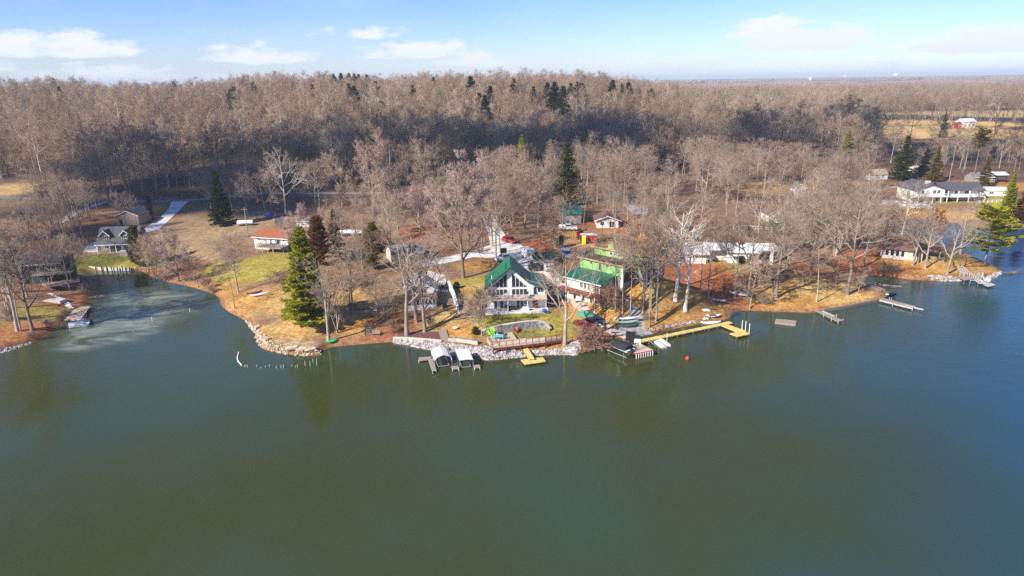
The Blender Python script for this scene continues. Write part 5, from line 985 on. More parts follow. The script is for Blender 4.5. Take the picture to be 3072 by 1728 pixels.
# shrubs and brush
SHRUBS = [(1785, 1045, 4.0, 'red_shrub', 'dense reddish bush at the shore beside the covered boat', 2.0), (1765, 1030, 3.6, 'red_shrub', 'reddish bush behind the one by the covered boat', 1.7), (1810, 930, 5.0, 'red_shrub', 'rust red bush in front of the green construction house', 1.7), (1835, 925, 4.5, 'red_shrub', 'rust red bush right of the lower house deck', 1.5),
    (2186, 950, 2.4, 'red_shrub', 'red bush at the far end of the long yellow dock', 1.1), (625, 862, 2.6, 'red_shrub', 'red brush on the cove bank', 1.5), (560, 842, 2.4, 'red_shrub', 'red brush beside the rounded cove tree', 1.4), (195, 955, 2.0, 'shrub', 'brown brush on the bank below the tan dock', 1.5), (150, 985, 2.0, 'shrub', 'brown brush on the bank left of the pontoon boat', 1.5),
    (100, 1018, 1.8, 'red_shrub', 'red brush above the white rocks at left', 1.6), (30, 960, 3.0, 'shrub', 'grey brush behind the left bank trees', 1.5), (250, 880, 2.5, 'shrub', 'dark brush below the cabin deck', 1.6), (1300, 985, 2.6, 'shrub', 'grey brush behind the white rocks', 1.3), (1180, 1000, 2.6, 'red_shrub', 'reddish brush left of the big forked tree', 1.5),
    (1440, 920, 4.0, 'shrub', 'grey bush left of the green roofed lake house', 1.2), (2290, 915, 2.6, 'shrub', 'brown brush on the bank right of the sapling', 1.8), (2680, 822, 2.6, 'shrub', 'brown brush on the inlet bank', 1.8), (2640, 818, 2.6, 'red_shrub', 'red brush at the head of the inlet', 1.6), (2860, 740, 3.2, 'shrub', 'grey brush near the pine on the point', 1.4),
    (1940, 960, 1.8, 'shrub', 'thin brush beside the gravel path', 1.2), (1660, 830, 4.0, 'shrub', 'dark bush beside the lake house porch', 1.5), (1690, 850, 4.2, 'shrub', 'dark bush below the drive', 1.4), (2300, 830, 3.0, 'shrub', 'grey brush below the white roofed house', 1.8), (2350, 840, 3.0, 'shrub', 'grey brush at the edge of the middle lawn', 1.8),
    (1065, 935, 2.5, 'shrub', 'brown brush beside the timber box', 1.3), (500, 838, 3.0, 'shrub', 'brown brush between the two cove trees', 1.5), (1720, 800, 3.5, 'red_shrub', 'pinkish bush beside the white van', 1.3), (1650, 720, 4.0, 'red_shrub', 'pinkish brush behind the dark roofed shed', 1.3), (640, 880, 2, 'shrub', 'low brush at the cove mouth', 1.6)]
for px, py, ht, st, lb, wd in SHRUBS: plant_bare(st, G(px, py), ht, lb, name='bare_shrub', cat='shrub', wide=wd)
for px, py, w_, lb in ((1427, 1003, 1.0, 'round green bush beside the stone steps'), (1370, 865, 1.0, 'low green bush beside the white retaining wall'), (2222, 790, 1.3, 'green shrub against the white roofed house'), (2245, 792, .9, 'small green shrub at the wall corner'), (1597, 795, .8, 'dark green shrub by the shed')):
    plant_conifer('cedar', MIDG, G(px, py), 1.5 * w_, lb, name='evergreen_bush', wide=2.6, seed=4)
# ---------------------------------------------------------------- docks
def dock(name, label, px_polys, z, m_, thick=.16, posts=(), post_m=None, post_h=.5, cat='dock', floats=None):
    """deck sections from photo outlines laid flat z above the water, each a part; posts are parts too"""
    q = [[gz(*p, zz) for p in poly] for poly, zz in zip(px_polys, z if isinstance(z, (list, tuple)) else [z] * len(px_polys))]
    org = q[0][0].copy(); org.z = 0; d = (q[0][1] - q[0][0]); rz = math.atan2(d.y, d.x); o = thing(name, label, cat, org, rz); inv = Matrix.Rotation(-rz, 3, 'Z')
    for i, poly in enumerate(q):
        lp = [inv @ (p - org) for p in poly]; nrm = sum(((lp[k].x * lp[(k + 1) % len(lp)].y - lp[k].y * lp[(k + 1) % len(lp)].x) for k in range(len(lp))))
        if nrm < 0: lp = lp[::-1]
        m = MB(); m.slab([(p.x, p.y, p.z + .004 * i) for p in lp], thick); m.build('deck', m_[i] if isinstance(m_, list) else m_, o)
    for px, py in posts:
        p = inv @ (gz(px, py, q[0][0].z) - org); m = MB(); m.tube([(p.x, p.y, -1.6), (p.x, p.y, q[0][0].z + post_h)], .06, 6); m.build('post', post_m or STEEL, o)
    return o
C4 = lambda *pts: [(1440 + x / 6.779, 930 + y / 6.779) for x, y in pts]
C3 = lambda *pts: [(1140 + x / 6.779, 930 + y / 6.779) for x, y in pts]
C5 = lambda *pts: [(1760 + x / 4.954, 920 + y / 4.954) for x, y in pts]
CR = lambda *pts: [(2300 + x / 5.367, 860 + y / 5.367) for x, y in pts]
CP = lambda *pts: [(2600 + x / 5.458, 660 + y / 5.458) for x, y in pts]
CL = lambda *pts: [(x / 4.528, 760 + y / 4.528) for x, y in pts]
dock('yellow_dock', 'yellow T shaped dock below the red boardwalk', [C4((905, 1105), (1340, 1040), (1270, 960), (830, 1010)), C4((985, 990), (1105, 985), (935, 703), (825, 703))], [.5, .9], YELL, posts=C4((910, 1100), (1075, 1078), (1240, 1055), (1330, 1040)), post_h=-.1, post_m=BLACK)
dock('long_dock', 'long yellow dock with an L shaped end', [C5((770, 535), (2175, 242), (2115, 218), (738, 500)), C5((2005, 280), (2235, 374), (2368, 362), (2095, 262)), C5((2130, 398), (2240, 445), (2425, 405), (2330, 352))], .55, YELL, posts=C5((850, 515), (1105, 465), (1350, 415), (1585, 365), (1820, 318), (1940, 295), (2135, 380), (2180, 410), (2225, 445)), post_h=-.05)
for px, py in C5((2305, 350), (2357, 360), (2412, 400)):
    t_ = MB().tube([(0, 0, -1.6), (0, 0, 2.6)], .07, 7).build('dock_pole', TRIM); t_.location = gz(px, py, .5) * 1; t_.location.z = 0; tag(t_, 'white pole standing at the L shaped end of the long yellow dock', 'pole', 'white poles of the long dock')
dock('canopy_dock', 'weathered plank dock with several fingers around the two white canopies', [C3((790, 1035), (1040, 995), (1030, 945), (780, 965)), C3((1065, 1255), (1150, 1225), (1070, 990), (975, 1000)), C3((1440, 925), (1565, 922), (1530, 790), (1395, 790)), C3((1470, 1205), (1612, 1190), (1592, 1130), (1440, 1142)), C3((1920, 1180), (2037, 1165), (2020, 1110), (1900, 1120)), C3((1310, 795), (1400, 792), (1380, 700), (1300, 702))], [.4, .4, .4, .4, .4, .8], WOODY, posts=C3((1070, 1250), (1140, 1228), (790, 1030), (1475, 1200), (1600, 1190), (1925, 1178), (2030, 1165)), post_h=.12, post_m=TRIM)
# canopies over the boat slips
def canopy(label, px4, zt_, peak, side):
    q = [gz(*p, zt_) for p in px4]; o = thing('boat_canopy', label, 'boat canopy', Vector((q[0].x, q[0].y, 0))); org = Vector((q[0].x, q[0].y, 0)); fl, fr, br_, bl = [p - org for p in q]
    fm_, bm_ = (fl + fr) / 2 + Vector((0, 0, peak)), (bl + br_) / 2 + Vector((0, 0, peak)); ins = lambda a, b: a.lerp(b, .16) + Vector((0, 0, peak * .55))
    m = MB(); line = [(fl + Vector((0, 0, -side)), bl + Vector((0, 0, -side))), (fl, bl), (ins(fl, fr), ins(bl, br_)), (fm_, bm_), (ins(fr, fl), ins(br_, bl)), (fr, br_), (fr + Vector((0, 0, -side)), br_ + Vector((0, 0, -side)))]
    if side == 0: line = [(fl, bl), (fm_, bm_), (fr, br_)]
    for (a, b), (c, d) in zip(line, line[1:]): m.slab([a, c, d, b], .05)
    m.build('roof', lined('white_canopy_skin', (.84, .84, .82), (.62, .62, .61), 'y', .9, rough=.45, line=.05, wear=.06), o)
    for p in (fl, fr, br_, bl, fl.lerp(bl, .5), fr.lerp(br_, .5)): m = MB(); m.tube([(p.x, p.y, -1.4), (p.x, p.y, zt_ - .02)], .06, 6); m.build('leg', STEEL, o)
    m = MB(); a, b = fl.lerp(fr, .18), fr.lerp(fl, .18); c, d = bl.lerp(br_, .18), br_.lerp(bl, .18)
    for u, v in ((a, c), (b, d), (a, b)): m.tube([(u.x, u.y, .25), (v.x, v.y, .25)], .09, 6)
    m.build('lift_frame', STEEL, o); return o
canopy('arched white canopy over the left boat slip', C3((1112, 1015), (1462, 975), (1385, 795), (1042, 835)), 1.6, .8, .45)
canopy('flat white canopy over the right boat slip', C3((1612, 1025), (1892, 1005), (1800, 790), (1530, 812)), 1.6, .12, 0)
# red boardwalk with its railings, and the patio beside it
def plank_thing(name, label, cat, polys, z_off, m_, z_at=None):
    q = [[G(*p) for p in poly] for poly in polys]; z = (max(p.z for p in q[0]) if z_at is None else z_at) + z_off; org = Vector((q[0][0].x, q[0][0].y, z)); d = q[0][1] - q[0][0]; rz = math.atan2(d.y, d.x); o = thing(name, label, cat, org, rz); inv = Matrix.Rotation(-rz, 3, 'Z')
    return o, (lambda px, py, zz=0.0: (lambda v: Vector((v.x, v.y, zz)))(inv @ (gz(px, py, z) - org)))
o, at_ = plank_thing('boardwalk', 'tan boardwalk with a dark red railing and red skirt along the rocks', 'boardwalk', [C4((262, 765), (940, 690), (1340, 645), (1325, 545), (200, 650))], .35, None, 1.5)
pl = [at_(*p) for p in C4((262, 765), (940, 692), (1335, 645), (1325, 545), (745, 590), (200, 660))]
DECKT = lined('tan_deck_boards', (.60, .46, .34), (.40, .29, .21), 'x', .28, rough=.8, line=.1, wear=.15)
MB().slab(pl, .14).build('deck', DECKT, o); pl2 = [at_(*p) + Vector((0, 0, .006)) for p in C4((1337, 645), (1670, 592), (1672, 545), (1327, 545))]
m = MB(); m.slab(pl2, .14); m.build('landing', WOODY, o); m = MB(); a, b, c = at_(*C4((262, 765))[0]), at_(*C4((1335, 645))[0]), at_(*C4((1670, 592))[0])
for u, v in ((a, b), (b, c)): s = Vector(((v - u).y, -(v - u).x, 0)).normalized() * .05; m.slab([u + s + Vector((0, 0, -.15)), v + s + Vector((0, 0, -.15)), v - s + Vector((0, 0, -.15)), u - s + Vector((0, 0, -.15))], .45)
m.build('skirt', WOODR, o)
for seg in ([(262, 765), (805, 702)], [(940, 690), (1330, 647)], [(1337, 645), (1668, 592)], [(1668, 592), (1668, 545)], [(168, 600), (262, 765)]):
    m = MB(); rail(m, [at_(*p) for p in C4(*seg)], 1.0, 1.3, .055, ()); m.build('railing', WOODR, o)
for p in C4((270, 775), (540, 745), (820, 715), (1080, 690), (1330, 660), (1660, 605)): v = at_(*p); m = MB(); m.box(v.x - .08, v.x + .08, v.y - .02, v.y + .14, -2.6, -.16); m.build('post', WOODR, o)
o, at_ = plank_thing('patio', 'tan paved patio with furniture beside the boardwalk', 'patio', [C4((200, 650), (745, 590), (650, 445), (330, 495), (130, 550))], .30, None, 1.5)
MB().slab([at_(*p) for p in C4((205, 655), (748, 588), (652, 446), (330, 495), (135, 550))], 1.0).build('paving', CONC if False else mat('sandstone_paving', (.58, .45, .32), (.44, .33, .23), scale=1.4, rough=.9), o); PZ = 1.8
def onp(X, Y): p = C4((X, Y))[0]; return gz(*p, PZ)
# furniture --------------------------------------------------------
def adirondack(loc, rz, m_, label, group=None):
    t_ = thing('adirondack_chair', label, 'chair', loc, rz, group); m = MB()
    for k in range(5): m.box(-.28 + .115 * k, -.18 + .115 * k, .24, .28, .3, 1.0 - .05 * abs(k - 2))
    bk = MB().add(m.v, m.f); bk.v = [(x, y + (z - .3) * .35, z) for x, y, z in bk.v]; bk.build('backrest', m_, t_); m = MB(); m.slab([(-.3, -.35, .40), (.3, -.35, .40), (.3, .3, .27), (-.3, .3, .27)], .05); m.build('seat', m_, t_)
    for sx in (-1, 1):
        m = MB(); m.box(sx * .36 - .07, sx * .36 + .07, -.38, .38, .56, .6); m.build('armrest', m_, t_)
        for y_ in (-.33, .28): m = MB(); m.box(sx * .33 - .04, sx * .33 + .04, y_ - .05, y_ + .05, 0, .56); m.build('leg', m_, t_)
    return t_
LIME = mat('lime_plastic', (.42, .80, .10), (.36, .70, .08), rough=.4); TURQ = mat('turquoise_paint', (.10, .55, .66), (.08, .46, .56), rough=.4)
for X, Y, rz, lb in ((190, 480, 40, 'lime green chair furthest left on the patio'), (262, 455, 10, 'lime green chair by the stone wall end of the patio'), (262, 545, 95, 'lime green chair nearest the turquoise table'), (230, 500, 70, 'lime green chair between the other lime chairs')): adirondack(onp(X, Y), R(rz), LIME, lb)
p = G(*C4((730, 455))[0]); adirondack(p, R(-30), REDP, 'red chair alone on the grass below the stone wall')
t_ = thing('table', 'turquoise low table on the patio', 'table', onp(375, 585)); m = MB(); m.cham(-1.0, 1.0, -.5, .5, .55, .63, .03); m.build('table_top', TURQ, t_)
for x in (-.85, .85):
    for y_ in (-.38, .38): m = MB(); m.box(x - .06, x + .06, y_ - .06, y_ + .06, 0, .55); m.build('leg', TURQ, t_)
t_ = thing('fire_pit', 'round stone fire pit with a dark bowl on the patio', 'fire pit', onp(420, 515)); m = MB(); m.tube([(0, 0, 0), (0, 0, .45)], [.85, .85], 14); m.build('stone_ring', PALEB, t_); m = MB(); m.tube([(0, 0, .453), (0, 0, .5)], [.66, .7], 14); m.build('bowl', BLACK, t_)
t_ = thing('bench', 'dark curved bench beside the fire pit', 'bench', onp(470, 590), R(20)); m = MB(); m.cham(-.9, .9, -.22, .22, .38, .46, .03); m.build('seat', SHGREY, t_)
for x in (-.7, .7): m = MB(); m.box(x - .06, x + .06, -.18, .18, 0, .38); m.build('leg', SHGREY, t_)
# umbrella with red chairs
p = G(1757, 972); t_ = thing('patio_umbrella', 'open green umbrella over red chairs', 'umbrella', p); m = MB(); n_ = 8; rim = [(1.95 * math.cos(6.2832 * k / n_), 1.95 * math.sin(6.2832 * k / n_), 2.15) for k in range(n_)]
m.add([(0, 0, 2.95)] + rim + [(x, y, z - .18) for x, y, z in rim], [(0, k + 1, (k + 1) % n_ + 1) for k in range(n_)] + [(k + 1, n_ + k + 1, n_ + (k + 1) % n_ + 1, (k + 1) % n_ + 1) for k in range(n_)]); m.build('canopy', mat('green_canvas', (.10, .32, .19), (.08, .26, .16), scale=1, rough=.8), t_)
MB().tube([(0, 0, 0), (0, 0, 3.0)], .05, 8).build('pole', STEEL, t_); MB().tube([(0, 0, 0), (0, 0, .12)], .4, 12).build('base', BLACK, t_)
for dx, dy, rz, lb in ((-1.3, -.3, 80, 'red chair on the left under the green umbrella'), (.3, -1.0, 200, 'red chair on the water side of the green umbrella'), (1.3, .4, 260, 'red chair on the right under the green umbrella')): adirondack(ground(p.x + dx, p.y + dy) + Vector((0, 0, .08)), R(rz), REDP, lb)
# deck furniture of the lake house
def on_deck(x, y, z): return LH.matrix_basis @ Vector((x, y, z))
bpy.context.view_layer.update()
TANP = mat('tan_wicker', (.50, .43, .33), (.40, .34, .26), scale=4)
for x, lb in ((3.8, 'pale deck chair in front of the left deck windows'), (4.35, 'second pale deck chair in front of the left deck windows')): adirondack(on_deck(x, -1.0, 2.6), R(5), TANP, lb)
for x, lb in ((4.95, 'closed white umbrella at the middle of the deck'), (8.7, 'closed white umbrella beside the deck corner')):
    t_ = thing('closed_umbrella', lb, 'umbrella', on_deck(x, -1.2, 2.6)); MB().tube([(0, 0, 0), (0, 0, 2.2)], .04, 6).build('pole', STEEL, t_); MB().tube([(0, 0, .7), (0, 0, 1.5), (0, 0, 2.3)], [.20, .15, .04], 7).build('canopy', TRIM, t_); MB().tube([(0, 0, 0), (0, 0, .1)], .3, 10).build('base', BLACK, t_)
for x, z_, y_, lb in ((.5, 2.6, -.8, 'black grill at the left end of the deck'), (8.3, 2.6, -.9, 'black grill near the porch on the deck'), (4.0, .06, -1.6, 'black grill under the deck on the patio')):
    t_ = thing('grill', lb, 'grill', on_deck(x, y_, z_)); MB().cham(-.55, .55, -.3, .3, .6, 1.0, .08).build('firebox', BLACK, t_); MB().tube([(-.4, 0, 1.02), (.4, 0, 1.02)], .24, 8).build('lid', BLACK, t_)
    for a in (-.45, .45): MB().box(a - .04, a + .04, -.25, .25, 0, .6).build('leg', BLACK, t_)
t_ = thing('table', 'dark table and bench under the deck', 'table', on_deck(4.9, -1.4, .06)); MB().cham(-.9, .9, -.4, .4, .68, .74, .02).build('table_top', BLACK, t_)
for x in (-.7, .7): MB().box(x - .05, x + .05, -.3, .3, 0, .68).build('leg', BLACK, t_)
t_ = MB().cham(-.7, .7, -.35, .35, 0, .75, .05).build('storage_box', TRIM); t_.location = on_deck(7.9, -1.8, .06); tag(t_, 'white storage box on the patio under the deck', 'box')
t_ = MB().ball((0, 0, .4), .55, 8, 0, (1, .8, .75)).build('blue_tub', mat('blue_plastic', (.03, .09, .38), (.03, .08, .32), rough=.4), None, True); t_.location = on_deck(11.6, -3.2, .05); tag(t_, 'blue tub at the right end of the lake house patio', 'tub')
# --- deck clutter at the ranch house
bpy.context.view_layer.update(); on_r = lambda x, y, z: RH.matrix_basis @ Vector((x, y, z))
t_ = thing('swing_seat', 'dark green canopy swing frame on the ranch house deck', 'swing', on_r(4.7, -2.4, 1.72), R(-17)); m = MB()
for sx in (-1.0, 1.0): m.tube([(sx, -.7, 0), (sx, 0, 1.7), (sx, .7, 0)], .05, 5)
m.tube([(-1.0, 0, 1.7), (1.0, 0, 1.7)], .05, 5); m.build('frame', mat('dark_green_metal', (.03, .06, .05), (.03, .05, .04)), t_); MB().slab([(-1.2, -.6, 1.85), (1.2, -.6, 1.85), (1.2, .6, 1.85), (-1.2, .6, 1.85)], .06).build('canopy', mat('green_grey_cloth', (.16, .20, .17), (.12, .15, .13)), t_); MB().slab([(-.9, -.3, .5), (.9, -.3, .5), (.9, .3, .5), (-.9, .3, .5)], .08).build('seat', mat('green_grey_cloth', (.16, .2, .17), (.12, .15, .13)), t_)
adirondack(on_r(7.0, -3.0, 1.72), R(20), REDP, 'red chair on the ranch house deck')
# ---------------------------------------------------------------- vehicles
TYRE = mat('tyre', (.02, .02, .02), (.03, .03, .03), rough=.9); PAINTW = mat('white_car_paint', (.74, .75, .75), (.70, .71, .71), scale=.5, rough=.25, spec=.6); PAINTR = mat('red_car_paint', (.36, .025, .025), (.31, .02, .02), scale=.5, rough=.28, spec=.6); LAMP = mat('lamp_glass', (.7, .7, .66), (.6, .6, .57), rough=.2); TAILL = mat('tail_lamp', (.35, .02, .02), (.3, .015, .015), rough=.3)
def vehicle(kind, paint, p, rz, label, cat, name):
    clear(p, 3.2); t_ = thing(name, label, cat, p + Vector((0, 0, .05)), rz)
    L_, Wd = {'suv': (4.7, 1.85), 'pickup': (5.7, 1.95), 'van': (5.2, 1.95), 'box': (6.0, 2.1)}[kind]; x0, x1, hw = -L_ / 2, L_ / 2, Wd / 2
    low = {'suv': [(x0, .35), (x1, .35), (x1, .72), (x1 - .15, .95), (x1 - 1.25, 1.05), (x0 + .05, 1.08), (x0, .9)], 'pickup': [(x0, .4), (x1, .4), (x1, .85), (x1 - .12, 1.05), (x1 - 1.3, 1.14), (x0, 1.14)], 'van': [(x0, .35), (x1, .35), (x1, .8), (x1 - .1, 1.0), (x1 - .9, 1.15), (x0, 1.15)], 'box': [(x0, .4), (x1, .4), (x1, .9), (x1 - .1, 1.1), (x1 - 1.1, 1.2), (x0, 1.2)]}[kind]
    cab = {'suv': [(x1 - 1.25, 1.05), (x1 - 1.95, 1.68), (x0 + .35, 1.70), (x0 + .05, 1.08)], 'pickup': [(x1 - 1.3, 1.14), (x1 - 2.0, 1.82), (x1 - 3.5, 1.82), (x1 - 3.75, 1.14)], 'van': [(x1 - .9, 1.15), (x1 - 1.7, 2.0), (x0 + .1, 2.02), (x0, 1.15)], 'box': [(x1 - 1.1, 1.2), (x1 - 1.5, 2.0), (x1 - 2.4, 2.0), (x1 - 2.4, 1.2)]}[kind]
    m = MB(); m.prism(low, -hw, hw, 'y'); m.prism(cab, -hw + .12, hw - .12, 'y')
    if kind == 'pickup': m.box(x0 + .1, x0 + 1.9, -hw + .1, hw - .1, 1.145, 1.15); m.box(x0, x0 + 1.9, hw - .09, hw - .003, 1.14, 1.42); m.box(x0, x0 + 1.9, -hw + .003, -hw + .09, 1.14, 1.42)
    if kind == 'box': m.cham(x0 - .1, x1 - 2.5, -hw - .05, hw + .05, .9, 2.7, .04)
    m.build('body', paint, t_)
    (ax, az_), (bx, bz), (cx_, cz), (dx, dz) = cab; g = MB(); e = .012; k = .14
    g.slab([(ax - (ax - bx) * .1 + e, -hw + .22, az_ + (bz - az_) * .1 + e), (ax - (ax - bx) * .1 + e, hw - .22, az_ + (bz - az_) * .1 + e), (bx + (ax - bx) * .12 + e, hw - .24, bz - (bz - az_) * .12 + e), (bx + (ax - bx) * .12 + e, -hw + .24, bz - (bz - az_) * .12 + e)], .02); g.build('windshield', GLASS, t_)
    for s in (-1, 1):
        g = MB(); y_ = s * (hw - .115); lo_, hi_ = az_ + .12, bz - .12; q = [(ax - .35, y_, lo_), (bx + .02, y_, hi_), (max(cx_, bx - 2.4) + .1, y_, hi_), (max(dx, bx - 2.5) + .15, y_, lo_)]; g.slab(q if s > 0 else q[::-1], .02); g.build('side_window', GLASS, t_)
        m = MB(); m.box(x1 - .03, x1 + .02, s * hw * .72 - .18, s * hw * .72 + .18, .66, .84); m.build('headlight', LAMP, t_); m = MB(); m.box(x0 - .02, x0 + .03, s * hw * .85 - .1, s * hw * .85 + .1, .75, 1.0); m.build('taillight', TAILL, t_)
        m = MB(); m.box(ax - .45, ax - .25, s * (hw + .02), s * (hw + .2), az_ + .08, az_ + .25); m.build('mirror', BLACK, t_)
        for wx in (x0 + .95, x1 - .95):
            y0, y1 = (s * hw * .74, s * (hw + .015)); w_ = thing('wheel', None, None, (0, 0, 0)); w_.parent = t_
            m = MB(); m.tube([(wx, min(y0, y1), .36), (wx, max(y0, y1), .36)], .37, 12); m.build('tyre', TYRE, w_); m = MB(); yy = max(y0, y1) if s > 0 else min(y0, y1); m.tube([(wx, yy - .01, .36), (wx, yy + .012 * s + (0 if s > 0 else .0), .36)] if s > 0 else [(wx, yy - .012, .36), (wx, yy + .01, .36)], .21, 10); m.build('rim', STEEL, w_)
    m = MB(); m.box(x1 - .02, x1 + .07, -hw + .06, hw - .06, .38, .58); m.build('bumper', BLACK if paint is PAINTR else STEEL, t_); return t_
vehicle('suv', PAINTR, G(1530, 728), R(-42), 'red sport utility car parked on the white concrete drive', 'car', 'parked_car')
vehicle('pickup', PAINTW, G(1704, 690), R(-8), 'white crew cab pickup parked before the teal roofed garage', 'pickup truck', 'pickup_truck')
vehicle('van', PAINTW, G(1700, 772), R(-80), 'white van facing the lake beside the construction yard', 'van', 'parked_van')
vehicle('box', PAINTW, G(1590, 778), R(-60), 'white work truck at the left end of the dark roofed shed', 'truck', 'work_truck')
vehicle('pickup', PAINTW, G(1516, 782), R(205), 'white pickup behind the lake house with black gear in its bed', 'pickup truck', 'pickup_truck')
t_ = MB().cham(-.8, .8, -.7, .7, 0, 1.2, .12).build('gear_box', BLACK); t_.location = G(1507, 772) + Vector((.4, 0, 1.2)); tag(t_, 'black covered gear in the bed of the pickup behind the lake house', 'gear')
vehicle('suv', mat('dark_car_paint', (.03, .03, .035), (.025, .025, .03), rough=.25), G(1614, 812), R(10), 'dark low car beside the dark roofed shed', 'car', 'parked_car')
vehicle('suv', PAINTR, G(1234, 806), R(5), 'red car half hidden behind the cottage', 'car', 'parked_car'); vehicle('suv', mat('silver_car_paint', (.5, .51, .52), (.46, .47, .48), rough=.25), G(1660, 813), R(4), 'silver car behind the bare bushes on the apron', 'car', 'parked_car')
for px, py, rz, lb in ((1046, 706, 12, 'white tarped boat left of the other tarped one'), (1082, 706, 6, 'white tarped boat near the olive cedar'), (738, 676, 10, 'white tarped boat by the utility pole')):
    p = G(px, py); clear(p, 3); t_ = thing('tarped_boat', lb, 'boat', p, R(rz)); m = MB(); m.prism([(-.9, .45), (.9, .45), (1.1, 1.1), (-1.1, 1.1)], -2.6, 2.2, 'y'); m.v = [(y, x * (1 - max(0, y) * .14), z) for x, y, z in m.v]; m.build('hull', TRIM, t_); m = MB(); roofp(m, [(-1.2, 1.0), (0, 1.75), (1.2, 1.0)], -2.6, 2.3, .06, 'x'); m.build('tarp', PAINTW, t_)
    for s in (-.8, .8): MB().tube([(-.4, s - .1, .3), (-.4, s + .1, .3)], .3, 10).build('wheel', TYRE, t_)
# construction site: red dumpster, yellow toilet, pile, loader
p = G(1766, 726); t_ = thing('dumpster', 'big red dumpster with a white lid on the construction yard', 'dumpster', p, R(-10)); clear(p, 3.5)
m = MB(); m.prism([(-2.2, .25), (2.2, .25), (2.5, 2.2), (-2.5, 2.2)], -1.2, 1.2, 'y')
for x in (-1.8, -.9, 0, .9, 1.8): m.box(x - .06, x + .06, -1.28, -1.203, .3, 2.15)
m.build('body', REDP, t_); m = MB(); m.slab([(-2.4, -1.15, 2.28), (2.4, -1.15, 2.28), (2.4, 1.15, 2.32), (-2.4, 1.15, 2.32)], .07); m.build('lid', TRIM, t_)
p = G(1742, 716); t_ = thing('telehandler', 'red lifting machine beside the dumpster', 'machine', p, R(15)); clear(p, 3); MB().cham(-1.4, 1.4, -.8, .8, .6, 1.7, .12).build('body', REDP, t_); MB().cham(-.7, .4, -.75, .1, 1.7, 2.6, .08).build('cab', GLASS, t_); MB().tube([(-1.2, .5, 1.8), (2.2, .5, 2.6)], .2, 6).build('boom', REDP, t_)
for x in (-.9, .9):
    for y_ in (-.85, .85): MB().tube([(x, y_ - .18, .5), (x, y_ + .18, .5)], .5, 10).build('wheel', TYRE, t_)
m = MB(); rail(m, [(-1.9, -1.3, 0), (-1.9, 1.6, 0)], 1.9, .7, .05); m.build('rack', mat('yellow_steel', (.62, .45, .05), (.5, .36, .04)), t_)
p = G(1752, 732); t_ = thing('portable_toilet', 'bright yellow portable toilet in front of the red dumpster', 'toilet', p, R(-12)); MB().cham(-.58, .58, -.58, .58, 0, 2.15, .06).build('cabin', mat('bright_yellow', (.80, .62, .03), (.72, .55, .02), rough=.4), t_); MB().cham(-.62, .62, -.62, .62, 2.153, 2.35, .15).build('roof', mat('pale_yellow', (.82, .74, .3), (.76, .68, .26)), t_); MB().box(-.4, .4, -.62, -.585, .1, 1.95).build('door', mat('bright_yellow', (.80, .62, .03), (.72, .55, .02)), t_)
t_ = MB().slab([(-1.3, -.6, .12), (1.1, -.8, .12), (1.3, .5, .12), (-.9, .8, .12)], .12).build('plywood_sheet', RAWWD); t_.location = G(1761, 746) + Vector((0, 0, .08)); tag(t_, 'pale plywood sheet on the orange earth yard', 'plywood')
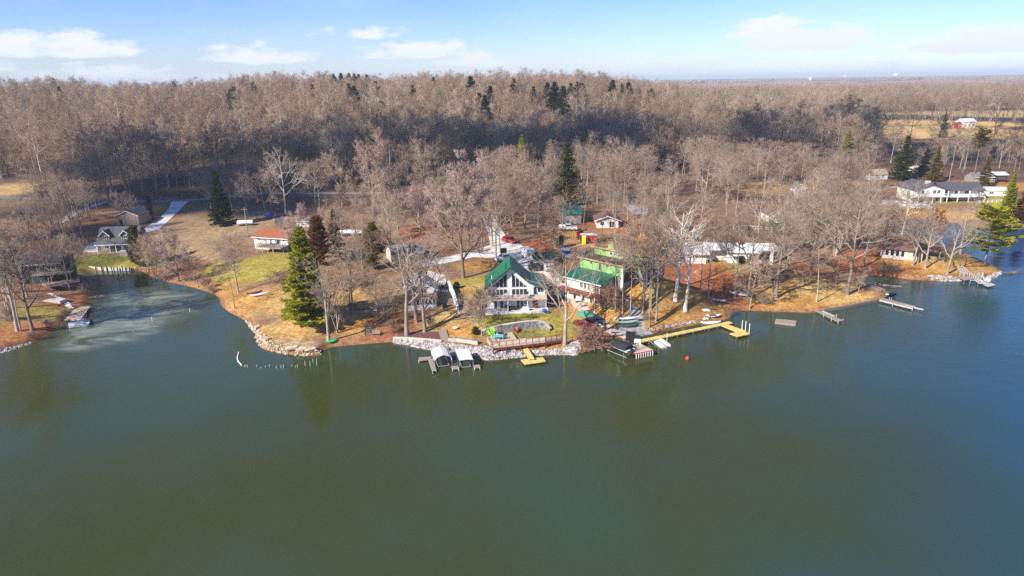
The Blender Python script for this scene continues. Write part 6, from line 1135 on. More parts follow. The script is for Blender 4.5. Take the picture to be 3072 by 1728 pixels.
# two roofers, one continuous skinned body each
SKIN = mat('skin', (.48, .28, .20), (.42, .24, .17), rough=.6); SHIRT = mat('white_shirt', (.72, .72, .70), (.64, .64, .62), rough=.8); TROU = mat('dark_trousers', (.06, .065, .08), (.05, .05, .065), rough=.9)
def roofer(label, p, rz, flip):
    t_ = thing('person', label, 'person', p, rz)
    J = {'pel': (0, 0, .55), 'spi': (.10, 0, .80), 'che': (.22, 0, 1.02), 'nek': (.30, 0, 1.17), 'hea': (.35, 0, 1.30), 'top': (.36, 0, 1.40)}; E = [('pel', 'spi'), ('spi', 'che'), ('che', 'nek'), ('nek', 'hea'), ('hea', 'top')]; Rr = {'pel': .15, 'spi': .145, 'che': .165, 'nek': .06, 'hea': .095, 'top': .07}
    for s, sd in (('l', 1), ('r', -1)):
        kn = .5 if sd == flip else .36
        for nm, co, rr in (('hip', (.02, .11 * sd, .52), .10), ('kne', (.40, .15 * sd, kn), .075), ('ank', (.22 if sd == flip else .02, .14 * sd, .08), .05), ('toe', (.42 if sd == flip else .2, .16 * sd, .05), .045), ('sho', (.24, .20 * sd, 1.06), .075), ('elb', (.42, .27 * sd, .84), .055), ('wri', (.62, .20 * sd, .70), .038), ('han', (.70, .17 * sd, .66), .04)):
            J[nm + s] = co; Rr[nm + s] = rr
        E += [('pel', 'hip' + s), ('hip' + s, 'kne' + s), ('kne' + s, 'ank' + s), ('ank' + s, 'toe' + s), ('che', 'sho' + s), ('sho' + s, 'elb' + s), ('elb' + s, 'wri' + s), ('wri' + s, 'han' + s)]
        for k in range(5):
            a = 'f%d%s' % (k, s); b = 'g%d%s' % (k, s); y0 = (.17 + (.028 * (k - 1.5) if k else -.05)) * sd; J[a] = (.735 if k else .70, y0, .645); J[b] = (.735 + (.05 - .006 * abs(k - 2) if k else .02), y0 + (0 if k else -.025 * sd), .615); Rr[a] = .010; Rr[b] = .008; E += [('han' + s, a), (a, b)]
    ns = list(J); me_ = bpy.data.meshes.new('body'); me_.from_pydata([J[k] for k in ns], [(ns.index(a), ns.index(b)) for a, b in E], []); b_ = bpy.data.objects.new('body', me_); COL.objects.link(b_); b_.parent = t_
    md_ = b_.modifiers.new('skin', 'SKIN'); me_.materials.append(SKIN)
    for i, k in enumerate(ns): me_.skin_vertices[0].data[i].radius = (Rr[k], Rr[k])
    me_.skin_vertices[0].data[0].use_root = True; b_.modifiers.new('sub', 'SUBSURF').levels = 1; b_.modifiers['sub'].render_levels = 1
    m = MB(); m.tube([(.0, 0, .52), (.10, 0, .80), (.22, 0, 1.02), (.28, 0, 1.13)], [.19, .185, .21, .10], 10)
    for sd in (1, -1): m.tube([(.24, .17 * sd, 1.06), (.42, .27 * sd, .84), (.58, .215 * sd, .72)], [.10, .078, .058], 8)
    m.build('shirt', SHIRT, t_, True); m = MB()
    for sd in (1, -1):
        kn = .5 if sd == flip else .36; fx = .22 if sd == flip else .02; m.tube([(.0, .07 * sd, .55), (.40, .15 * sd, kn), (fx, .14 * sd, .12)], [.15, .10, .07], 8)
    m.build('trousers', TROU, t_, True); m = MB(); m.ball((.345, 0, 1.37), .115, 7, 0, (1, 1, .8)); m.tube([(.36, 0, 1.355), (.36, 0, 1.37)], .17, 10); m.build('hat', SHIRT, t_, True)
    m = MB(); m.ball((.445, .035, 1.30), .014, 4); m.ball((.445, -.035, 1.30), .014, 4); m.build('eyes', BLACK, t_)
bpy.context.view_layer.update(); mw = CH_.matrix_basis
roofer('roofer in white shirt and hat crouching on the dark upper roof, on the left', mw @ Vector((3.4, 13.6, 8.13)), R(150), 1); roofer('roofer in white shirt and hat crouching on the dark upper roof, on the right', mw @ Vector((4.6, 12.8, 8.41)), R(20), -1)
# ---------------------------------------------------------------- boats
def pontoon(label, px_a, px_b, z=.35):
    a, b = gz(*px_a, z), gz(*px_b, z); d = b - a; L_ = d.length; t_ = thing('pontoon_boat', label, 'boat', Vector((a.x, a.y, 0)), math.atan2(d.y, d.x))
    for s in (-.85, .85): MB().tube([(-.1, s, .12), (.5, s, .12), (L_ - .3, s, .12), (L_, s, .12)], [.12, .32, .32, .25], 9).build('pontoon', STEEL, t_)
    MB().box(.1, L_ - .1, -1.15, 1.15, .43, .55).build('deck', TRIM, t_); m = MB()
    for y_ in (-1.1, 1.1): m.box(.4, L_ - 1.0, y_ - .03, y_ + .03, .553, 1.15)
    m.box(.37, .43, -1.1, 1.1, .553, 1.1); m.build('fence', PAINTW, t_); m = MB(); m.box(.5, 1.9, .4, 1.0, .553, .98); m.box(.5, 1.9, -1.0, -.4, .553, .98); m.box(L_ - 2.4, L_ - 1.2, -1.0, -.4, .553, .98); m.build('seat', mat('grey_vinyl', (.38, .37, .36), (.3, .29, .28)), t_)
    m = MB(); m.cham(L_ * .55, L_ * .55 + .6, .25, .95, .553, 1.3, .08); m.build('console', TRIM, t_); m = MB()
    for x in (L_ * .45, L_ * .75): m.tube([(x, -1.1, 1.1), (x + .35, -1.05, 2.05), (x + .35, 1.05, 2.05), (x, 1.1, 1.1)], .03, 5)
    m.build('bimini_frame', STEEL, t_); m = MB(); m.cham(L_ - .05, L_ + .45, -.22, .22, .5, 1.15, .08); m.tube([(L_ + .25, 0, .5), (L_ + .3, 0, -.5)], .1, 6); m.build('motor', BLACK, t_); return t_
pontoon('white pontoon boat tied below the tan dock', CL((930, 975))[0], CL((1230, 945))[0])
dock('tan_dock', 'wide tan plank dock on the left bank', [CL((870, 905), (1110, 880), (1232, 715), (1040, 722))], .6, mat('tan_planks', (.56, .43, .31), (.40, .30, .21), scale=3, stretch=(6, 1, 1)), posts=CL((880, 900), (1100, 880), (1225, 720)), post_h=.1)
# covered boat on its lift, the red sided platform and the small lift
a, b = gz(*C5((330, 590))[0], .9), gz(*C5((600, 700))[0], .9); d = b - a; t_ = thing('covered_boat', 'white boat under a black cover on a lift beside the red sided platform', 'boat', Vector((a.x, a.y, 0)), math.atan2(d.y, d.x)); L_ = d.length
m = MB(); prof = [(-.3, .55), (-1.0, 1.0), (-1.15, 1.35), (1.15, 1.35), (1.0, 1.0), (.3, .55)]; secs = [(-.9, .1, .5), (0, .55, .25), (1.2, .9, .05), (L_, 1.0, 0)]; vs = []
for x, s, up in secs: vs += [(x, y * s + 1.0, z + up * (1.35 - z)) for y, z in prof]
m.add(vs, [tuple(range(6)), tuple(range(23, 17, -1))] + [(i * 6 + k, i * 6 + (k + 1) % 6, (i + 1) * 6 + (k + 1) % 6, (i + 1) * 6 + k) for i in range(3) for k in range(6)]); m.build('hull', PAINTW, t_)
m = MB(); vs = []; pr = [(-1.2, 1.3), (-1.1, 1.75), (-.5, 2.05), (.5, 2.05), (1.1, 1.75), (1.2, 1.3)]
for x, s, dz in ((-.7, .3, -.25), (.3, .75, .0), (1.5, 1, .2), (L_ - .9, 1, .2), (L_ - .4, .97, -.05)): vs += [(x, y * s + 1.0, z + (dz if z > 1.4 else .0)) for y, z in pr]
m.add(vs, [tuple(range(6)), tuple(range(29, 23, -1))] + [(i * 6 + k, i * 6 + (k + 1) % 6, (i + 1) * 6 + (k + 1) % 6, (i + 1) * 6 + k) for i in range(4) for k in range(6)]); m.build('cover', mat('black_canvas', (.022, .022, .026), (.032, .032, .036), scale=2, rough=.8), t_)
m = MB(); m.cham(L_ - .05, L_ + .5, .75, 1.25, .9, 1.7, .1); m.tube([(L_ + .3, 1.0, .9), (L_ + .4, 1.0, 0)], .11, 6); m.build('motor', BLACK, t_); m = MB()
for y_ in (-.3, 2.3): m.tube([(-.2, y_, .25), (L_ + .2, y_, .25)], .08, 6); m.tube([(.3, y_, -1), (.3, y_, .9)], .06, 6); m.tube([(L_ - .5, y_, -1), (L_ - .5, y_, .9)], .06, 6)
m.tube([(.3, -.3, .25), (.3, 2.3, .25)], .07, 6); m.tube([(L_ - .5, -.3, .25), (L_ - .5, 2.3, .25)], .07, 6); m.build('lift_frame', STEEL, t_)
o = dock('swim_platform', 'tan swim platform with red sides and white posts', [C5((645, 655), (725, 697), (995, 645), (790, 545), (600, 590))], 1.0, DECKT, thick=.12); q = [gz(*p, 1.0) for p in C5((645, 655), (725, 697), (995, 645))]; inv = Matrix.Rotation(-o.rotation_euler.z, 3, 'Z'); lq = [inv @ (p - o.location) for p in q]
m = MB()
for u, v in ((lq[0], lq[1]), (lq[1], lq[2])): s = Vector(((v - u).y, -(v - u).x, 0)).normalized() * .04; m.slab([u + s + Vector((0, 0, .02)), v + s + Vector((0, 0, .02)), v - s * .2 + Vector((0, 0, .02)), u - s * .2 + Vector((0, 0, .02))], .35)
m.build('side_board', REDP, o); m = MB(); u, v = lq[1], lq[2]; s = Vector(((v - u).y, -(v - u).x, 0)).normalized() * .02; m.slab([u - s * 3 + Vector((0, 0, -.36 + 1.0 - 1.0)), v - s * 3 + Vector((0, 0, -.36)), v - s * 5 + Vector((0, 0, -.36)), u - s * 5 + Vector((0, 0, -.36))], .75); m.build('backing', BLACK, o)
for k in range(8): f = (k + .3) / 7.8; p = u.lerp(v, f) + s * 6; MB().box(p.x - .07, p.x + .07, p.y - .05, p.y + .05, -.9, .9).build('post', TRIM, o)
t_ = thing('dock_ladder', 'black ladder standing on the swim platform', 'ladder', gz(*C5((735, 655))[0], 1.0), R(60)); m = MB()
for y_ in (-.3, .3): m.tube([(0, y_, .02), (.35, y_, 1.7)], .045, 5)
for k in range(6): z = .2 + .26 * k; m.tube([(z * .206, -.3, z), (z * .206, .3, z)], .04, 5)
m.build('frame', BLACK, t_)
t_ = MB().cham(-.65, .65, -.35, .35, 0, .65, .06).build('dock_box', TRIM); t_.location = gz(*C5((760, 535))[0], 1.0); t_.rotation_euler = (0, 0, R(-20)); tag(t_, 'white dock box at the corner of the swim platform', 'box')
p = G(*C5((650, 480))[0]); t_ = thing('crate', 'black square crate on the shore above the swim platform', 'crate', p, R(-15)); MB().cham(-.85, .85, -.8, .8, -.1, 1.1, .05).build('box_body', BLACK, t_); MB().cham(-.9, .9, -.85, .85, 1.103, 1.2, .03).build('lid', BLACK, t_)
a, b = gz(*C5((910, 500))[0], .5), gz(*C5((1090, 625))[0], .5); d = b - a; t_ = thing('boat_lift', 'empty silver boat lift beside the long yellow dock', 'boat lift', Vector((a.x, a.y, 0)), math.atan2(d.y, d.x)); L_ = d.length; m = MB()
for y_ in (0, 1.5): m.tube([(0, y_, .55), (L_, y_, .55)], .09, 6); m.tube([(.4, y_, -1.2), (.4, y_, 1.0)], .06, 6); m.tube([(L_ - .4, y_, -1.2), (L_ - .4, y_, .9)], .06, 6)
for x in (.5, L_ - .5): m.tube([(x, 0, .4), (x, 1.5, .4)], .07, 6)
m.build('frame', STEEL, t_)
for X, Y, lb in ((1040, 500, 'white drive on float nearest the boat lift'), (1090, 482, 'white drive on float furthest from the boat lift')):
    a = gz(*C5((X, Y))[0], .35); b = gz(*C5((X + 125, Y + 92))[0], .35); d = b - a; t_ = thing('jet_ski_float', lb, 'float', Vector((a.x, a.y, 0)), math.atan2(d.y, d.x)); m = MB(); m.cham(0, d.length, -.62, .62, -.2, .42, .12); m.build('hull', TRIM, t_); m = MB(); m.prism([(-.4, .42), (-.15, .62), (.15, .62), (.4, .42)], .4, d.length - .5, 'x'); m.build('bunk', PAINTW, t_)
t_ = MB().tube([(0, 0, -1.5), (0, 0, 1.9)], .06, 6).build('dock_pole', TRIM); t_.location = gz(*C5((1190, 530))[0], 0); tag(t_, 'white pole beside the drive on floats', 'pole')
p = gz(2062, 1079, 0); t_ = thing('buoy', 'round red mooring buoy floating on open water', 'buoy', p); m = MB(); m.ball((0, 0, .22), .40, 10); m.build('float', mat('buoy_red', (.62, .06, .035), (.54, .05, .03), rough=.35), t_, True); MB().tube([(0, 0, .6), (0, 0, .74)], .06, 7).build('ring', STEEL, t_)
dock('raft', 'weathered plank raft floating alone off the middle lawn', [CR((130, 570), (470, 608), (482, 545), (150, 515))], .38, WOODY, thick=.4, cat='raft')
dock('short_dock', 'short weathered dock with a white board beside it', [CR((1150, 563), (1236, 540), (800, 368), (762, 374)), CR((1085, 476), (1110, 468), (920, 392), (890, 396))], .55, [WOODY, WORN], posts=CR((1155, 560), (1230, 538), (920, 450), (1045, 515), (1122, 470)), post_h=.35, post_m=WORN)
dock('plank_dock', 'long grey dock with a white edge and a white board past its end', [CR((2350, 345), (2395, 312), (1868, 180), (1815, 213)), CR((2520, 372), (2537, 362), (2245, 290), (2210, 298))], .6, [WOODY, WORN], posts=CR((2350, 345), (2030, 275), (1975, 195), (2005, 205)), post_h=.35, post_m=WORN); q = [gz(*p, .6) for p in CR((1815, 214), (2350, 346))]
t_ = MB().slab([q[0] + Vector((0, -.08, .05)), q[1] + Vector((0, -.08, .05)), q[1] + Vector((0, -.005, .05)), q[0] + Vector((0, -.005, .05))], .3).build('edge_board', WORN); tag(t_, 'white board along the front edge of the long grey dock', 'board')
t_ = thing('rowboat', 'dark rowboat with a white bow pulled up beside the long grey dock', 'boat', gz(*CR((1990, 150))[0], .1), R(25)); m = MB(); m.prism([(-.3, 0), (.3, 0), (.7, .55), (-.7, .55)], -1.6, 1.6, 'y'); m.v = [(y, x * (1 - .16 * y * y), z) for x, y, z in m.v]; m.build('hull', BLACK, t_); MB().ball((-1.2, 0, .55), .4, 6, 0, (1, 1, .5)).build('bow_cover', TRIM, t_, True)
# white dock and stair at the point
o = dock('point_dock', 'white railed dock and gangway at the point', [CP((1600, 985), (1900, 942), (1890, 890), (1520, 932)), CP((1830, 1030), (1980, 1040), (1800, 930), (1720, 940)), CP((1990, 1088), (2112, 1062), (1965, 1000), (1830, 1012))], [1.0, .8, .5], [WOODY, WORN, WORN], posts=CP((1600, 985), (1890, 945), (1830, 1030)), post_h=.0); q = [inv2 for inv2 in ()]
inv = Matrix.Rotation(-o.rotation_euler.z, 3, 'Z')
for z, seg in ((1.0, [(1520, 932), (1890, 890), (1900, 942)]), (.9, [(1720, 940), (1830, 1025)]), (.9, [(1800, 930), (1975, 1035)])):
    m = MB(); rail(m, [inv @ (gz(*p, z) - o.location) for p in CP(*seg)], 1.0, 1.2, .05, (.5,)); m.build('railing', WORN, o)
t_ = thing('dock_stairs', 'white railed stairs going down to the point dock', 'stairs', gz(*CP((1640, 930))[0], 1.0)); a = G(*CP((1490, 800))[0]) - t_.location + Vector((0, 0, .3)); m = MB()
for k in range(10): p = a * (k / 9); m.box(p.x - .55, p.x + .55, p.y - .2, p.y + .2, p.z, p.z + .07)
m.build('tread', WOODY, t_)
for s in (-.6, .6): m = MB(); rail(m, [(s, 0, 0), (a.x + s, a.y, a.z)], 1.0, .9, .05, (.5,)); m.build('railing', WORN, t_)
t_ = MB().ball((0, 0, .55), .75, 8, 0, (1, .9, .8)).build('white_float', TRIM, None, True); t_.location = gz(*CP((1975, 1020))[0], .5); tag(t_, 'round white covered bundle on the point dock float', 'bundle')
m = MB(); m.tube([(0, 0, -1), (0, 0, .7), (2.6, -.6, .7), (2.6, -.6, -1)], .06, 6); t_ = m.build('mooring_hoop', TRIM); t_.location = gz(*CP((1690, 1030))[0], .3); tag(t_, 'white pipe frame standing in the water by the point dock', 'frame')
t_ = thing('tarped_boat', 'large pale tarped boat on the far shore behind the point pine', 'boat', G(3020, 664), R(8)); m = MB(); m.prism([(-1.0, .3), (1.0, .3), (1.3, 1.2), (-1.3, 1.2)], -3.6, 3.2, 'y'); m.v = [(y, x, z) for x, y, z in m.v]; m.build('hull', mat('grey_hull', (.35, .37, .38), (.3, .32, .33)), t_); m = MB(); roofp(m, [(-1.4, 1.1), (0, 2.3), (1.4, 1.1)], -3.6, 3.4, .06, 'x'); m.build('tarp', mat('silver_tarp', (.60, .63, .64), (.45, .48, .49), scale=1.2), t_)
# canoes and small craft ashore
def canoe(label, px, py, rz, m_, L_=4.6, dz=.05, name='canoe'):
    p = G(px, py); vs, fs = [], []; n_ = 9
    for i in range(n_):
        f = i / (n_ - 1) * 2 - 1; w_ = .46 * (1 - f * f) ** .7 + .02
        vs += [(f * L_ / 2, y * w_, .12 + z + .14 * f * f) for y, z in ((-1, 0), (-.75, .24), (0, .36), (.75, .24), (1, 0))]
    for i in range(n_ - 1): fs += [(i * 5 + k, i * 5 + k + 1, (i + 1) * 5 + k + 1, (i + 1) * 5 + k) for k in range(4)] + [(i * 5 + 4, i * 5, (i + 1) * 5, (i + 1) * 5 + 4)]
    t_ = thing(name, label, 'canoe', p + Vector((0, 0, dz)), R(rz)); MB().add(vs, fs).build('hull', m_, t_, True); MB().box(-L_ * .42, L_ * .42, -.03, .03, .44, .5).build('keel', m_, t_)
GCAN = mat('pale_green_hull', (.34, .42, .34), (.28, .36, .28), rough=.4); DCAN = mat('dark_green_hull', (.06, .11, .08), (.05, .09, .065), rough=.4); SILV = mat('silver_hull', (.45, .47, .50), (.36, .38, .41), rough=.35)
canoe('pale green upturned canoe highest of the stack on the gravel path', 1882, 968, 8, TRIM, 5.2, .75); canoe('pale green upturned canoe in the middle of the stack', 1879, 975, 9, GCAN, 5.0, .4); canoe('dark green upturned canoe lowest of the stack on the gravel path', 1880, 981, 10, DCAN, 5.2)
canoe('silver upturned canoe lying in the red leaves', 2142, 902, -34, SILV, 5.5); canoe('grey upturned boat on the leaf covered bank', 2217, 886, -38, TRIM, 4.6); canoe('white upturned canoe on the tan slope left of the big pine', 779, 887, 30, TRIM, 4.2); canoe('dark upturned canoe beside the white one on the slope', 764, 882, 40, WOODR, 3.6)
canoe('white plastic kayak on the lakeside grass near the long dock', 2140, 951, 6, TRIM, 3.0); canoe('second white kayak lying on the lakeside grass', 2132, 969, 4, TRIM, 4.2); canoe('green kayak nose at the foot of the slim lakeside tree', 996, 1027, 30, mat('bright_green_plastic', (.06, .55, .22), (.05, .45, .18), rough=.4), 2.2)
# small yard things
for px, py, ht, lb in ((744, 707, 9, 'leaning utility pole beside the rust roofed house'), (1489, 778, 9.5, 'wooden utility pole at the edge of the concrete drive'), (2845, 555, 9, 'pale utility pole before the dark woods by the barn')):
    t_ = thing('utility_pole', lb, 'utility pole', G(px, py)); MB().tube([(0, 0, -.5), (0, 0, ht)], [.17, .12], 8).build('pole', mat('pole_wood', (.38, .30, .24), (.28, .22, .17), scale=3), t_); MB().box(-.9, .9, -.05, .05, ht - .8, ht - .68).build('cross_arm', WOODY, t_)
p = G(1107, 1003); t_ = thing('wire_cage', 'black framed wire cage at the beach edge', 'cage', p, R(5)); m = MB(); c8 = [(x, y, z) for z in (0, 1.45) for x, y in ((-.65, -.5), (.65, -.5), (.65, .5), (-.65, .5))]
for i in range(4): m.tube([c8[i], c8[(i + 1) % 4]], .05, 5); m.tube([c8[4 + i], c8[4 + (i + 1) % 4]], .05, 5); m.tube([c8[i], c8[4 + i]], .05, 5)
m.build('frame', BLACK, t_); MB().box(-.6, .6, .44, .47, .08, 1.4).build('panel', mat('wire_panel', (.16, .15, .14), (.1, .1, .09)), t_)
t_ = thing('bench', 'weathered bench beside the wire cage', 'bench', G(1128, 1006), R(-5)); MB().box(-.8, .8, -.25, .25, .42, .48).build('seat', WOODY, t_); MB().box(-.8, .8, .26, .31, .5, 1.0).build('backrest', WOODY, t_)
for x in (-.7, .7): MB().box(x - .05, x + .05, -.22, .22, 0, .42).build('leg', WOODY, t_)
t_ = thing('planter', 'long grey timber planter on the tan lawn', 'planter', G(1086, 936), R(2)); MB().cham(-3.0, 3.0, -.5, .5, -.3, .55, .04).build('box_body', mat('grey_planter', (.36, .31, .28), (.27, .23, .2), scale=2), t_); MB().box(-2.8, 2.8, -.4, .4, .553, .58).build('soil', BLACK, t_)
t_ = MB().ball((0, 0, .2), .75, 7, 0, (1, .8, .5)).build('tarp_bundle', mat('blue_tarp', (.03, .08, .42), (.03, .06, .32), rough=.5), None, True); t_.location = G(1024, 957); tag(t_, 'blue tarp bundle under the trees right of the big pine', 'tarp')
for px, py, s, lb in ((806, 646, 1.6, 'large blue tarp under the dark trunked tree'), (808, 656, 1.0, 'small blue tarp below the larger one')): t_ = MB().ball((0, 0, .3), s, 7, 0, (1.1, .8, .6)).build('tarp_bundle', mat('blue_tarp', (.03, .08, .42), (.03, .06, .32), rough=.5), None, True); t_.location = G(px, py); tag(t_, lb, 'tarp')
p = G(892, 680); t_ = thing('playhouse', 'small white shed behind the rust roofed house', 'shed', p, R(-8)); frame_gable(t_, 4.2, 3.0, 1.9, 1.0, WHITE, SHGREY, 'x', .3); window(t_, 1.8, 0, .4, .6, .8)
p = G(1336, 872); t_ = thing('trash_bin', 'black wheeled bin at the top of the white retaining wall', 'bin', G(1340, 866), R(10)); MB().prism([(-.28, 0), (.28, 0), (.36, 1.05), (-.36, 1.05)], -.36, .36, 'y').build('body', BLACK, t_); MB().cham(-.4, .4, -.42, .42, 1.053, 1.15, .03).build('lid', BLACK, t_)
for y_ in (-.3, .3): MB().tube([(.3, y_ - .05, .12), (.3, y_ + .05, .12)], .13, 8).build('wheel', TYRE, t_)
t_ = thing('smoker_grill', 'large black smoker grill on the cottage pad', 'grill', G(1330, 872), R(12)); MB().tube([(-.9, 0, .95), (.9, 0, .95)], .45, 10).build('firebox', BLACK, t_); MB().tube([(.7, 0, 1.3), (.7, 0, 2.0)], .1, 7).build('stack', BLACK, t_)
for x in (-.7, .7): MB().box(x - .05, x + .05, -.3, .3, 0, .55).build('leg', BLACK, t_)
t_ = thing('covered_grill', 'black covered grill on the shaded lower pad', 'grill', G(1334, 922), R(0)); MB().prism([(-.45, 0), (.45, 0), (.35, 1.2), (-.35, 1.2)], -.4, .4, 'y').build('cover', BLACK, t_); MB().ball((0, 0, 1.2), .38, 6, 0, (1, 1, .5)).build('lid', BLACK, t_, True)
for px, py, rz, lb in ((2262, 806, 10, 'pinkish playhouse box below the white roofed house'),): t_ = thing('playhouse', lb, 'playhouse', G(px, py), R(rz)); frame_gable(t_, 2.0, 1.8, 1.2, .5, mat('faded_pink', (.58, .27, .22), (.5, .23, .19)), mat('faded_pink_roof', (.62, .36, .32), (.52, .3, .27)), 'x', .15); window(t_, .6, 0, .4, .6, .5)
t_ = thing('bird_feeder', 'white topped bird feeder pole on the lakeside grass', 'bird feeder', G(2116, 964)); MB().tube([(0, 0, 0), (0, 0, 2.2)], .05, 6).build('pole', STEEL, t_); m = MB(); hip(m, -.75, .75, -.5, .5, 2.45, 2.75, .5, .06); m.build('roof', TRIM, t_); MB().box(-.5, .5, -.3, .3, 2.2, 2.3).build('tray', WOODY, t_)
for px, py, rz, lb in ((2116, 957, 0, 'pale flat stone left of the white kayaks'),): t_ = MB().slab([(-.6, -.3, .15), (.6, -.3, .15), (.5, .3, .2), (-.5, .35, .2)], .2).build('stone_slab', TRIM); t_.location = G(px, py); tag(t_, lb, 'stone')
t_ = thing('goose_statue', 'white bird ornament on the straw patch left of the stone steps', 'ornament', G(1366, 989)); MB().ball((0, 0, .4), .4, 7, 0, (1.3, .8, .7)).build('body', TRIM, t_, True); MB().tube([(.4, 0, .5), (.6, 0, 1.1), (.75, 0, 1.1)], [.12, .08, .04], 6).build('neck', TRIM, t_)
t_ = MB().tube([(0, 0, -1), (0, 0, .35), (0, 0, .75)], [.12, .14, .02], 7).build('marker', REDP); t_.location = gz(1498, 1077, 0); tag(t_, 'red marker stake in the water before the white rocks', 'marker')
t_ = MB().ball((0, 0, .15), .35, 7, 0, (1.2, .9, .6)).build('blue_float', mat('pale_blue', (.35, .45, .62), (.3, .4, .55)), None, True); t_.location = gz(*C3((1920, 920))[0], 0.1); tag(t_, 'pale blue float beside the flat white canopy', 'float')
# white stakes and float line off the slope
WP = [(1900, 1110, 1.0), (2022, 1115, 1.05), (2100, 1095, 1.3), (2178, 1100, 1.35), (1715, 1145, .55), (1376, 1165, .75), (1320, 1165, .6), (1205, 1165, .45), (1036, 1140, .5), (940, 1142, .35), (822, 1170, .35), (733, 1135, .4), (505, 1138, .45), (470, 1130, .4), (436, 1132, .35), (1662, 1142, .3), (1580, 1115, .25)]
for i, (X, Y, hh) in enumerate(WP):
    t_ = MB().tube([(0, 0, -1.2), (0, 0, hh)], [.06, .05], 7).build('stake', mat('worn_white_pole', (.6, .58, .52), (.42, .40, .36))); t_.location = gz(680 + X / 8.05, 960 + Y / 8.05, 0); t_.rotation_euler = (rng.uniform(-.06, .06), rng.uniform(-.06, .06), 0)
    tag(t_, 'tall white stake standing in the water off the rocky tip' if hh > .9 else 'short white stake barely above the water off the rocky tip', 'stake', 'tall white stakes off the tip' if hh > .9 else 'short white stakes off the tip')
q = [gz(680 + X / 8.05, 960 + Y / 8.05, .06) for X, Y in ((290, 775), (280, 830), (262, 880), (262, 940), (275, 990), (305, 1030), (345, 1070), (365, 1105))]; t_ = MB().tube(q, .11, 6).build('float_line', TRIM); tag(t_, 'curved white float line on the water off the slope', 'float line')
for px, py, lb in ((570, 936, 'lone white stick in the icy cove'), (457, 963, 'short white stick at the edge of the cove ice')): t_ = MB().tube([(0, 0, -1), (0, 0, .9)], .06, 6).build('stake', TRIM); t_.location = gz(px, py, 0); tag(t_, lb, 'stake')
# fallen branches in the shallows
for px, py, L_, rz, lb in ((2690, 862, 6, 160, 'bare fallen limb drooping over the inlet'), (3015, 822, 6, 10, 'dark brush trailing into the water at the tip of the point'), (282, 895, 3, 20, 'fallen branches at the cove edge below the cabin')):
    rg = random.Random(px); m = MB()
    for _ in range(16): a = Vector((rg.uniform(0, L_ * .6), rg.uniform(-.5, .5), rg.uniform(0, .5))); m.tube([a, a + Vector((rg.uniform(.8, L_ * .4), rg.uniform(-1, 1), rg.uniform(-.4, .5)))], [.06, .012], 4)
    m.tube([(-1, 0, .3), (L_ * .5, .2, .25), (L_, 0, 0)], [.16, .11, .03], 6); t_ = m.build('fallen_branch', BARK); t_.location = gz(px, py, .1); t_.rotation_euler = (0, 0, R(rz)); tag(t_, lb, 'fallen branch')
p = gz(2600, 862, .75); o = thing('walkway', 'grey timber walkway along the inlet side of the middle lawn', 'walkway', G(2545, 842)); q = [G(*p_) - o.location + Vector((0, 0, .3)) for p_ in ((2545, 842), (2575, 848), (2610, 858), (2650, 874), (2676, 884))]; m = MB()
for u, v in zip(q, q[1:]): d = (v - u); d.z = 0; s = Vector((-d.y, d.x, 0)).normalized() * .8; m.slab([u - s, v - s, v + s, u + s], .18)
m.build('deck', mat('grey_timber', (.26, .21, .17), (.18, .15, .12), scale=2), o)
for u in q: m = MB(); m.box(u.x - .08, u.x + .08, u.y - .08, u.y + .08, u.z - 2, u.z - .19); m.build('post', BLACK, o)
# ---------------------------------------------------------------- woods: individual trees first, then the forest as one mass
def inside(x, y, poly):
    c = False
    for i in range(len(poly)):
        (x0, y0), (x1, y1) = poly[i], poly[(i + 1) % len(poly)]
        if (y0 > y) != (y1 > y) and x < (y - y0) / (y1 - y0) * (x1 - x0) + x0: c = not c
    return c
def wood(px_poly, count, spacing, styles, hts, label, group):
    poly = [(p.x, p.y) for p in (G(*q) for q in px_poly)]; xs, ys_ = [p[0] for p in poly], [p[1] for p in poly]; k = 0
    for _ in range(6000):
        if k >= count: break
        x, y = rng.uniform(min(xs), max(xs)), rng.uniform(min(ys_), max(ys_))
        if not inside(x, y, poly) or any((x - a) ** 2 + (y - b) ** 2 < spacing ** 2 for a, b in NEAR) or any((x - a) ** 2 + (y - b) ** 2 < r * r for a, b, r in EX): continue
        if lake_sd([x], [y])[0] < 1.5: continue
        plant_bare(rng.choice(styles), ground(x, y), rng.uniform(*hts), label, group); NEAR.append((x, y)); k += 1
wood([(1900, 790), (2060, 880), (2200, 870), (2320, 830), (2330, 700), (2250, 640), (1950, 640)], 11, 5.0, ['tall', 'sparse', 'tall'], (13, 18), 'bare tree in the red leaved grove around the white roofed house', 'grove around the white roofed house')
wood([(1740, 700), (1900, 780), (2010, 700), (1960, 600), (1780, 590)], 22, 4.2, ['tall', 'tall', 'oak'], (15, 21), 'bare tree behind the green construction house', 'trees behind the construction house')
wood([(1400, 700), (1470, 790), (1560, 700), (1680, 690), (1720, 600), (1500, 580), (1420, 620)], 26, 4.2, ['oak', 'tall', 'multi', 'oak'], (14, 20), 'bare tree around the white concrete drive and teal roofed garage', 'trees around the concrete drive')
wood([(2330, 820), (2480, 800), (2640, 740), (2620, 640), (2400, 620), (2330, 700)], 28, 4.6, ['oak', 'sparse', 'multi', 'sparse'], (11, 16), 'bare tree in the lot between the middle lawn and the back inlet', 'trees in the lot left of the back inlet')
wood([(2000, 620), (2330, 640), (2620, 640), (2650, 560), (2400, 510), (2000, 530)], 40, 5.5, ['oak', 'oak', 'multi', 'tall'], (13, 19), 'bare tree in the wide woods behind the white roofed house', 'woods behind the white roofed house')
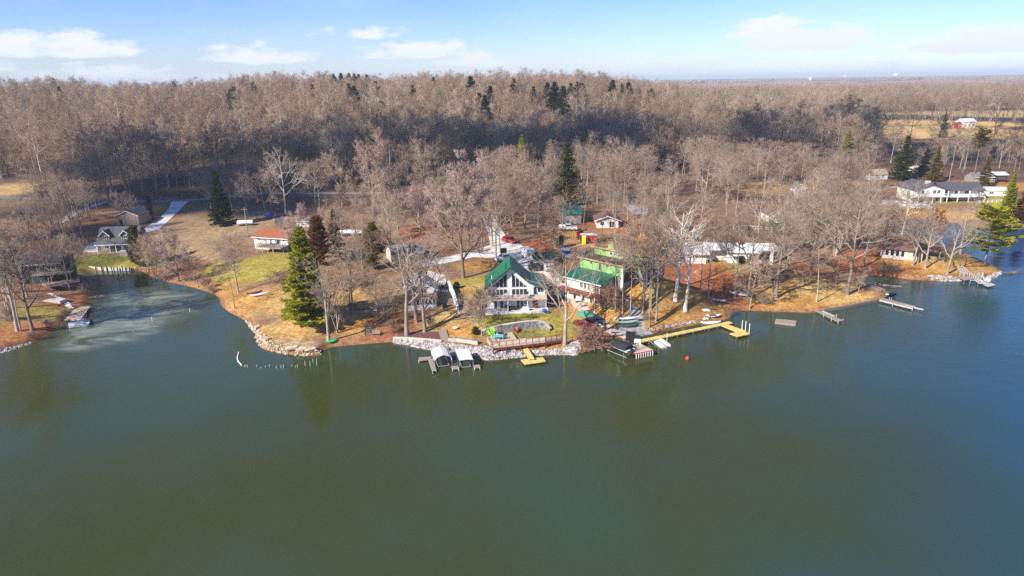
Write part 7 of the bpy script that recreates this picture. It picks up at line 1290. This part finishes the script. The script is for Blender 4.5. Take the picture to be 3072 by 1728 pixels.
wood([(1480, 580), (1960, 590), (2000, 530), (1900, 480), (1500, 490)], 34, 5.5, ['oak', 'tall', 'oak', 'vase'], (15, 21), 'bare tree in the sunlit woods behind the teal roofed garage', 'sunlit woods behind the teal garage')
wood([(60, 810), (130, 790), (250, 720), (330, 640), (300, 600), (150, 640)], 26, 4.6, ['oak', 'tall', 'tall'], (14, 19), 'bare tree in the shaded woods left of the grey house', 'shaded woods left of the grey house')
wood([(980, 760), (1180, 740), (1400, 700), (1400, 620), (1000, 640), (960, 700)], 16, 6.0, ['vase', 'oak', 'multi', 'pink'], (9, 15), 'bare tree on the brown ground behind the grey roofed shed', 'trees behind the grey roofed shed')
wood([(620, 640), (980, 650), (1000, 610), (640, 590)], 10, 6.0, ['oak', 'vase'], (13, 18), 'bare tree along the road above the rust roofed house', 'trees along the upper road')
wood([(2690, 660), (2640, 640), (2660, 600), (3000, 640), (2900, 672)], 6, 6.0, ['sparse', 'small'], (7, 11), 'bare tree on the bank between the long white house and the back inlet', 'trees below the long white house')

wood([(-60, 920), (20, 850), (110, 835), (200, 830), (225, 880), (120, 870), (40, 960)], 7, 5.0, ['oak', 'sparse', 'multi'], (12, 17), 'bare tree beside the dark green cabin on the left bank', 'trees around the dark green cabin')
# prototypes for the mass, kept out of the scene itself
fc = bpy.data.collections.new('forest_kinds')
def forest_proto(i, seed, Ht, crown, thick, n1, n2, n3, pale=False):
    t, b_, w = grow(seed, Ht=Ht, trunk_r=.24 * thick, first=.36, counts=[n1, n2, n3], ratios=[.36 * crown, .56, .66], angs=[(34, 78), (28, 66), (20, 65)], wob=.14, up=.06, twig_r=.034 * thick)
    me_ = np_mesh('forest_tree', [(*seg_mesh(t, 4), 0), (*seg_mesh(b_, 3), 0), (*twig_mesh(w), 1)], [BARKW if pale else FBARK, FTWIG])
    o = bpy.data.objects.new('forest_tree_%02d' % i, me_); fc.objects.link(o)
for i, (sd_, h_, cr_, th_) in enumerate([(1, 18, 1.0, 1.0), (2, 20, .9, 1.0), (3, 17, 1.15, 1.0), (4, 19, 1.05, 1.05), (5, 21, .85, 1.0), (6, 16, 1.2, 1.0)]): forest_proto(i, sd_, h_, cr_, th_, 10, 6, 6)
for i, (sd_, h_, cr_) in enumerate([(11, 18, 1.1), (12, 19, 1.0), (13, 17, 1.2)]): forest_proto(6 + i, sd_, h_, cr_, 2.0, 8, 5, 5)
# a wide patch of far wood: many small twig sprays on a rolling canopy
def canopy(seed, rad, ntree):
    rg = random.Random(seed); tw, tr = [], []
    for _ in range(ntree):
        a, q = rg.uniform(0, 6.283), rad * math.sqrt(rg.random()); x, y = q * math.cos(a), q * math.sin(a); h_ = rg.uniform(13, 20); cr_ = rg.uniform(3.2, 5.5)
        tr.append((Vector((x, y, -3)), Vector((x, y, h_ * .8)), .5, .2))
        for _k in range(46):
            d = Vector((rg.gauss(0, 1), rg.gauss(0, 1), rg.gauss(.25, .8))).normalized(); c = Vector((x, y, h_ - cr_ * .9))
            tw.append((c + d * cr_ * .2, c + d * cr_ * rg.uniform(.75, 1.1), .34))
    return np_mesh('far_wood', [(*seg_mesh(tr, 3), 0), (*twig_mesh(tw), 1)], [FBARK, FTWIG])
for i in range(3):
    o = bpy.data.objects.new('forest_tree_%02d' % (9 + i), canopy(50 + i, 52, 110)); fc.objects.link(o)
forest_proto(12, 21, 21, 1.0, 1.1, 8, 4, 3, True); forest_proto(13, 22, 19, 1.2, 1.0, 14, 7, 6)
MIXED = [0, 1, 2, 3, 4, 5, 0, 1, 2, 3, 4, 5, 13, 13, 13, 12]
pts, rot, scl, idx = [], [], [], []
nrg = np.random.default_rng(5)
def scatter(y0, y1, cell, ids, s_rng, amax=1.06, keep=1.0, clear=True):
    y = y0
    while y < y1:
        w = (y + 30) * amax; xs = np.arange(-w, w, cell) + nrg.uniform(-.48, .48, len(np.arange(-w, w, cell))) * cell; yy = y + nrg.uniform(-.5, .5, len(xs)) * cell
        ok = nrg.random(len(xs)) < keep
        if clear:
            for fx, fy, ra, rd in FIELDS: ok &= ((xs - fx) / (ra * 1.0)) ** 2 + ((yy - fy) / (rd * 1.0)) ** 2 > .75
            for a, b_, r in EX:
                if b_ > 150: ok &= (xs - a) ** 2 + (yy - b_) ** 2 > r * r
        for x_, y_ in zip(xs[ok], yy[ok]):
            if y_ < 330 and not mass_ok(x_, y_): continue
            if .545 < x_ / y_ < .765 and 345 < y_ < 655 and nrg.random() > .05: continue
            if y_ > 650 and x_ / y_ > .22 and math.sin(x_ / 95 + 1.6 * math.sin(y_ / 150)) * math.sin(y_ / 85 + x_ / 260) > .40: continue
            if y_ < 950 and math.sin(x_ / 31 + 2.1 * math.sin(y_ / 53)) * math.sin(y_ / 37 + x_ / 83) > .72: continue
            pts.append((x_, y_)); rot.append(nrg.uniform(0, 6.283)); scl.append(nrg.uniform(*s_rng) * (.68 if .52 < x_ / y_ < .78 and y_ < 346 else 1)); idx.append(int(nrg.choice(ids)))
        y += cell
# where the mass begins: beyond the houses, lawns and roads
NEARLINE = [G(*q) for q in [(-300, 560), (-20, 545), (95, 560), (115, 690), (230, 668), (320, 640), (345, 602), (560, 575), (700, 566), (900, 566), (1100, 560), (1300, 560), (1480, 520), (1700, 500), (1900, 478), (2050, 500), (2300, 480), (2450, 470), (2560, 480), (2700, 505), (2900, 520), (3072, 520), (3300, 530)]]
_nx = [p.x / p.y for p in NEARLINE]; _ny = [math.hypot(p.x, p.y) for p in NEARLINE]
def mass_ok(x, y): return math.hypot(x, y) > np.interp(x / y, _nx, _ny)
scatter(190, 430, 7.2, MIXED, (.6, 1.5)); scatter(430, 900, 8.6, MIXED, (.6, 1.7)); scatter(900, 1700, 11.5, range(6, 9), (.95, 1.5)); 
scatter(1700, 4000, 62, range(9, 12), (.85, 1.15), amax=.95); scatter(4000, 16000, 190, range(9, 12), (1.3, 2.4), amax=.9, keep=.7, clear=False)
pa = np.array(pts); pz = H(pa[:, 0], pa[:, 1])
keepm = np.array([(p[1] < 1000) or (p[0] / p[1] > -.25) for p in pts])
pa, pz = pa[keepm], pz[keepm]; rot, scl, idx = (np.array(v)[keepm] for v in (rot, scl, idx))
fm = bpy.data.meshes.new('forest'); fm.vertices.add(len(pa)); fm.vertices.foreach_set('co', np.column_stack([pa, pz]).astype(np.float32).ravel())
for nm, tp, v in (('turn', 'FLOAT', rot), ('size', 'FLOAT', scl), ('which', 'INT', idx)):
    at = fm.attributes.new(nm, tp, 'POINT'); at.data.foreach_set('value', np.asarray(v, np.float32 if tp == 'FLOAT' else np.int32))
fo = bpy.data.objects.new('forest', fm); COL.objects.link(fo); tag(fo, 'leafless brown winter forest covering the hills and plain', 'forest', kind='stuff')
ng = bpy.data.node_groups.new('forest_spread', 'GeometryNodeTree')
ng.interface.new_socket('Geometry', in_out='INPUT', socket_type='NodeSocketGeometry'); ng.interface.new_socket('Geometry', in_out='OUTPUT', socket_type='NodeSocketGeometry')
N, L_ = ng.nodes, ng.links
gi, g_o, iop, ci = N.new('NodeGroupInput'), N.new('NodeGroupOutput'), N.new('GeometryNodeInstanceOnPoints'), N.new('GeometryNodeCollectionInfo')
ci.inputs['Collection'].default_value = fc; ci.inputs['Separate Children'].default_value = True; ci.inputs['Reset Children'].default_value = True
def attr(nm, tp):
    q = N.new('GeometryNodeInputNamedAttribute'); q.data_type = tp; q.inputs['Name'].default_value = nm; return q.outputs['Attribute']
iop.inputs['Pick Instance'].default_value = True
cx = N.new('ShaderNodeCombineXYZ'); L_.new(attr('turn', 'FLOAT'), cx.inputs['Z'])
L_.new(gi.outputs[0], iop.inputs['Points']); L_.new(ci.outputs[0], iop.inputs['Instance']); L_.new(attr('which', 'INT'), iop.inputs['Instance Index'])
L_.new(cx.outputs[0], iop.inputs['Rotation']); L_.new(attr('size', 'FLOAT'), iop.inputs['Scale']); L_.new(iop.outputs[0], g_o.inputs[0])
md = fo.modifiers.new('spread', 'NODES'); md.node_group = ng
print('forest instances', len(pa), 'bare trees', N_BARE[0])

# conifers standing along the wooded ridge
RIDGE = [(967, 247), (985, 242), (1015, 245), (937, 257), (1045, 255), (1084, 243), (1108, 238), (1126, 247), (1215, 235), (1238, 258), (1360, 258), (1412, 233), (1438, 280), (1455, 290), (1490, 237), (1541, 238), (1557, 238), (1620, 240), (1643, 250), (1664, 250), (1712, 253), (1732, 248), (1745, 253), (1838, 244), (1866, 255), (1886, 252), (1956, 270), (1915, 265), (1944, 274), (700, 265), (718, 273), (758, 250), (690, 272), (800, 262), (289, 242), (407, 246), (175, 262), (1100, 258), (1062, 262), (1600, 262), (1690, 262), (1470, 262), (1135, 262)]
for i, (px, py) in enumerate(RIDGE):
    h_ = rng.uniform(25, 31); p = G(px, py - 3, h_)
    if p is None or p.y > 900: continue
    plant_conifer('plume_pine' if i % 3 else 'spruce', DARK if i % 4 else MIDG, p, h_, 'dark green conifer standing among the bare trees of the wooded ridge', 'conifers on the wooded ridge', seed=8 if i % 2 else 9, wide=rng.uniform(1.0, 1.45))
for px, py in ((1062, 221), (1075, 221), (1100, 221), (1047, 226), (1023, 226), (1000, 228), (1300, 238), (1753, 232), (730, 234), (520, 248), (160, 236)):
    q = ray(px, py); y_ = 720; x_ = q.x / q.y * y_; h_ = CAM_Z + q.z / q.y * y_ - H(x_, y_)
    plant_conifer('plume_pine', DARK, ground(x_, y_), max(22, min(33, h_ + 2)), 'dark pine crown rising above the skyline of the wooded ridge', 'pines along the skyline', seed=3, wide=1.1)

# ---------------------------------------------------------------- clouds high behind the camera, between the sun and the woods
clm = mat('cloud_white', (.85, .85, .86), (.8, .8, .82), scale=.01, rough=1.0)
def cloud(spots, label, alt=520.0):
    m = MB(); k = alt / SUN_DIR.z; rg = random.Random(len(spots))
    for gx, gy, rr in spots:
        c = Vector((gx, gy, 15)) + SUN_DIR * k
        for _ in range(23):
            a = rg.uniform(0, 6.283); q = rr * rg.random() ** .6; r_ = rr * rg.uniform(.16, .30)
            m.ball((c.x + q * math.cos(a), c.y + q * math.sin(a), c.z + rg.uniform(0, .35) * rr), r_, 9, sq=(1.15, 1.0, .55))
    o = m.build('cloud', clm, None, True); tag(o, label, 'cloud', kind='structure')
cloud([(-150, 228, 50), (-165, 290, 54), (-105, 310, 46), (-25, 345, 52), (20, 330, 44), (62, 385, 48), (128, 350, 30), (215, 385, 50), (270, 370, 48), (330, 395, 52), (-70, 395, 24), (165, 410, 26)], 'white cumulus bank casting its shadow on the woods')
# ---------------------------------------------------------------- haze
hz = bpy.data.materials.new('haze_air'); hz.use_nodes = True; n = hz.node_tree.nodes; n.remove(n['Principled BSDF'])
pv = n.new('ShaderNodeVolumePrincipled'); pv.inputs['Color'].default_value = (0.80, 0.89, 1.0, 1); pv.inputs['Density'].default_value = 0.00014; pv.inputs['Anisotropy'].default_value = 0.0
hz.node_tree.links.new(pv.outputs[0], n['Material Output'].inputs['Volume'])
ho = MB().box(-27000, 27000, -400, 24000, -3.2, 135).build('haze', hz); tag(ho, 'thin blue air lying over the plain', 'haze', kind='stuff')
